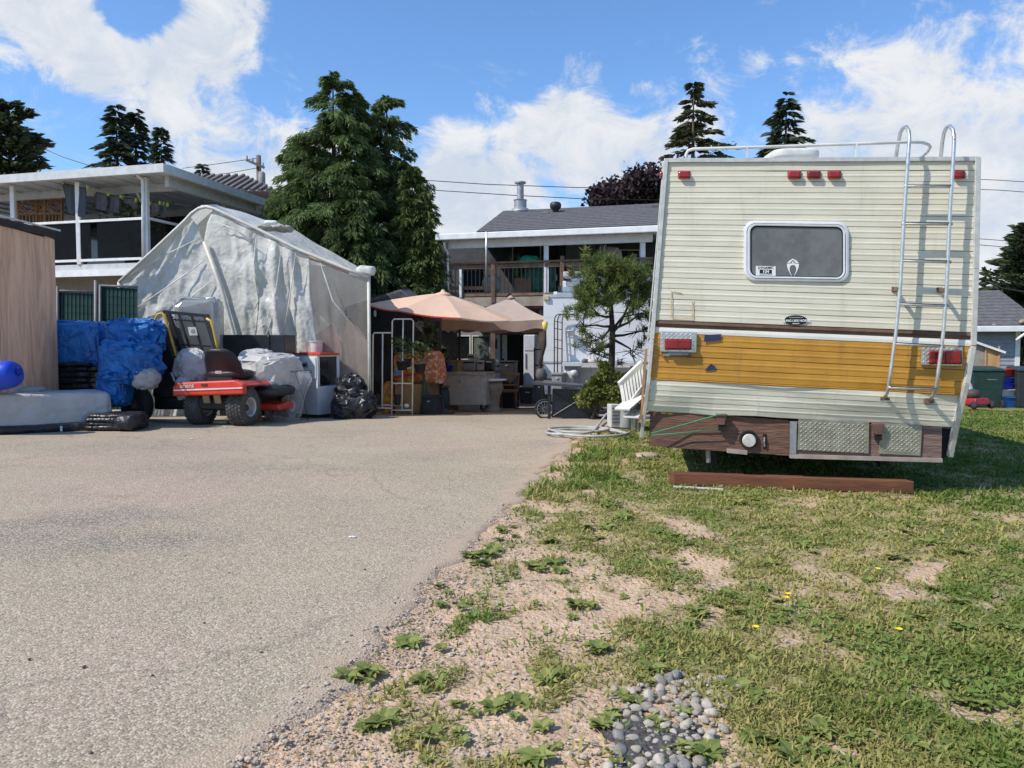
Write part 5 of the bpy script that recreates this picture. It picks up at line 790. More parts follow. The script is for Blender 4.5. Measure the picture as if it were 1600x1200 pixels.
def mower():
    g = G(345, 665); rz = R(-13); t = thing('riding_mower', 'red riding lawn mower with black seat and plastic-shrouded hood', 'mower', (g.x-.02, g.y+.12, gz(0, g.y)), rz); B_ = dict(world=False); RED = M('mower_fender_red', (.62, .045, .025), (.54, .035, .02), rough=.35, spec=.5); SEAT = M('seat_black', (.014, .013, .016), (.022, .02, .024), rough=.45)
    TY = M('turf_tyre', (.055, .053, .05), (.085, .082, .078), scale=14, rough=.85)
    def wheel(x, y, r, w):
        mx = Matrix.Rotation(R(90), 3, 'Y'); wl = MB().lathe([(r*.52, -w/2), (r*.8, -w*.54), (r*.95, -w*.46), (r, -w*.34), (r*1.01, 0), (r, w*.34), (r*.95, w*.46), (r*.8, w*.54), (r*.52, w/2)], (x, y, r), 32, m=mx, caps=False).build('wheel', TY, t, True, **B_); MB().lathe([(0, w*.10), (r*.14, w*.12), (r*.18, w*.2), (r*.22, w*.12), (r*.40, w*.10), (r*.44, w*.44), (r*.52, w*.50), (r*.54, w*.44), (r*.54, -w*.44), (0, -w*.3)], (x, y, r), 24, m=mx).build('rim', M('rim_pale', (.52, .52, .5), (.4, .4, .38), rough=.45, metal=.3), wl, True, auto=True, **B_)
        k = MB()
        for j in range(30):
            for q in range(5):
                a = 6.2832*(j+.5*(q % 2))/30; xx = x-w*.40+w*.8*(q/4); rr = r*(1.015 if 0 < q < 4 else .985); m3 = Matrix.Rotation(a, 3, 'X'); c = Vector((xx, y, r))+m3 @ Vector((0, 0, rr)); d = [m3 @ Vector(v) for v in ((-w*.085, -.018, -.012), (w*.085, -.018, -.012), (w*.085, .018, -.012), (-w*.085, .018, -.012), (-w*.07, -.014, .008), (w*.07, -.014, .008), (w*.07, .014, .008), (-w*.07, .014, .008))]; k.hexa([c+v for v in d])
        tag(k.build('tread_blocks', TY, wl, **B_), kind='stuff')
    wheel(-.315, 0, .235, .20); wheel(.315, 0, .245, .22); wheel(-.30, 1.18, .17, .13); wheel(.30, 1.18, .17, .13)
    MB().box((0, .55, .30), (.42, 1.5, .16)).build('chassis', M('chassis_dark', (.03, .025, .025)), t, bevel=.02, **B_); MB().tube([(-.37, 0, .23), (.37, 0, .23)], .04, 8).build('axle', BLK, t, **B_)
    f = MB(); prof = [(-.50, .39), (-.50, .52), (-.42, .57), (.40, .61), (.52, .56), (.52, .43)]; f.prism([(x, -.33, z) for x, z in prof], (0, .10, 0)); f.hexa([(-.47, -.23, .50), (.50, -.23, .53), (.50, .42, .52), (-.47, .42, .50), (-.43, -.23, .56), (.42, -.23, .60), (.42, .42, .57), (-.43, .42, .55)]); f = f.build('fender', RED, t, bevel=.02, **B_)
    MB().box((0.02, -.334, .49), (.99, .012, .018), 0, 0, -.045).build('fender_stripe', M('stripe_white', (.7, .66, .6)), f, **B_); text('ariens', .085, M('stripe_white', (.7, .66, .6)), f, WM[t.name] @ Vector((-.28, -.337, .530)), WM[t.name].to_3x3() @ Vector((1, 0, .04)), Z, bold=.001); MB().box((-.03, -.335, .545), (.08, .012, .022)).build('badge', BLK, f, **B_)
    MB().box((-.06, -.26, .40), (.09, .02, .2), 0, .3).build('hitch_strap', M('strap_tan', (.32, .25, .13)), t, **B_); MB().box((.10, -.26, .40), (.09, .02, .2), 0, .3).build('hitch_strap', MATS['strap_tan'], t, **B_)
    s = MB().grid(lambda a, b: Vector(((a-.5)*.56*(1-.22*b**3), .02-.16*b+.09*(1-abs(2*a-1)**2)*0-.10*abs(2*a-1)**3*-1, .62+.37*b-.03*abs(2*a-1)**3)), 16, 12).build('seat_back', SEAT, t, True, solid=.06, **B_); MB().lump((0, .22, .66), (.50, .48, .13), .5, 0, .004, 1, nu=30, nv=14).build('seat_pan', SEAT, t, True, **B_); MB().box((0, .15, .59), (.36, .4, .08)).build('seat_base', BLK, t, **B_); MB().box((.06, -.155, .70), (.09, .012, .035), 0, .1).build('seat_label', M('label_pink', (.55, .45, .42)), s, **B_)
    MB().facet((.10, 1.0, .64), (.78, 1.05, .60), 4, 30, 17, .62, .055, 0, .05, 8).build('hood_shroud', M('white_shroud', (.72, .70, .66), (.64, .62, .58), scale=3, rough=.3, spec=.5, trans=.3, crumple=6, cstr=.25), t, False, **B_)
    MB().hexa([(-.2, .75, .35), (.2, .75, .35), (.2, 1.5, .35), (-.2, 1.5, .35), (-.18, .75, .75), (.18, .75, .75), (.16, 1.48, .68), (-.16, 1.48, .68)]).build('hood', RED, t, bevel=.03, **B_); MB().tube([(0, .72, .5), (0, .66, .74)], .02, 8).build('steering_column', BLK, t, **B_); MB().tube([(.17*math.cos(a*.5236), .66+.13*math.sin(a*.5236), .76+.05*math.sin(a*.5236)) for a in range(12)], .014, 6, True).build('steering_wheel', BLK, t, True, **B_)
    MB().hexa([(.18, .45, .16), (.56, .5, .16), (.50, 1.0, .16), (.18, 1.0, .16), (.18, .45, .26), (.53, .5, .24), (.48, 1.0, .26), (.18, 1.0, .26)]).build('mower_deck', RED, t, bevel=.02, **B_); MB().lump((.40, .60, .42), (.34, .8, .14), .8, .1, .02, 2, nu=24, nv=10).build('footboard', BLK, t, True, **B_)
    MB().facet(at(302, 573, 11.75), (.52, .5, .56), 14, 28, 17, .75, .07, 0, .07, 7).facet(at(287, 607, 11.45), (.22, .22, .34), 5, 18, 12, .7, .08, 0, .08, 5).build('white_bag', M('bag_plastic', (.70, .69, .67), (.60, .59, .58), scale=4, rough=.32, trans=.3, crumple=6, cstr=.25), None, False, label='puffy white plastic bag hanging over the mower fender', cat='bag')
    MB().facet(at(402, 576, 12.15), (.62, .5, .62), 17, 30, 17, .7, .07, 0, .08, 9).build('white_bag', MATS['bag_plastic'], None, False, label='white plastic sheet draped in front of the black metal cabinet', cat='bag')
mower()
for o_ in bpy.data.objects:
    if o_.name == 'riding_mower': o_.scale = (1.1, 1.1, 1.1)
def cabinet_group():
    c = G(405, 660); MB().bar(c, c+Vector((0, 0, .34)), .07, .06).build('wood_post', M('post_brown', (.22, .13, .08), (.15, .09, .06)), None, label='short brown post next to the mower wheel', cat='post')
    c = G(415, 657)+Vector((0, .15, 0)); t = thing('plastic_jug', 'small translucent jug on the ground beside the brown post', 'jug', c); MB().lathe([(.055, 0), (.06, .02), (.06, .15), (.025, .2), (.025, .23), (0, .23)], c, 14).build('body', M('jug_milky', (.5, .5, .48), rough=.3, trans=.3), t, True); MB().lathe([(.028, .225), (.028, .25), (0, .25)], c, 10).build('cap', WHT, t, True)
    g = G(497, 654); rz = R(-31); t = thing('file_cabinet', 'pale grey cabinet with a drawer and an open glazed side', 'cabinet', (g.x, g.y, gz(0, g.y)), rz); K = dict(world=False); CG = M('cabinet_grey', (.66, .67, .67), (.58, .59, .59), scale=4, rough=.5); W, D, H = .64, .52, 1.06
    MB().box((-W/2, D/2, .03), (W-.04, D-.04, .06)).build('plinth', BLK, t, **K); MB().box((-W/2, D/2, .06+.24), (W, D, .48)).build('lower_box', CG, t, bevel=.008, **K)
    MB().box((-W+.01, D/2, .80), (.02, D, .52)).box((-W/2, .01, .80), (W, .02, .52)).box((-W/2, D-.01, .80), (W, .02, .52)).box((-W/2, D/2, 1.05), (W, D, .02)).build('upper_frame', CG, t, **K); MB().box((-.012, .03, .80), (.02, .05, .5)).box((-.012, D-.03, .80), (.02, .05, .5)).build('side_stile', CG, t, **K)
    d = MB().box((-W/2, -.009, .85), (W-.05, .018, .36)).build('drawer_front', CG, t, bevel=.004, **K); MB().box((-W/2, -.022, .90), (.24, .012, .085)).build('handle_plate', M('plate_zinc', (.4, .41, .41), metal=.4, rough=.4), d, **K); MB().box((-W/2, -.030, .895), (.18, .012, .03)).build('handle', BLK, d, **K)
    MB().box((-.02, D/2, .80), (.006, D-.1, .48)).build('side_pane', M('smoked_glass', (.02, .022, .022), rough=.08, spec=.6, alpha=.55), t, **K)
    for i, (x, y, z, s, c) in enumerate(((-.12, .2, .66, .16, (.05, .05, .055)), (-.14, .36, .68, .14, (.10, .09, .09)), (-.2, .28, .80, .12, (.3, .24, .17)))): MB().lump((x, y, z), (s, s, s*1.1), .8, .1, .03, i+3, nu=20, nv=12).build('stored_bundle', M('bundle_%d' % i, c), t, True, **K)
    MB().box((-W/2+.03, D/2-.02, 1.0645), (W*.92, D*.9, .007)).build('mat', M('mat_grey', (.2, .2, .2)), t, **K); p = WM[t.name] @ Vector((-W/2+.05, D/2, 1.07)); MB().box(p+Z*.015, (.62, .46, .03), rz).box(p+Z*.037, (.5, .36, .012), rz).build('tub_cover', M('lid_red', (.60, .07, .04), (.5, .05, .03), rough=.4), None, bevel=.008, label='flat red tub lid on top of the grey cabinet', cat='lid')
    q = p+Vector((-.03, .1, .045)); t = thing('bucket', 'small white bucket standing on the red lid of the grey cabinet', 'bucket', q); MB().lathe([(.095, 0), (.11, .17), (.118, .17), (.118, .185), (.108, .187), (0, .18)], q, 22).build('body', M('bucket_white', (.62, .62, .6)), t, True, auto=True); MB().lathe([(.12, .175), (.122, .192), (0, .195)], q, 22).build('lid', M('bucket_lid', (.66, .66, .64)), t, True, auto=True)
    # wire stand with clear bag
    S = Pl(G(455, 658), R(5)); t = thing('bag_stand', 'folding wire stand holding a limp clear plastic bag', 'bag stand', S.p0); WI = M('wire_black', (.02, .02, .02))
    for pts in ([(421, 580, .0), (460, 580, .1), (487, 579, .1), (487, 582, 0), (470, 581, -.05), (421, 581, -.08)], [(421, 581, 0), (437, 618, -.04), (432, 655, 0)], [(460, 580, 0), (474, 620, .02), (481, 657, .02)], [(487, 580, .1), (473, 622, .06), (463, 656, .05)], [(421, 581, .1), (439, 620, .1), (434, 650, .15)]): MB().tube([S.pt(*p) for p in pts], .006, 6).build('wire', WI, t, True)
    BG = [(0, 452, 484), (.15, 448, 490), (.4, 446, 478), (.65, 436, 474), (.85, 425, 470), (1, 423, 464)]
    def bag(a, v): l, r = poly_at(BG, v)[:2]; ang = a*6.2832; x = (l+r)/2+(r-l)/2*math.cos(ang); y = 580+82*v; w = noise.ridged_multi_fractal(Vector((math.cos(ang)*1.3, math.sin(ang)*1.3, v*3)), 1, 2.1, 4, 1, 2)-1; p = S.pt(x, y, 0)+Vector((w*.02, .13*math.sin(ang)*(.6+.4*v)+w*.03, 0)); return p
    MB().grid(bag, 48, 36, True).build('clear_bag', M('bag_clear', (.80, .82, .82), (.72, .74, .74), rough=.15, spec=.7, trans=.35, alpha=.24), t, True)
    for i, (x, y, w, h, lab) in enumerate(((548, 612, .55, .75, 'tall slumped black refuse bag leaning on the tent corner'), (560, 632, .62, .5, 'low shiny black refuse bag in front of the tent corner'), (536, 635, .4, .42, 'small black refuse bag wedged against the grey cabinet'))): p = at(x, y, 13.0-.15*i); p.z = gz(0, 13)+h/2-.02; MB().facet(p, (w, w*.9, h), i+40, 24, 15, .75, .13).build('refuse_bag', BPL, None, False, label=lab, cat='bag', group='black refuse bags')
cabinet_group()
# ---------------------------------------------------------------- middle: patio clutter, umbrellas, cargo trailer
def midground():
    # small dark shed beside the tent
    S = Pl(at(620, 540, 16.5), R(15)); t = thing('garden_shed', 'small dark shed with a shingled gable roof behind the white trellis', 'shed', S.pt(620, 620)); MB().rect(S, 545, 482, 662, 618, .1, 2.2).build('wall', M('shed_black', (.030, .030, .033), (.02, .02, .022)), t)
    for i in range(11): MB().rect(S, 545, 484+i*12, 662, 484+i*12+11.3, .07, .035).build('siding_board', MATS['shed_black'], t)
    a, b, c, d = S.pt(540, 486, -.2), S.pt(627, 457, -.2), S.pt(640, 455, 2.4), S.pt(552, 480, 2.4); r = MB().hexa([a, b, c, d]+[p+Z*.06 for p in (a, b, c, d)]); r = r.build('roof', SHG, t); a2 = S.pt(672, 498, -.2); d2 = S.pt(680, 492, 2.4); MB().hexa([b, a2, d2, c]+[p+Z*.06 for p in (b, a2, d2, c)]).build('roof_slope', SHG, t)
    for i in range(7): f, f2 = i/7, (i+1)/7; q = [a.lerp(b, f), a.lerp(b, f2), d.lerp(c, f2), d.lerp(c, f)]; MB().hexa([p+Z*.062 for p in q]+[p+Z*h for p, h in zip(q, (.085, .07, .07, .085))]).build('shingle_course', SHG, r)
    MB().bar(a-Z*.05, b-Z*.04, .04, .12).bar(b-Z*.04, a2-Z*.05, .04, .12).build('bargeboard', DARK, t); MB().lump(S.pt(586, 490, -.1), (.06, .06, .14), .9, 0, .01, nu=12, nv=8).build('hanging_lamp', WHT, t, True)
    # parasol, tilted
    c = at(692, 480, 15.0); t = thing('parasol', 'faded peach garden parasol with red underside and dark pole', 'parasol', (c.x, c.y, gz(0, 15))); PE = M('parasol_peach', (.82, .57, .41), (.76, .52, .37), scale=3, rough=.85, trans=.25); PR = M('parasol_red', (.55, .06, .03)); mt = Matrix.Rotation(R(6.5), 3, 'Y') @ Matrix.Rotation(R(5), 3, 'X'); ap = at(692, 459, 15.0); Rr = 1.46
    P8 = lambda k, r, h: ap+mt @ Vector((r*math.cos(R(45*k+20)), r*math.sin(R(45*k+20)), -h))
    for k in range(8):
        def pan(a, v, k=k): r = .08+(Rr-.08)*v; p = P8(k, r, .34*v**1.15).lerp(P8(k+1, r, .34*v**1.15), a); return p-Z*(.035*math.sin(a*3.14)*v)
        MB().grid(pan, 6, 8).build('canopy_panel', PE, t, True); MB().bar(P8(k, .05, .03), P8(k, Rr, .365), .012, .012).build('rib', BLK, t); q = MB(); q.grid(lambda a, v, k=k: P8(k, Rr, .34).lerp(P8(k+1, Rr, .34), a)-Z*(.03*math.sin(a*3.14)+.025*v), 5, 1); q.build('hem', PR if k in (4, 5) else PE, t)
    MB().lathe([(.20, -.05), (.13, .01), (.05, .035), (.02, .08), (0, .08)], ap, 10).build('vent_cap', PE, t, True); p = at(688, 500, 15.0); MB().tube([ap-Z*.05, (p.x, p.y, ap.z-.5), (p.x, p.y, gz(0, 15))], .024, 8).build('pole', BLK, t, True); MB().lathe([(.28, 0), (.28, .06), (.08, .1), (.05, .3), (0, .3)], (p.x, p.y, gz(0, 15)), 18).build('base', BLK, t, True)
    # gazebo
    Y = 17.2; A = at(798, 467, Y); t = thing('gazebo', 'beige cloth gazebo with a scalloped valance in front of the house', 'gazebo', (A.x, A.y, gz(0, Y))); GC = M('gazebo_beige', (.56, .44, .36), (.50, .39, .32), scale=3, rough=.85, trans=.3); GV = M('gazebo_valance', (.34, .25, .20), (.29, .21, .17), rough=.85, trans=.2)
    L0, R0 = at(684, 500, Y-.9), at(862, 497, Y-1.2); zc = (L0.z+R0.z)/2; u, n = HP.u, HP.n; cc = [Vector((L0.x, L0.y, zc)), Vector((R0.x, R0.y, zc))]; w = (cc[1]-cc[0]); nn = Vector((-w.y, w.x, 0)).normalized()*2.4; cc += [cc[1]+nn, cc[0]+nn]; top = (cc[0]+cc[2])/2; top = Vector((A.x, top.y, A.z+.04))
    for i in range(4):
        a, b = cc[i], cc[(i+1) % 4]; MB().grid(lambda s, v: top.lerp(a.lerp(b, s), v)-Z*(.06*math.sin(v*3.14)+.05*math.sin(s*3.14)*v), 14, 12).build('canopy_panel', GC, t, True); MB().grid(lambda s, v: a.lerp(b, s)-Z*(.05*math.sin(s*3.14)+.20*v+.025*v*math.sin(s*20+i))+(top-a).normalized()*.02*math.sin(s*25)*v, 40, 4).build('valance', GV, t, True)
    MB().lathe([(.12, -.03), (.04, .03), (0, .05)], top, 8).build('finial', GC, t, True); [MB().tube([(p.x, p.y, gz(0, p.y)), p-Z*.03], .03, 8).build('leg', BLK, t, True) for p in cc]
    # white tubular trellis
    T = Pl(G(612, 650), R(3)); t = thing('tube_trellis', 'stepped white tubular trellis frame with small shelves', 'trellis', T.p0); WT = M('tube_white', (.74, .73, .70), (.64, .62, .58), rough=.45); tb = lambda pts, r=.013: MB().tube([T.pt(*p) for p in pts], r, 8).build('tube', WT, t, True)
    for pts in ([(582, 649, 0), (583, 523, 0), (585, 520, 0), (613, 520, 0)], [(598, 520, 0), (597, 637, 0)], [(612, 650, 0), (613, 502, 0), (615.5, 498.5, 0), (643, 498.5, 0), (646, 502, 0), (644, 650, 0)], [(630, 499, 0), (628, 640, 0)], [(582, 637, 0), (612, 638, 0)], [(612, 641, 0), (644, 641, 0)], [(583, 633, .25), (612, 633, .25)], [(613, 633, .25), (628, 633, .25)], [(628, 577, .0), (644, 574, 0)], [(613, 599, 0), (644, 599, 0)]): tb(pts)
    POT = M('pot_black', (.02, .02, .022), rough=.6)
    for x, y0, y1, w, m, lab in ((591, 615, 633, 11, POT, 'black nursery pot on the lower white trellis shelf'), (621, 616, 633, 11, POT, 'black nursery pot at the foot of the taller trellis bay'), (637, 560, 575, 12, POT, 'square black pot on the upper trellis shelf'), (622, 576, 586, 11, M('pot_blue', (.10, .22, .45)), 'small blue pot hooked on the white trellis')):
        p = T.pt(x, y1, .08); r = w/2/88; h = (y1-y0)/88; t2 = thing('plant_pot', lab, 'pot', p); MB().lathe([(r*.75, 0), (r*.98, h*.9), (r*1.08, h*.9), (r*1.08, h), (r*.9, h)], p, 14).build('body', m, t2, True, auto=True); MB().lathe([(r*.9, h*.92), (0, h*.95)], p, 10).build('soil', M('black_soil', (.05, .045, .045)), t2)
    MB().lump(T.pt(635, 634, .1), (.10, .1, .07), .9, 0, .005, nu=16, nv=10).build('white_stone', WHT, None, True, label='round white stone on the bottom trellis bar', cat='stone')
    # cloth covered stack and cabinet
    S = Pl(G(650, 648)+Vector((0, .12, 0)), R(20)); t = thing('wooden_cabinet', 'honey wood cabinet standing behind the white trellis', 'cabinet', S.pt(645, 645)); HW = M('honey_wood', (.42, .25, .11), (.32, .18, .08), scale=4, st=(1, 1, .15), rough=.55); MB().rect(S, 617, 600, 662, 644, .0, .55).build('carcass', HW, t, bevel=.01); MB().rect(S, 631, 608, 660, 642, -.02, .02).build('door', HW, t, bevel=.008); MB().rect(S, 663, 597, 669, 643, -.02, .5).build('side_post', BRN, t)
    FL = M('floral_cloth', (.50, .30, .045), (.40, .10, .035), scale=9, rough=.9, bump=.3, bscale=12, lo=.45, hi=.55, stain=((.10, .16, .04), 11, .56, .62)); FR_ = M('floral_red', (.42, .12, .06), (.55, .42, .30), scale=14, rough=.9, lo=.5, hi=.6)
    MB().lump(S.pt(650, 574, .25), (.74, .5, .60), .35, .05, .03, 7, 9, 64, 44, -.3).build('floral_cloth', FL, None, True, label='yellow and green floral cloth thrown over the wooden cabinet', cat='cloth'); MB().lump(S.pt(680, 575, .15), (.26, .5, .60), .4, .06, .03, 9, 5, 36, 26, -.3).build('floral_cloth', FR_, None, True, label='red patterned cloth hanging next to the green post', cat='cloth')
    MB().bar(S.pt(614, 590, -.05), S.pt(660, 582, -.06), .01, .05).bar(S.pt(616, 597, -.05), S.pt(632, 602, -.06), .01, .04).build('red_strap', M('strap_red', (.42, .03, .03)), None, label='red strap tied round the floral cloth', cat='strap'); MB().lump(S.pt(608, 622, .1), (.22, .3, .62), .6, .1, .03, 4, 6, 36, 26).build('floral_cloth', FL, None, True, label='end of the floral cloth trailing to the ground beside the cabinet', cat='cloth')
    q = G(660, 648); MB().tube([q, at(663, 610, q.y), at(666, 575, q.y), at(668, 556, q.y)], [.055, .045, .05, .045], 10).build('green_post', M('post_green', (.045, .07, .045), (.07, .08, .06), scale=9, rough=.8), None, True, label='leaning dark green post in front of the floral cloth', cat='post')
    g = np.random.default_rng(4); ms = leafmat('potted_leaf', (.05, .09, .025), (.14, .17, .05), .25)
    for x0, y0, x1, y1, lab in ((615, 528, 642, 556, 'spindly potted vine climbing the white trellis'), (640, 536, 672, 560, 'leafy plant spilling over the floral cloth')):
        a, b = at(x0, y1, 13.7), at(x1, y0, 13.7); N_ = 120; p = np.stack([g.uniform(a.x, b.x, N_), 13.9+g.normal(0, .12, N_), g.uniform(a.z, b.z, N_)], -1); d = g.normal(0, 1, (N_, 3)); d /= np.linalg.norm(d, axis=1)[:, None]; w = np.cross(d, g.normal(0, 1, (N_, 3))); w /= np.linalg.norm(w, axis=1)[:, None]; l = .05+.05*g.random((N_, 1)); c = np.array([(a.x+b.x)/2, 13.7, a.z-.1]); t2 = thing('potted_plant', lab, 'plant', tuple(c)); link('leaves', np_mesh('leaves', (np.stack([p, p+d*l*.5+w*l*.3, p+d*l, p+d*l*.5-w*l*.3], 1)-c).reshape(-1, 3), 4, ms, g.random(N_)), t2)
        k = MB(); [k.tube([Vector(c)+Vector((g.normal(0, .04), 0, 0)), Vector(p[i])], .006, 4) for i in range(0, N_, 22)]; k.build('stems', BARK, t2); MB().lathe([(.08, -.16), (.11, 0), (.12, 0), (.1, .01)], c, 12).build('pot', POT, t2, True)
    # toolbox chest of tread plate
    S = Pl(at(725, 610, 16.2), R(13)); t = thing('tool_chest', 'large tread-plate metal tool chest on the patio', 'chest', S.pt(725, 636)); CH = M('chest_plate', (.46, .42, .38), (.36, .32, .29), scale=8, rough=.45, metal=.25); MB().rect(S, 692, 585, 751, 633, 0, .7).build('body', CH, t, bevel=.01); MB().rect(S, 691, 582.5, 759, 586.5, -.03, .78).build('lid', M('chest_lid', (.42, .40, .37), rough=.4, metal=.6), t, bevel=.008); b = MB(); j = 0
    for j in range(14):
        for i in range(17): x, y = 694.5+i*3.4+(j % 2)*1.7, 588.5+j*3.2; s = 1 if j % 2 else -1; q = [S.pt(x-1.2, y+.8*s, -.001), S.pt(x+.3, y+.4*s, -.001), S.pt(x+1.2, y-.8*s, -.001), S.pt(x-.3, y-.4*s, -.001), S.pt(x, y, -.009)]; b.add(q, [(0, 1, 4), (1, 2, 4), (2, 3, 4), (3, 0, 4)])
    tag(b.build('tread_lugs', M('chest_lug', (.66, .62, .56), metal=.3, rough=.3), t), kind='stuff'); MB().rect(S, 751.5, 586, 759, 633, .02, .66).build('end_plate', CH, t); MB().rect(S, 716, 591, 722, 597, -.03, .03).build('latch', ALU, t, bevel=.005); [MB().lathe([(0, -.03), (.05, -.03), (.05, .03), (0, .03)], S.pt(x, 636, .2), 10, 'X').build('castor', BLK, t) for x in (700, 752)]
    # table behind with appliances
    S2 = Pl(at(745, 590, 17.6), R(13)); t = thing('patio_table', 'wooden patio table loaded with kitchen things', 'table', S2.pt(745, 630)); MB().rect(S2, 722, 580, 772, 584, 0, .7).build('top', M('table_red_brown', (.20, .10, .07)), t, bevel=.008); [MB().rect(S2, x, 584, x+4, 628, o, .06).build('leg', BRN, t) for x in (724, 766) for o in (.05, .6)]
    for x0, y0, x1, y1, o, c, nm, lab in ((718, 562, 743, 580, .1, (.34, .34, .36), 'covered_appliance', 'silver covered appliance at the left of the patio table'), (744, 563, 756, 579.5, .1, (.45, .45, .44), 'toaster', 'white toaster in the middle of the patio table'), (757, 561, 770, 579.5, .12, (.02, .02, .022), 'kettle_box', 'black bag on the right of the patio table'), (729, 553, 742, 561.5, .25, (.42, .43, .45), 'tin_tray', 'upright tin tray behind the silver appliance')):
        t2 = thing(nm, lab, 'appliance' if 'bag' not in lab else 'bag', S2.pt(x0, y1, o)); MB().rect(S2, x0, y0, x1, y1, o, .3).build('body', M('c_'+nm, c, rough=.4), t2, bevel=.04); MB().rect(S2, x0+2, y0+3, x1-2, y0+5.5, o-.008, .01).build('trim', BLK if c[0] > .1 else ALU, t2)
    t = thing('pedestal_sink', 'small beige pedestal table with a white rim beside the tool chest', 'pedestal', at(768, 634, 16.6)); c = at(769, 634, 16.6); c.z = gz(0, 16.6); MB().lathe([(.22, 0), (.24, .05), (.15, .1), (.18, .35), (.25, .5), (.22, .66), (.12, .68)], c, 20).build('pedestal', M('ped_beige', (.28, .23, .18)), t, True); MB().lathe([(.30, .67), (.32, .69), (.32, .71), (0, .715)], c, 24).build('rim', WHT, t, True)
    MB().lump(c+Vector((-.1, 0, .75)), (.12, .1, .07), .9, 0, .01, nu=14, nv=8).build('white_cup', WHT, None, True, label='white bowl on the beige pedestal table', cat='bowl')
    MB().lathe([(.16, 0), (.20, .12), (.22, .14), (.19, .13), (0, .03)], at(694, 580, 17.2), 18).build('blue_basin', M('basin_blue', (.01, .03, .40)), None, True, label='deep blue plastic basin behind the tool chest', cat='basin')
    # wooden chair
    c = at(795, 632, 18.5); c.z = gz(0, 18.5); t = thing('wooden_chair', 'reddish wooden dining chair with a looped back on the patio', 'chair', c, R(-8)); K = dict(world=False); CW = M('chair_wood', (.30, .12, .055), (.22, .085, .04), rough=.5); HT = M('chair_tan', (.42, .26, .12))
    for x in (-.2, .2): MB().tube([(x, -.2, 0), (x, -.2, .44)], .022, 8).build('leg', CW, t, True, **K); MB().tube([(x, .2, 0), (x, .2, .44), (x*1.05, .26, .86)], .02, 8).build('leg', CW, t, True, **K)
    MB().box((0, 0, .45), (.48, .46, .05)).build('seat', CW, t, bevel=.012, **K); MB().box((0, .255, .84), (.46, .03, .07)).build('back_rail', HT, t, bevel=.006, **K); MB().box((0, .225, .58), (.42, .025, .04)).build('back_rail', HT, t, bevel=.006, **K); MB().tube([(-.14, .25, .81), (-.05, .24, .72), (0, .23, .6)], .013, 6).tube([(.14, .25, .81), (.05, .24, .72), (0, .23, .6)], .013, 6).build('splat', HT, t, True, **K)
    S3 = Pl(at(826, 560, 19.8), R(14)); t = thing('refrigerator', 'tall pale grey fridge at the end of the patio', 'fridge', S3.pt(826, 634)); MB().rect(S3, 818, 523, 836, 607, 0, .6).build('body', PALE, t, bevel=.02); MB().rect(S3, 819, 524, 835, 548, -.02, .02).build('door', PALE, t, bevel=.01); MB().rect(S3, 819, 549.5, 835, 606, -.02, .02).build('door', PALE, t, bevel=.01); MB().rect(S3, 820.5, 552, 821.7, 575, -.05, .03).build('handle', ALU, t)
    MB().rect(S3, 806, 605, 838, 612, -.3, 1.0).build('doorstep', GREYW, None, label='low grey step in front of the fridge', cat='step')
    bin_(826, 22, 602, 632, 18.6, KB, 'small dark bin with a lipped lid beside the dining chair', False)['group'] = 'patio bins'
    t = thing('office_chair_base', 'five-star black chair base on castors by the tool chest', 'chair base', G(702, 640)); c = G(702, 640); MB().tube([c+Z*.1, c+Z*.45], .025, 8).build('column', ALU, t, True)
    for k in range(5): a = k*1.2566+.3; q = c+Vector((math.cos(a)*.28, math.sin(a)*.28, .08)); MB().tube([c+Z*.13, q], [.025, .018], 6).build('spoke', M('spoke_chrome', (.5, .5, .5), metal=.7, rough=.3), t, True); MB().lathe([(0, -.015), (.035, -.012), (.035, .012), (0, .015)], q-Z*.045, 10, 'X').build('castor', BLK, t)
    MB().lump(c+Z*.50, (.45, .42, .10), .6, 0, .01, nu=24, nv=10).build('seat', BLK, t, True)
    t = thing('water_barrel', 'dark teal barrel between the green post and the tool chest', 'barrel', at(682, 640, 15.5)); c = at(682, 640, 15.5); c.z = gz(0, 15.5); MB().lathe([(.24, 0), (.27, .2), (.27, .4), (.24, .5), (.25, .52), (0, .52)], c, 20).build('body', M('barrel_teal', (.015, .05, .052)), t, True); MB().lathe([(.255, .50), (.265, .53), (.25, .55)], c, 20).build('rim', BLK, t, True)
    # dining-height cupboard next to trailer
    t = thing('dark_rack', 'dark rack of shelves between the fridge and the cargo trailer', 'rack', S3.pt(842, 634, -1)); [MB().rect(S3, 834, y, 856, y+2, -1.2, .4).build('shelf', BLK, t) for y in (545, 570, 592)]; [MB().rect(S3, x, 543, x+1.6, 630, -1.2, .05).build('upright', BLK, t) for x in (834, 854)]
midground()
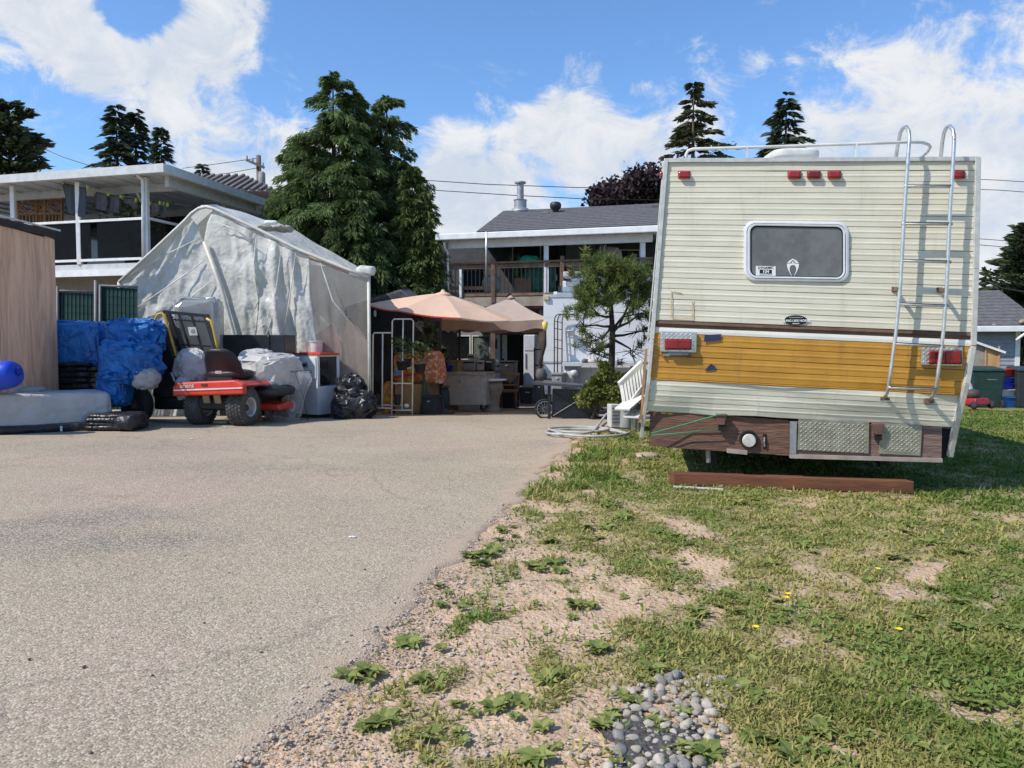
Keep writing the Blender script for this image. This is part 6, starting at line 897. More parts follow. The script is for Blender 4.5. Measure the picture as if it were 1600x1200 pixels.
def patio_extras():
    K = dict(); LF = leafmat('potted_leaf', (.05, .09, .025), (.14, .17, .05), .25); g = np.random.default_rng(40)
    for x, y, Y, lab in ((668, 512, 15.6, 'trailing plant basket hung from the small dark shed'), (690, 545, 16.6, 'dark hanging basket beside the parasol pole'), (674, 535, 16.0, 'leafy basket hung below the trailing plant basket')):
        c = at(x, y, Y); t = thing('hanging_basket', lab, 'basket', c, 0, 'hanging baskets'); MB().lathe([(.05, -.12), (.12, 0), (.13, 0), (.11, .01)], c, 12).build('bowl', BLK, t, True); MB().tube([c+Vector((-.12, 0, 0)), c+Z*.4, c+Vector((.12, 0, 0))], .006, 5).build('hanger', BLK, t); n_ = 160; p = g.normal(0, .09, (n_, 3))+np.array([0, 0, .03]); p[:, 2] -= np.abs(g.normal(0, .10, n_)); d = g.normal(0, 1, (n_, 3)); d /= np.linalg.norm(d, axis=1)[:, None]; w = np.cross(d, g.normal(0, 1, (n_, 3))); w /= np.linalg.norm(w, axis=1)[:, None]; l = .04+.04*g.random((n_, 1)); link('leaves', np_mesh('leaves', np.stack([p, p+d*l*.5+w*l*.3, p+d*l, p+d*l*.5-w*l*.3], 1).reshape(-1, 3), 4, LF, g.random(n_)), t)
    for x0, y0, x1, y1, Y, c, nm, lab in ((699, 566, 716, 584, 17.4, (.30, .21, .13), 'cardboard_box', 'open cardboard box on the ground behind the tool chest'), (780, 566, 803, 590, 19.3, (.02, .02, .024), 'storage_chest', 'black storage chest standing behind the dining chair'), (660, 622, 678, 641, 14.4, (.03, .035, .04), 'plastic_crate', 'dark crate between the green post and the barrel'), (836, 600, 850, 630, 16.2, (.05, .05, .05), 'gas_heater', 'dark gas heater beside the torch pole'), (862, 586, 878, 612, 14.0, (.24, .24, .25), 'steel_locker', 'small steel locker under the pipe rack')):
        S = Pl(at((x0+x1)/2, y1, Y), R(14)); t = thing(nm, lab, 'box', S.p0); zg = gz(0, Y); m = M('x_'+nm, c, rough=.6); p0, p1 = S.pt(x0, y0), S.pt(x1, y0); MB().hexa([Vector((p.x, p.y, z))+S.n*o for z in (zg, p0.z) for p, o in ((p0, 0), (p1, 0), (p1, .4), (p0, .4))]).build('body', m, t, bevel=.012); MB().hexa([Vector((p.x, p.y, p0.z+h))+S.n*o for h in (.003, .035) for p, o in ((p0-S.u*.02, -.02), (p1+S.u*.02, -.02), (p1+S.u*.02, .42), (p0-S.u*.02, .42))]).build('lid', m, t, bevel=.008); MB().rect(S, (x0+x1)/2-2, y0+4, (x0+x1)/2+2, y0+6, -.02, .02).build('latch', ALU, t)
    for x, y, lab in ((905, 652, 'white paper scrap on the asphalt in front of the folding cart'), (352, 668, 'white scrap near the end of the beige pipe'), (300, 687, 'pale scrap of litter on the sunlit asphalt'), (551, 842, 'single white chip on the open asphalt')):
        p = G(x, y); MB().facet(p+Z*.012, (.05, .03, .012), x, 8, 5, .9, .2).build('litter', WHT, None, label=lab, cat='litter')
patio_extras()
def trailer_group():
    S = Pl(at(930, 560, 14.8), R(8)); u, n = S.u, S.n; t = thing('cargo_trailer', 'white riveted box trailer standing in front of the deck', 'trailer', S.pt(930, 640)); WP = M('trailer_white', (.66, .68, .70), (.60, .62, .64), scale=2, rough=.4, bump=.1, bscale=8, stain=((.50, .50, .48), 6, .62, .85)); a = S.pt(849, 461); zt = a.z; zb = S.pt(900, 612).z
    p0, p1 = S.pt(849, 540), S.pt(1075, 540); MB().hexa([Vector((p.x, p.y, z))+n*o for z in (zb, zt) for p, o in ((p0, 0.02), (p1, 0.02), (p1, 2.0), (p0, 2.0))]).build('box', WP, t)
    L_ = (p1-p0).length
    for i in range(3): q0, q1 = p0+u*(L_*i/3+.004), p0+u*(L_*(i+1)/3-.004); MB().hexa([Vector((p.x, p.y, z))+n*o for z in (zb+.02, zt-.06) for p, o in ((q0, 0), (q1, 0), (q1, .018), (q0, .018))]).build('side_panel', WP, t)
    for y, th in ((461, .05), (565, .03), (612, .05)): z = S.pt(849, y).z; MB().hexa([Vector((p.x, p.y, z+h))+n*o for h in (-th, th*.2) for p, o in ((p0, -.012), (p1, -.012), (p1, -.001), (p0, -.001))]).build('rail', ALU, t)
    b = MB()
    for y in (496, 506, 547, 563):
        z = S.pt(849, y).z
        for i in range(58): p = p0+u*(.04+i*L_/58); b.add([Vector((p.x+du*u.x, p.y+du*u.y, z+dz))-n*.0015 for du, dz in ((-.007, 0), (0, -.007), (.007, 0), (0, .007))]+[Vector((p.x, p.y, z))-n*.006], [(0, 1, 4), (1, 2, 4), (2, 3, 4), (3, 0, 4)])
    tag(b.build('rivets', M('rivet', (.45, .46, .48)), t), kind='stuff')
    for s in (.3, 1.7):
        for d in (.9, 1.75): c = p0+u*d+n*s; MB().lathe([(0, -.09), (.2, -.09), (.28, -.08), (.3, 0), (.28, .08), (0, .09)], (c.x, c.y, gz(0, c.y)+.30), 18, 'Y').build('wheel', MATS['rubber'], t, True, auto=True)
    MB().rect(S, 849, 462, 858, 469, -.05, .05).build('corner_lamp', M('lamp_amber', (.55, .42, .25)), t, bevel=.01)
    # bent pipe rack against the trailer
    t = thing('pipe_rack', 'black bent-pipe ladder rack leaning on the white trailer', 'rack', S.pt(875, 640, -.15))
    for x0, x1 in ((866, 895), (871, 899), (878, 905)): MB().tube([S.pt(x0, 612, -.2), S.pt(x0+.3, 500, -.14), S.pt(x0+2, 494, -.13), S.pt(x0+6, 491, -.12), S.pt(x1, 491, -.10)], .011, 8).build('pipe', BLK, t, True)
    [MB().tube([S.pt(866, y, -.15), S.pt(878, y+2, -.15)], .007, 6).build('crossbar', BLK, t) for y in (502, 513, 530, 543)]
    c = S.pt(892, 525, -.12); MB().lathe([(.055, 0), (.075, .10), (.082, .10), (.08, .11), (0, .105)], c-Z*.0, 16).build('wall_pot', WHT, None, True, label='small white pot hung on the side of the cargo trailer', cat='pot')
    # counter with odds and ends
    t = thing('work_counter', 'narrow grey counter along the cargo trailer', 'counter', S.pt(940, 640, -.4)); MB().rect(S, 878, 567, 1003, 572, -.55, .5).build('top', PALE, t); MB().rect(S, 882, 572, 905, 630, -.45, .3).build('cupboard', GREYW, t); MB().rect(S, 985, 572, 1000, 630, -.45, .3).build('cupboard', GREYW, t)
    for i, (x, y, w, h, c, lab) in enumerate(((888, 590, .22, .3, (.5, .48, .44), 'pale crumpled bag hanging below the counter'), (916, 564, .16, .07, (.12, .1, .09), 'dark small tool lying on the counter'), (930, 564.5, .3, .05, (.55, .45, .42), 'pinkish cloth lying on the counter'), (897, 583, .14, .12, (.6, .6, .58), 'white jug beside the shrub at the counter'))): MB().lump(S.pt(x, y, -.45), (w, .14, h), .8, .08, .02, i+60, nu=22, nv=14).build('counter_item', M('counter_item_%d' % i, c), None, True, label=lab, cat='item')
    # ladders and metalwork piled on the roof
    g = np.random.default_rng(12); labs = ('lowest', 'second', 'third', 'fourth', 'top')
    for i in range(5):
        z = S.pt(900, 459-i*10).z; o = .25+.22*i; x0 = 868+i*7; a, d = S.pt(x0, 459-i*10, o), S.pt(1035, 455-i*9, o+.1); a.z = z; d.z = z+.01; t = thing('aluminium_ladder', labs[i]+' aluminium ladder in the pile on the cargo trailer roof', 'ladder', a, 0, 'ladders on the trailer'); k = n*.34
        MB().bar(a, d, .03, .085).build('stile', ALU, t); MB().bar(a+k, d+k, .03, .085).build('stile', ALU, t); [MB().tube([a.lerp(d, f), a.lerp(d, f)+k], .016, 6).build('rung', ALU, t) for f in np.linspace(.04, .96, 9)]; [MB().box(q_, (.07, .06, .12), -R(8)).build('foot', BLK if i % 2 else WHT, t) for q_ in (a, a+k)]
    t = thing('miter_saw', 'grey and red saw machine on top of the ladder pile', 'saw', S.pt(890, 428, .1)); MB().rect(S, 880, 424, 903, 433, 0, .3).build('base', M('saw_grey', (.5, .5, .49)), t, bevel=.02); MB().lathe([(.0, -.02), (.05, -.02), (.05, .02), (0, .02)], S.pt(892, 424, -.02), 18, 'Y').build('blade_guard', M('saw_red', (.22, .04, .05)), t, True); MB().tube([S.pt(890, 424, .1), S.pt(897, 416, .1), S.pt(903, 420, .1)], .02, 8).build('handle', BLK, t, True)
    # black folding cart / table
    S2 = Pl(G(895, 655), R(6)); t = thing('folding_cart', 'black folding table cart with dark side panel and bicycle wheels', 'cart', S2.p0); MK = MATS['machine_black']; MB().poly(S2, [(833, 601), (952, 608), (952, 605), (833, 597)], -.15, .6).build('top', M('cart_top', (.06, .06, .065), rough=.35), t); MB().poly(S2, [(862, 652), (928, 657), (927, 610), (863, 607)], -.02, .04).build('side_panel', M('cart_navy', (.012, .016, .026), rough=.25), t)
    for x, y0, y1 in ((858, 602, 656), (929, 607, 660)): MB().rect(S2, x-2.2, y0, x+2.2, y1, -.06, .05).build('leg', MK, t); MB().rect(S2, x-2.2, y0, x+2.2, y1-6, .35, .05).build('leg', MK, t)
    MB().tube([S2.pt(864, 650, -.03), S2.pt(926, 612, -.03)], .008, 6).tube([S2.pt(864, 612, -.03), S2.pt(926, 652, -.03)], .008, 6).build('cross_brace', MK, t)
    for x in (851, 941):
        c = S2.pt(x, 639, .18); w = MB().tube([c+Vector((.155*math.cos(k*.2618), 0, .155*math.sin(k*.2618))) for k in range(24)], .017, 8, True).build('wheel', MATS['rubber'], t, True); MB().tube([c+Vector((.128*math.cos(k*.2618), 0, .128*math.sin(k*.2618))) for k in range(24)], .008, 6, True).build('rim', ALU, w, True); k = MB(); [k.tube([c, c+Vector((.125*math.cos(j*.5236), 0, .125*math.sin(j*.5236)))], .0035, 4) for j in range(12)]; k.build('spokes', ALU, w); MB().lathe([(0, -.03), (.02, -.03), (.02, .03), (0, .03)], c, 10, 'Y').build('hub', BLK, w)
    # posts with torches
    for px, y0, lab in ((846, 512, 'crooked black torch pole with a yellow top beside the trailer'), (875, 552, 'shorter black pole with a flat cap beside the pipe rack')):
        q = G(px, 648 if px == 846 else 642); t = thing('torch_pole', lab, 'pole', q); pts = [q]+[at(px+(2.5*math.sin(i*1.7)+(3.5 if px == 846 and i > 3 else 0)), 648-(648-y0)*i/5, q.y) for i in range(1, 6)]; MB().tube(pts, [.05, .042, .045, .035, .04, .028], 8).build('shaft', M('burnt_wood', (.022, .019, .017), (.04, .032, .026), scale=14, rough=.9), t, True); top = pts[-1]
        if px == 846: MB().lathe([(.03, -.05), (.045, .0), (.055, .1), (.02, .12), (0, .12)], top, 10).build('torch_head', M('torch_yellow', (.75, .62, .12)), t, True); MB().tube([pts[2]+Vector((-.12, 0, .06)), pts[2]+Vector((.25, -.1, .0)), pts[2]+Vector((.42, -.15, -.28))], .02, 6).build('side_arm', BLK, t)
        else: MB().lathe([(.13, 0), (.13, .025), (0, .03)], top, 14).build('cap', BLK, t, True)
        MB().lathe([(.10, 0), (.12, .1), (.08, .2), (.04, .22)], pts[2], 12).build('bucket', M('pail_grey', (.10, .10, .10)), t, True)
    # pine
    p0 = at(954, 640, 12.7); t = thing('pine_tree', 'small gnarled pine with a flat green crown in front of the trailer', 'tree', (p0.x, p0.y, gz(0, 12.7))); g = np.random.default_rng(77); A = lambda x, y, d=0.: at(x, y, 12.7+d); b = MB(); b.tube([Vector((p0.x, p0.y, gz(0, 12.7)-.05)), A(954, 600), A(956, 560), A(957, 520), A(955, 480, .05), A(950, 440, .05), A(948, 412)], [.068, .06, .055, .048, .036, .022, .01], 9)
    limbs = [((957, 520), (975, 495, -.3), (1000, 470, -.4)), ((957, 515), (985, 470, .2), (1000, 440, .3)), ((956, 495), (935, 492, -.3), (905, 480, -.4)), ((955, 480), (925, 470, .2), (905, 462, .3)), ((954, 470), (980, 440, -.2), (1008, 425, -.2)), ((952, 455), (930, 440, 0), (915, 425, .1)), ((957, 540), (930, 545, -.3), (920, 550, -.4)), ((957, 535), (935, 555, .1), (925, 548, .2)), ((957, 530), (985, 545, -.2), (990, 560, -.25)), ((957, 525), (990, 520, .2), (1012, 512, .3)), ((956, 510), (930, 508, .1), (897, 510, .1)),
             ((951, 440), (962, 420, .2), (975, 412, .3)), ((950, 435), (938, 420, -.2), (930, 412, -.3)), ((957, 515), (1000, 490, .4), (1020, 488, .5)), ((956, 505), (940, 530, .3), (915, 535, .4))]; tips = []
    for a, m, c in limbs:
        p, q, r = A(*a), A(*m), A(*c); b.tube([p, p.lerp(q, .5)+Vector((g.normal(0, .03), 0, g.normal(0, .04))), q, q.lerp(r, .5)+Vector((g.normal(0, .04), 0, g.normal(0, .05))), r], [.026, .020, .015, .010, .005], 6)
        for k in range(15): f = .1+.9*g.random(); s = q.lerp(r, f); e_ = s+Vector((g.normal(0, .16), g.normal(0, .16), g.normal(.02, .10))); b.tube([s, e_], [.009, .004], 4); tips.append((e_, a[1] < 505 or g.random() < .30))
    for k in range(760):
        x, y = g.uniform(902, 1024), g.uniform(400, 487)
        if any(((x-a_)/c_)**2+((y-b_)/d_)**2 < 1 for a_, b_, c_, d_ in ((944, 424, 28, 24), (985, 440, 37, 30), (925, 458, 24, 14), (1003, 468, 20, 16), (948, 462, 30, 14), (905, 484, 11, 7))) and noise.noise(Vector((x*.075, y*.10, 3))) > -.05: tips.append((A(x, y, g.normal(0, .28)), True))
    b.build('trunk', M('pine_bark', (.045, .036, .03), (.025, .02, .018), scale=14, rough=.95), t, True); V = []; va = []
    for e_, on in tips:
        if not on: continue
        m = 44; d = g.normal(0, 1, (m, 3))+np.array([0, 0, .55]); d /= np.linalg.norm(d, axis=1)[:, None]; l = .075+.07*g.random((m, 1)); s = np.cross(d, g.normal(0, 1, (m, 3))); s /= np.linalg.norm(s, axis=1)[:, None]; s *= .0075; p = np.array(e_)+g.normal(0, .025, (m, 3)); V.append(np.stack([p-s, p+s, p+d*l], 1)); va.append(np.clip(g.random()*.7+.3*g.random(m), 0, 1))
    off = np.array([p0.x, p0.y, gz(0, 12.7)]); link('crown', np_mesh('crown', np.concatenate(V).reshape(-1, 3)-off, 3, leafmat('pine_needle', (.04, .075, .015), (.17, .20, .05), .2), np.concatenate(va)), t)
    s = leafy('shrub', 'rounded yellow-green shrub below the small pine', [(902, 596, 940, 640, 18), (925, 574, 952, 636, 16), (945, 582, 978, 640, 18), (938, 566, 962, 590, 5)], 12.4, 8000, .06, leafmat('shrub_lime', (.085, .12, .025), (.22, .23, .06), .3), 91); s['category'] = 'shrub'
    # white plastic ladder / stair, grey box, hose
    S3 = Pl(G(985, 668), R(-28)); e = Z; t = thing('stair_ladder', 'white stepped plastic ladder leaning beside the camper', 'ladder', S3.p0); WB = M('step_white', (.66, .66, .63), (.56, .56, .53), rough=.5)
    T0, T1, B0, B1 = at(968, 602, 10.6), at(1003, 568, 10.9), at(975, 642, 10.4), at(1006, 600, 10.8)
    MB().bar(T0, T1, .05, .10).build('rail', WB, t, bevel=.01); MB().bar(B0, B1, .05, .07).build('rail', WB, t, bevel=.01); [MB().bar(T0.lerp(T1, f), B0.lerp(B1, f), .035, .045).build('spindle', WB, t) for f in np.linspace(.06, .94, 8)]
    for i, (x0, y0, x1, y1) in enumerate(((972, 640, 998, 618), (986, 652, 1008, 640))): a, c = at(x0, y0, 10.2), at(x1, y1, 10.7); MB().bar(a, c, .22, .03).build('tread', WB, t, bevel=.006)
    [MB().bar(at(x, 645, 10.3), Vector((at(x, 645, 10.3).x, 10.3, 0)), .03, .03).build('prop', ALU, t) for x in (988, 997)]
    for i, (x, w, lab) in enumerate(((980, .10, 'left grey plastic tube standing behind the beige heater box'), (990, .09, 'right grey plastic tube standing under the stepped ladder'))): c = at(x, 660, 10.7); MB().lathe([(w, 0), (w*1.1, .02), (w*1.0, .32), (w*1.08, .34), (0, .34)], (c.x, c.y, 0), 14).build('grey_pail', M('pail_zinc', (.36, .37, .38)), None, True, label=lab, cat='tube', group='grey tubes')
    Sx = Pl(G(962, 669), R(-15)); t = thing('heater_box', 'upright beige vented box on the grass edge by the hose', 'box', Sx.p0); BX = M('box_beige', (.50, .49, .46), (.42, .41, .38)); MB().rect(Sx, 955, 632, 970, 668, 0, .16).build('case', BX, t, bevel=.01); [MB().rect(Sx, 957, 637+i*5.5, 968, 639+i*5.5, -.006, .008).build('vent_slot', M('slot_grey', (.16, .16, .15)), t) for i in range(5)]
    HS = M('hose_grey', (.40, .40, .37), (.32, .32, .30), rough=.6); pts = []; c = G(908, 679)
    for k in range(90): a = k*.21; r = .36+.05*math.sin(k*.13)+.09*math.cos(a*.5); pts.append((c.x+r*1.15*math.cos(a)+.10*math.sin(k*.05), c.y+r*1.15*math.sin(a)+.2*math.sin(k*.07), .025+.012*(k % 30)/10))
    q = G(962, 655); pts += [(q.x-.15, q.y-.1, .05), (q.x-.05, q.y, .18), (q.x, q.y+.1, .36), (q.x+.02, q.y+.2, .40), (q.x+.05, q.y+.5, .2)]; MB().tube(pts, .017, 8).build('garden_hose', HS, None, True, label='loosely coiled grey garden hose at the driveway edge', cat='hose')
    p = G(1010, 714); MB().lump(p+Z*.01, (.22, .2, .05), .7, .1, .02, 3, nu=20, nv=10).build('flat_stone', M('stone_tan', (.42, .33, .26)), None, True, label='flat tan stone in the grass near the camper corner', cat='stone')
trailer_group()
# ---------------------------------------------------------------- the camper
CA = Pl(at(1284, 500, 6.0), R(10))
def lerp2(tab, y):
    for (y0, x0), (y1, x1) in zip(tab, tab[1:]):
        if y <= y1: return x0+(x1-x0)*(y-y0)/(y1-y0)
    return tab[-1][1]
CL = [(240, 1041), (530, 1019), (600, 1012), (650, 1006), (720, 1002)]; CR = [(240, 1528), (540, 1521), (600, 1510), (650, 1497), (720, 1484)]
def tuck(y): return .16*(max(0, y-596)/120)**1.3
CREAM = M('camper_cream', (.66, .625, .50), (.605, .575, .455), scale=3, rough=.55, spec=.3, bump=.12, bscale=14, stain=((.44, .40, .30), 3.2, .57, .86, (2.6, 2.6, .35))); OCHRE = M('camper_ochre', (.49, .25, .036), (.42, .205, .03), scale=4, rough=.5, bump=.1, bscale=14, stain=((.27, .14, .045), 3.5, .54, .80, (2.4, 2.4, .4)))
UMB = M('camper_brown', (.09, .05, .03), (.13, .08, .05), scale=6, rough=.6); CHR = M('bare_aluminium', (.66, .66, .65), (.52, .52, .5), scale=20, rough=.35, metal=.75); OFFW = M('camper_white_strip', (.74, .73, .66), (.66, .65, .58), scale=3, rough=.55)
TRED = M('lens_red', (.34, .010, .012), (.22, .008, .010), scale=20, rough=.22, spec=.6); PLYD = M('weathered_ply', (.20, .105, .07), (.105, .058, .042), scale=3.5, st=(1.2, 1.2, 11), rough=.9, bump=.8, bscale=14, dist=1.5); TREAD = M('tread_plate', (.34, .33, .26), (.24, .22, .16), scale=12, rough=.4, metal=.4, bump=.2)
def camper():
    n, u, e = CA.n, CA.u, Vector((0, 0, 1)); g0 = G(1250, 752); t = thing('camper_trailer', 'old cream and ochre camper trailer with rear ladder and damaged skirt', 'camper', (g0.x, g0.y, 0), -R(10))
    ycurve = lambda f, yl, yr: yl+(yr-yl)*f
    def course(name, yl0, yl1, yr0, yr1, mat, prof=((0, .005), (.03, -.003), (.34, -.0035), (.42, -.006), (.50, -.0055), (.58, -.0035), (.965, -.003), (.985, .001), (1, .006)), parent=None, wav=0., seed=0, tears=False):
        nu = 14
        def fn(a, j):
            v, o = prof[int(round(j*(len(prof)-1)))]; y = ycurve(a, yl0, yr0)*(1-v)+ycurve(a, yl1, yr1)*v
            if tears: y += v*(3.2*noise.noise(Vector((a*7, seed, 0)))+1.5*noise.noise(Vector((a*21, seed, 0))))
            x = lerp2(CL, y)+(lerp2(CR, y)-lerp2(CL, y))*a; d = .005*noise.noise(Vector((a*5, yl0*.05, 3)))+.0022*noise.noise(Vector((a*17, y*.07, 5)))+wav*noise.noise(Vector((a*4, y*.02, 9)))
            return CA.pt(x, y, o+d+tuck(y))
        return MB().grid(fn, nu, len(prof)-1).build(name, mat, parent or t, False)
    K = 15
    for k in range(K): course('siding_panel', 251+k*16.6, 251+(k+1)*16.6-.25, 248+k*18.13, 248+(k+1)*18.13-.25, CREAM)
    flat = ((0, .006), (.06, -.004), (.5, -.006), (.94, -.004), (1, .006))
    course('stripe_panel', 500.2, 510.6, 520.2, 531, UMB, ((0, .004), (.1, -.004), (.45, -.010), (.55, .0), (1, .004))); course('strip_panel', 510.8, 519.6, 531.2, 541.5, OFFW, flat)
    for k in range(4): course('siding_panel', 519.8+k*17.7, 519.8+(k+1)*17.7-.25, 541.8+k*18.4, 541.8+(k+1)*18.4-.25, OCHRE)
    course('trim_strip', 590.6, 593, 615.4, 618, OCHRE, ((0, -.004), (.3, -.013), (.7, -.013), (1, -.004)))
    for k in range(3): course('siding_panel', 593+k*16.4, 593+(k+1)*16.4-.2, 618+k*16.6, 618+(k+1)*16.6-.2, CREAM, wav=.035, seed=k, tears=(k == 2))
    # body shell behind the siding
    o = [(1043, 252), (1526, 250), (1520, 540), (1500, 640), (1012, 634), (1021, 530)]; q = [CA.pt(x, y, .03+max(0, tuck(y)*.9)) for x, y in o]; b = MB(); b.add(q+[p+n*5.4 for p in q], [(5, 4, 3, 2, 1, 0), (6, 7, 8, 9, 10, 11)]+[(i, (i+1) % 6, (i+1) % 6+6, i+6) for i in range(6)]); b.build('shell', CREAM, t)
    a, c = CA.pt(1042, 251, -.01), CA.pt(1527, 249, -.01); MB().hexa([p+e*h for h in (-.004, .022) for p in (a, c, c+n*5.5, a+n*5.5)]).build('roof', M('roof_white', (.62, .62, .58), (.5, .5, .46), rough=.7), t, bevel=.01)
    # corner trims
    def trim(px, mat, w=.034, off=-.014):
        b = MB(); p = [CA.pt(x, y, off+tuck(y)) for x, y in px]
        for i in range(len(p)-1): b.bar(p[i], p[i+1], .02, w, n.cross((p[i+1]-p[i])))
        return b.build('corner_trim', mat, t, bevel=.004)
    TR = M('trim_alu', (.62, .61, .56), (.5, .48, .43), scale=14, rough=.42, metal=.35)
    trim([(1041, 248), (1030, 390), (1019, 530)], TR); trim([(1019, 531), (1013, 600), (1002, 684)], TR, .03, -.03); trim([(1037, 252), (1025, 395), (1012, 535)], TR, .012, .05)
    trim([(1528, 246), (1525, 420), (1521, 540)], TR, .04); trim([(1521, 541), (1511, 600), (1497, 655), (1485, 714)], TR, .038, -.02); trim([(1516, 545), (1505, 605), (1491, 658), (1480, 712)], TR, .018, -.01)
    b = MB(); p = [CA.pt(x, y, .03) for x, y in ((1010, 545), (1006, 590), (1003, 640), (999, 660))]; [b.bar(p[i], p[i+1], .02, .02, n) for i in range(3)]; b.build('exposed_batten', M('rot_wood', (.42, .22, .08), (.25, .13, .06), scale=12, rough=.9), t)
    MB().bar(CA.pt(1041, 250.5, -.016), CA.pt(1529, 248, -.016), .012, .03).build('top_trim', TR, t)
    # window
    def rr(x0, y0, x1, y1, r, tilt, k=6):
        out = []
        for cx, cy, a0 in ((x1-r, y0+r, -90), (x1-r, y1-r, 0), (x0+r, y1-r, 90), (x0+r, y0+r, 180)):
            for i in range(k+1): a = R(a0+90*i/k); x, y = cx+r*math.cos(a), cy+r*math.sin(a); out.append((x, y+(x-x0)/(x1-x0)*tilt))
        return out
    rings = [(rr(1162, 344.5, 1327, 439, 17, 2.5), -.004), (rr(1163, 345.5, 1326, 438, 16.5, 2.5), -.022), (rr(1166, 348, 1323, 435.5, 15, 2.5), -.026), (rr(1168, 349, 1321, 434.5, 14, 2.4), -.016), (rr(1169.5, 350, 1320, 433.5, 13, 2.4), -.03), (rr(1172, 352, 1317.5, 431.5, 11, 2.3), -.028), (rr(1172.5, 352.5, 1317, 431, 10.5, 2.3), .004)]
    b = MB(); m = len(rings[0][0]); b.add([CA.pt(x, y, o) for pts, o in rings for x, y in pts], [(j*m+i, j*m+(i+1) % m, (j+1)*m+(i+1) % m, (j+1)*m+i) for j in range(len(rings)-1) for i in range(m)]); w = b.build('window', M('window_alu', (.74, .74, .74), (.66, .66, .66), rough=.4, metal=.25), t, True, auto=True)
    inner = rr(1172, 352, 1317.5, 431.5, 10.5, 2.3); MB().poly(CA, inner[::-1], -.016, .004).build('pane', M('dusty_glass', (.105, .105, .098), (.15, .15, .142), scale=7, rough=.22, spec=.55, stain=((.24, .24, .23), 9, .60, .80)), w)
    MB().add([CA.pt(x, y, o) for x, y, o in ((1172, 352, .004),)], []); b = MB(); gs = M('gasket_black', (.015, .015, .015), rough=.7); r1, r2 = rr(1172, 352, 1317.5, 431.5, 11, 2.3), rr(1174.2, 354.6, 1315.5, 430, 9.5, 2.3); b.add([CA.pt(x, y, -.0175) for x, y in r1+r2], [(i, (i+1) % m, (i+1) % m+m, i+m) for i in range(m)]); b.build('gasket', gs, w)
    WS = M('sticker_paper', (.72, .73, .72), (.66, .67, .66)); BK = M('sticker_black', (.012, .012, .012), rough=.4)
    s = MB().poly(CA, [(1181, 430.5), (1212, 431), (1212, 416), (1181, 415.5)], -.0195, .002).build('sticker', WS, w); MB().poly(CA, [(1187, 427.2), (1206, 427.5), (1206, 421.5), (1187, 421.2)], -.0210, .001).build('band', BK, s)
    text('DYNAMIC', .026, BK, s, CA.pt(1196.5, 418.6, -.0202), u, e, bold=.0006, depth=.0004); text('104', .034, WS, s, CA.pt(1196.5, 424.5, -.0222), u, e, bold=.0008, depth=.0004); text("Vancouver's Rock Radio", .010, BK, s, CA.pt(1196.5, 429.2, -.0202), u, e, depth=.0004)
    k = MB(); cx, y0 = 1239, 404; X = lambda a, b: (cx+a, y0+b)
    for sgn in (-1, 1):
        f = lambda L: [X(a*sgn, b_) for a, b_ in (L if sgn > 0 else L[::-1])]
        k.poly(CA, f([(0, 0), (5.5, 3.2), (9.5, 7.3), (6.5, 7.1), (2.8, 6.0), (2.2, 3.6), (0, 2.2)][::-1]), -.0195, .0015); k.poly(CA, f([(0, 8), (3, 7.4), (9.6, 8.4), (9.0, 13), (6.8, 19), (2.5, 27), (2.0, 27), (5.0, 19), (5.2, 14.5), (3.2, 11), (0, 10)][::-1]), -.0195, .0015); k.poly(CA, f([(0, 4), (1.2, 5), (1.2, 8), (0, 8.2)][::-1]), -.0195, .0015)
    k.build('emblem_decal', WS, w)
    # clearance lights
    for x, wd_, c in ((1069, 18, 1), (1241.5, 20, 1), (1272, 20, .55), (1304, 20, 1), (1499, 18, 1)):
        l = MB().rect(CA, x-wd_/2-.8, 266.3, x+wd_/2+.8, 278.6, -.016, .014).build('marker_light', M('marker_base', (.22, .03, .03), rough=.5), t, bevel=.012); MB().rect(CA, x-wd_/2, 267, x+wd_/2, 278, -.042, .027).build('lens', TRED if c == 1 else M('lens_dull', (.20, .02, .02), rough=.35), l, bevel=.016)
    MB().rect(CA, 1031, 268, 1036, 277, -.0, .04).build('side_marker', TRED, t, bevel=.01)
    # tail lights on tread plates
    def lugs(pl, x0, y0, x1, y1, off, parent, sx=7.4, sy=6.2, sl=0.):
        b = MB(); j = 0; y = y0+3
        while y < y1-2:
            x = x0+3+(j % 2)*sx/2
            while x < x1-2:
                s = 1 if (j % 2) == 0 else -1; yy = y+(x-x0)*sl; a = (2.7, -1.8*s); c = (.7, 1.0*s); p = [(x-a[0], yy-a[1]), (x+c[0]*.8, yy+c[1]*.8), (x+a[0], yy+a[1]), (x-c[0]*.8, yy-c[1]*.8)]; q = [pl.pt(*v, off+.001) for v in p]+[pl.pt(x, yy, off-.007)]; b.add(q, [(0, 1, 4), (1, 2, 4), (2, 3, 4), (3, 0, 4), (3, 2, 1, 0)]); x += sx
            y += sy/2*1.1; j += 1
        tag(b.build('tread_lugs', M('lug_bright', (.72, .70, .62), (.6, .58, .5), scale=14, rough=.3, metal=.45), parent), kind='stuff')
    PA = M('tread_bright', (.60, .61, .60), (.45, .46, .45), scale=14, rough=.3, metal=.8)
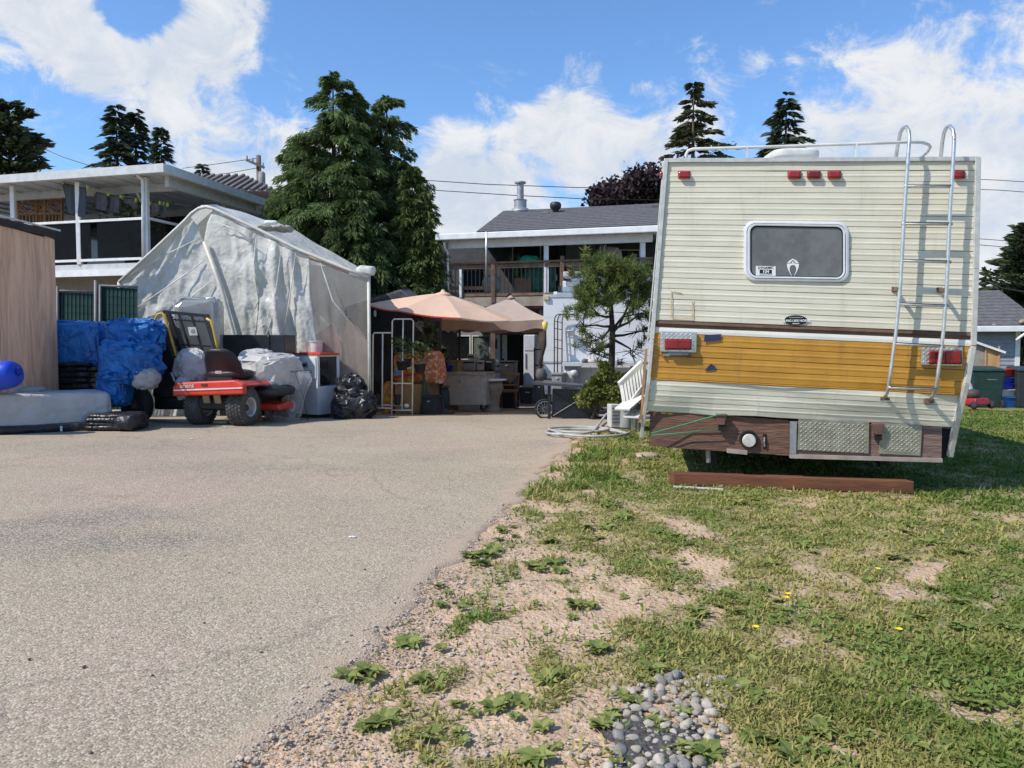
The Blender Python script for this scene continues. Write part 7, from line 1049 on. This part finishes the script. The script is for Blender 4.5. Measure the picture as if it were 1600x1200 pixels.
    for (x0, y0, x1, y1, ti), (a0, b0, a1, b1) in (((1032, 518, 1089, 549.5, 1.5), (1039.5, 530.5, 1079.5, 545.5)), ((1440.5, 541, 1504.5, 570.5, 1.5), (1454, 548.5, 1502, 568))):
        p = MB().poly(CA, [(x0-1, y1), (x1-1, y1+ti), (x1, y0+ti), (x0, y0)], -.03, .02).build('lamp_plate', PA, t, bevel=.003); lugs(CA, x0, y0, x1-1, y1, -.030, p, sl=.025)
        l = MB().rect(CA, a0, b0, a1, b1, -.075, .045).build('tail_light', TRED, p, bevel=.008); [MB().rect(CA, a0+1.5, b0+1.5+k_*(b1-b0-3)/6, a1-1.5, b0+2.3+k_*(b1-b0-3)/6, -.0785, .004).build('lens_rib', M('lens_rib', (.42, .02, .02), rough=.2), l) for k_ in range(6)]; MB().rect(CA, (a0+a1)/2-.6, b0+1, (a0+a1)/2+.6, b1-1, -.08, .005).build('lens_divider', M('bezel_dark', (.10, .02, .02)), l); MB().rect(CA, a0-1, b0-1, a1+1, b1+1, -.037, .008).build('bezel', M('bezel_dark', (.10, .02, .02)), p)
    MB().rect(CA, 1045, 550, 1076, 554.5, -.05, .05).build('plate_bracket', M('bracket_grey', (.26, .26, .25), rough=.5), t, bevel=.003); [MB().lathe([(0, -.02), (.010, -.015), (.012, 0)], CA.pt(x, 557, -.012), 8, 'Y').build('bolt', M('rust', (.22, .09, .04)), t) for x in (1037, 1077)]
    MB().rect(CA, 1036, 551, 1078, 556.5, -.020, .012).build('plate_backing', M('bracket_grey', (.26, .26, .25)), t)
    # oval sticker, tape patches, rust outline
    ov = [(1243.5+18*math.cos(R(a)), 500.3+7.8*math.sin(R(a))) for a in range(0, 360, 12)]; s = MB().poly(CA, ov[::-1], -.013, .003).build('oval_sticker', BK, t); text('HUNG LIKE HORSE', .0245, WS, s, CA.pt(1243.5, 501.2, -.0145), u, e, bold=.0007, depth=.0004); text('THE FAMOUS RANCH OF', .009, WS, s, CA.pt(1243.5, 496.2, -.0145), u, e, depth=.0004); MB().rect(CA, 1238, 505.2, 1249, 506.2, -.0145, .001).build('underline', WS, s)
    BT = M('navy_tape', (.018, .024, .07), (.03, .035, .09), rough=.4); MB().poly(CA, [(1100, 534), (1126, 531.5), (1127, 522), (1101, 523.5)], -.016, .003).build('tape_patch', BT, t); MB().poly(CA, [(1101, 579.5), (1117, 578), (1118, 572.5), (1111, 568.5), (1107, 572)], -.014, .003).build('tape_patch', BT, t)
    RS = M('rust_stain', (.48, .31, .10), (.58, .48, .30), scale=30, rough=.8); MB().rect(CA, 1048.5, 456, 1050, 497, -.0125, .001).rect(CA, 1081.5, 468, 1083, 499, -.0125, .001).poly(CA, [(1050, 496.6), (1081.5, 498.4), (1081.5, 497), (1050, 495.2)], -.0125, .001).poly(CA, [(1048.5, 456), (1066, 459), (1066, 457.6), (1048.5, 454.6)], -.0125, .001).build('rust_outline', RS, t)
    # ladder
    lr = [(1400, 247, .22), (1403, 225, .2), (1407, 207, .14), (1411, 200, .06), (1416, 198, -.04), (1420, 205, -.10), (1421, 218, -.12), (1418.5, 251, -.12), (1413.5, 325, -.12), (1407, 443, -.12), (1400, 519, -.12), (1391.5, 581, -.12), (1388.5, 605, -.115), (1386, 614, -.07), (1383, 620, -.01)]
    rrl = [(1470, 247, .22), (1472, 225, .2), (1475, 207, .14), (1479, 199, .06), (1484, 197, -.04), (1489, 203, -.10), (1491, 216, -.12), (1489, 257, -.12), (1484.5, 325, -.12), (1479.5, 443, -.12), (1474, 519, -.12), (1466, 581, -.12), (1463, 606, -.115), (1459, 616, -.07), (1453, 625, .0)]
    ld = MB().tube([CA.pt(*q) for q in lr], .0135, 10).build('ladder_rail', CHR, t, True); MB().tube([CA.pt(*q) for q in rrl], .0135, 10).build('ladder_rail', CHR, t, True)
    for x0, y0, x1, y1 in ((1413, 291, 1489, 291), (1409, 349.5, 1488, 350), (1407, 407, 1486, 409.5), (1402, 475, 1483, 478), (1395.5, 537, 1476, 541), (1387.5, 605.5, 1467, 608)):
        MB().tube([CA.pt(x0, y0, -.12), CA.pt(x1, y1, -.12)], .0125, 8).build('rung', CHR, t, True); MB().bar(CA.pt(x0+3, y0-1.6, -.121), CA.pt(x1-3, y1-1.6, -.121), .022, .006).build('tread_strip', M('tread_black', (.03, .03, .03), rough=.8), t)
    RU = M('rusty_bracket', (.20, .13, .09), (.12, .08, .06), scale=30, rough=.8)
    for x, y in ((1399.5, 452), (1470, 453)): MB().bar(CA.pt(x-2, y, .0), CA.pt(x+4, y, -.12), .02, .03).rect(CA, x-6, y-4, x+3, y+4, -.016, .012).build('ladder_bracket', RU, t, bevel=.003)
    for x, y in ((1383, 621), (1452, 626)): MB().rect(CA, x-8, y-4, x+8, y+4.5, -.025+tuck(y), .02).build('ladder_foot', RU, t, bevel=.006)
    MB().tube([CA.pt(1490, 206, -.115), CA.pt(1492.5, 210, -.12), CA.pt(1491, 219, -.13)], .006, 5).build('red_ribbon', M('ribbon_red', (.5, .03, .03)), t)
    # roof rail
    rp = [(1073, 250, .10), (1072, 241, .10), (1075, 235.5, .10), (1083, 232.8, .10), (1200, 229.5, .10), (1337, 224.8, .10), (1420, 222, .12), (1441, 222.5, .22), (1451, 226, .5), (1453.5, 230, .8), (1450, 236, 1.1), (1440, 246, 1.25)]
    MB().tube([CA.pt(*q) for q in rp], .0125, 10).build('roof_rail', M('rail_white', (.62, .62, .58), (.5, .5, .46), rough=.5), t, True)
    for x, y in ((1167.5, 230.5), (1338, 224.8)): MB().bar(CA.pt(x, y, .10), CA.pt(x, 251, .10), .03, .012).build('rail_post', MATS['rail_white'], t)
    c = CA.pt(1235, 247, .9); MB().lump(c, (.42, .42, .10), .5, 0, .002, 1).build('roof_vent', MATS['roof_white'], t, True)
    # valance boards, plates and fittings
    vo = .075
    MB().poly(CA, [(1014, 697), (1233, 712), (1233, 657), (1016, 640)], vo, .03).build('valance_board', PLYD, t); MB().poly(CA, [(1234, 712.5), (1471, 719), (1472, 668), (1234, 658)], vo-.012, .03).build('valance_board', M('weathered_ply_grey', (.23, .15, .125), (.13, .085, .07), scale=3.5, st=(1.2, 1.2, 11), rough=.9, bump=.8, bscale=14, dist=1.5), t)
    MB().poly(CA, [(1234, 709), (1244, 709.5), (1245, 659), (1235, 658.6)], vo-.03, .017).build('edge_strip', M('zinc', (.34, .35, .35), rough=.5, metal=.5), t)
    p = MB().poly(CA, [(1246, 703), (1357, 708.5), (1358, 660), (1248, 655)], vo-.028, .015).build('tread_plate', TREAD, t); lugs(CA, 1249, 657, 1356, 704, vo-.028, p, sl=.047)
    p = MB().poly(CA, [(1373, 709), (1438, 712), (1441, 664), (1376, 661)], vo-.027, .014).build('tread_plate', TREAD, t); lugs(CA, 1377, 663, 1438, 708, vo-.027, p, sl=.045)
    MB().bar(CA.pt(1234, 712.5, vo-.02), CA.pt(1471, 719, vo-.02), .05, .03).build('bottom_batten', M('batten_grey', (.34, .29, .25), (.25, .2, .17), scale=8, rough=.9), t)
    MB().bar(CA.pt(1136, 704, vo-.02), CA.pt(1167, 707, vo-.02), .05, .03).build('bottom_batten', MATS['batten_grey'], t)
    RB = M('bumper_socket', (.18, .085, .065), (.12, .06, .05), scale=14, rough=.7)
    for x, y in ((1127, 647), (1373, 662)):
        s = MB(); off = vo-.075; s.poly(CA, [(x-5, y+17), (x+5, y+17), (x+9, y), (x-8, y)], off, .07).build('bumper_socket', RB, t, bevel=.004); MB().rect(CA, x-4, y+17, x+5, y+26, off+.01, .05).build('socket_mouth', M('void', (.008, .008, .008)), t)
    for rad, of, m in ((15, -.012, M('ring_black', (.02, .018, .016))), ):
        MB().lathe([(.074, 0), (.074, -.018), (.062, -.02), (.058, -.006), (0, -.006)], CA.pt(1169.5, 686, vo-.001), 24, m=Matrix.Rotation(-R(10), 3, 'Z') @ Matrix.Rotation(R(-90), 3, 'X')).build('inlet_ring', m, t, True, auto=True)
    MB().lathe([(.052, 0), (.054, -.02), (.048, -.032), (0, -.034)], CA.pt(1170, 688, vo-.004), 24, m=Matrix.Rotation(-R(10), 3, 'Z') @ Matrix.Rotation(R(-90), 3, 'X')).build('inlet_cap', M('cap_white', (.58, .56, .50), (.45, .43, .37), scale=30), t, True, auto=True)
    MB().rect(CA, 1192, 678, 1197.5, 701, vo-.006, .01).build('slot', M('void', (.008, .008, .008)), t); MB().tube([CA.pt(1194.5, 683, vo-.012), CA.pt(1194, 690, vo-.02), CA.pt(1194.8, 698, vo-.012)], .008, 6).build('chain', M('chain_steel', (.4, .4, .4), metal=.7, rough=.4), t)
    MB().poly(CA, [(1472, 716), (1487, 711), (1497, 672), (1473, 669)], .14, .3).build('skirt_void', M('void', (.008, .008, .008)), t)
    b = MB(); [b.lump(CA.pt(x, y, vo-.0), (.06, .02, .02), .9, 0, .008, x, nu=12, nv=6) for x, y in ((1028, 644), (1038, 645), (1048, 646))]; b.build('yellow_foam', M('foam_ochre', (.55, .38, .06)), t)
    # frame, axle, wheels below
    UD = M('underbody', (.02, .018, .016), (.035, .03, .028), rough=.9); q0, q1 = CA.pt(1040, 690, .25), CA.pt(1470, 705, .25); MB().hexa([p+n*o+e*h for h in (-.05, .12) for p, o in ((q0, 0), (q1, 0), (q1, 5.0), (q0, 5.0))]).build('chassis', UD, t)
    for x0, x1 in ((1105, 1120), (1375, 1390)): MB().hexa([CA.pt(x, y, .2)+n*o for y in (727, 700) for x, o in ((x0, 0), (x1, 0), (x1, 4.8), (x0, 4.8))]).build('frame_rail', UD, t)
    MB().tube([CA.pt(1106, 695, .12), CA.pt(1107, 722, .14)], .02, 8).build('jack_leg', M('zinc', (.34, .35, .35)), t)
    for s in (-1, 1):
        c = CA.pt(1260, 700, 2.6)+u*s*1.0; c.z = .33; w = MB().lathe([(.19, -.09), (.30, -.1), (.33, -.07), (.33, .07), (.30, .1), (.19, .09)], c, 22, m=Matrix.Rotation(-R(10), 3, 'Z') @ Matrix.Rotation(R(90), 3, 'Y'), caps=False).build('wheel', MATS['rubber'], t, True, auto=True); MB().lathe([(0, -.06), (.19, -.085), (.19, .085), (0, .06)], c, 16, m=Matrix.Rotation(-R(10), 3, 'Z') @ Matrix.Rotation(R(90), 3, 'Y')).build('rim', M('rim_steel', (.4, .4, .39), metal=.5, rough=.5), w, True, auto=True)
    MB().tube([CA.pt(1260, 700, 2.6)+u*.95+e*(.33-CA.pt(1260, 700, 2.6).z), CA.pt(1260, 700, 2.6)-u*.95+e*(.33-CA.pt(1260, 700, 2.6).z)], .05, 8).build('axle', UD, t)
    GC = M('green_cord', (.02, .20, .10), (.03, .28, .14), rough=.6); MB().tube([CA.pt(1018, 677, .0), CA.pt(1070, 663, .03), CA.pt(1122, 648, -.01), CA.pt(1130, 648, -.01), CA.pt(1134, 652, .0)], .005, 6).tube([CA.pt(1018, 680, .0), CA.pt(1070, 676, .03), CA.pt(1123, 671, .02)], .0045, 6).build('tie_rope', GC, None, True, label='green cord tied around the camper bumper socket', cat='cord')
    a, c = G(1053, 758), G(1428, 772); h = .10; d = Vector((-.02, .10, 0)); MB().hexa([a, c, c+d, a+d]+[p+e*h for p in (a, c, c+d, a+d)]).build('timber_beam', M('rust_beam', (.17, .065, .03), (.10, .04, .02), scale=5, st=(.3, 1, 3), rough=.85, bump=.5), None, bevel=.006, label='rust-brown timber beam lying on the grass behind the camper', cat='beam')
    a, c = G(1052, 763), G(1130, 767); MB().bar(a+e*.015, c+e*.012, .02, .012).build('white_strip', M('strip_white', (.68, .67, .62)), None, label='thin pale strip lying in front of the brown beam', cat='strip')
camper()
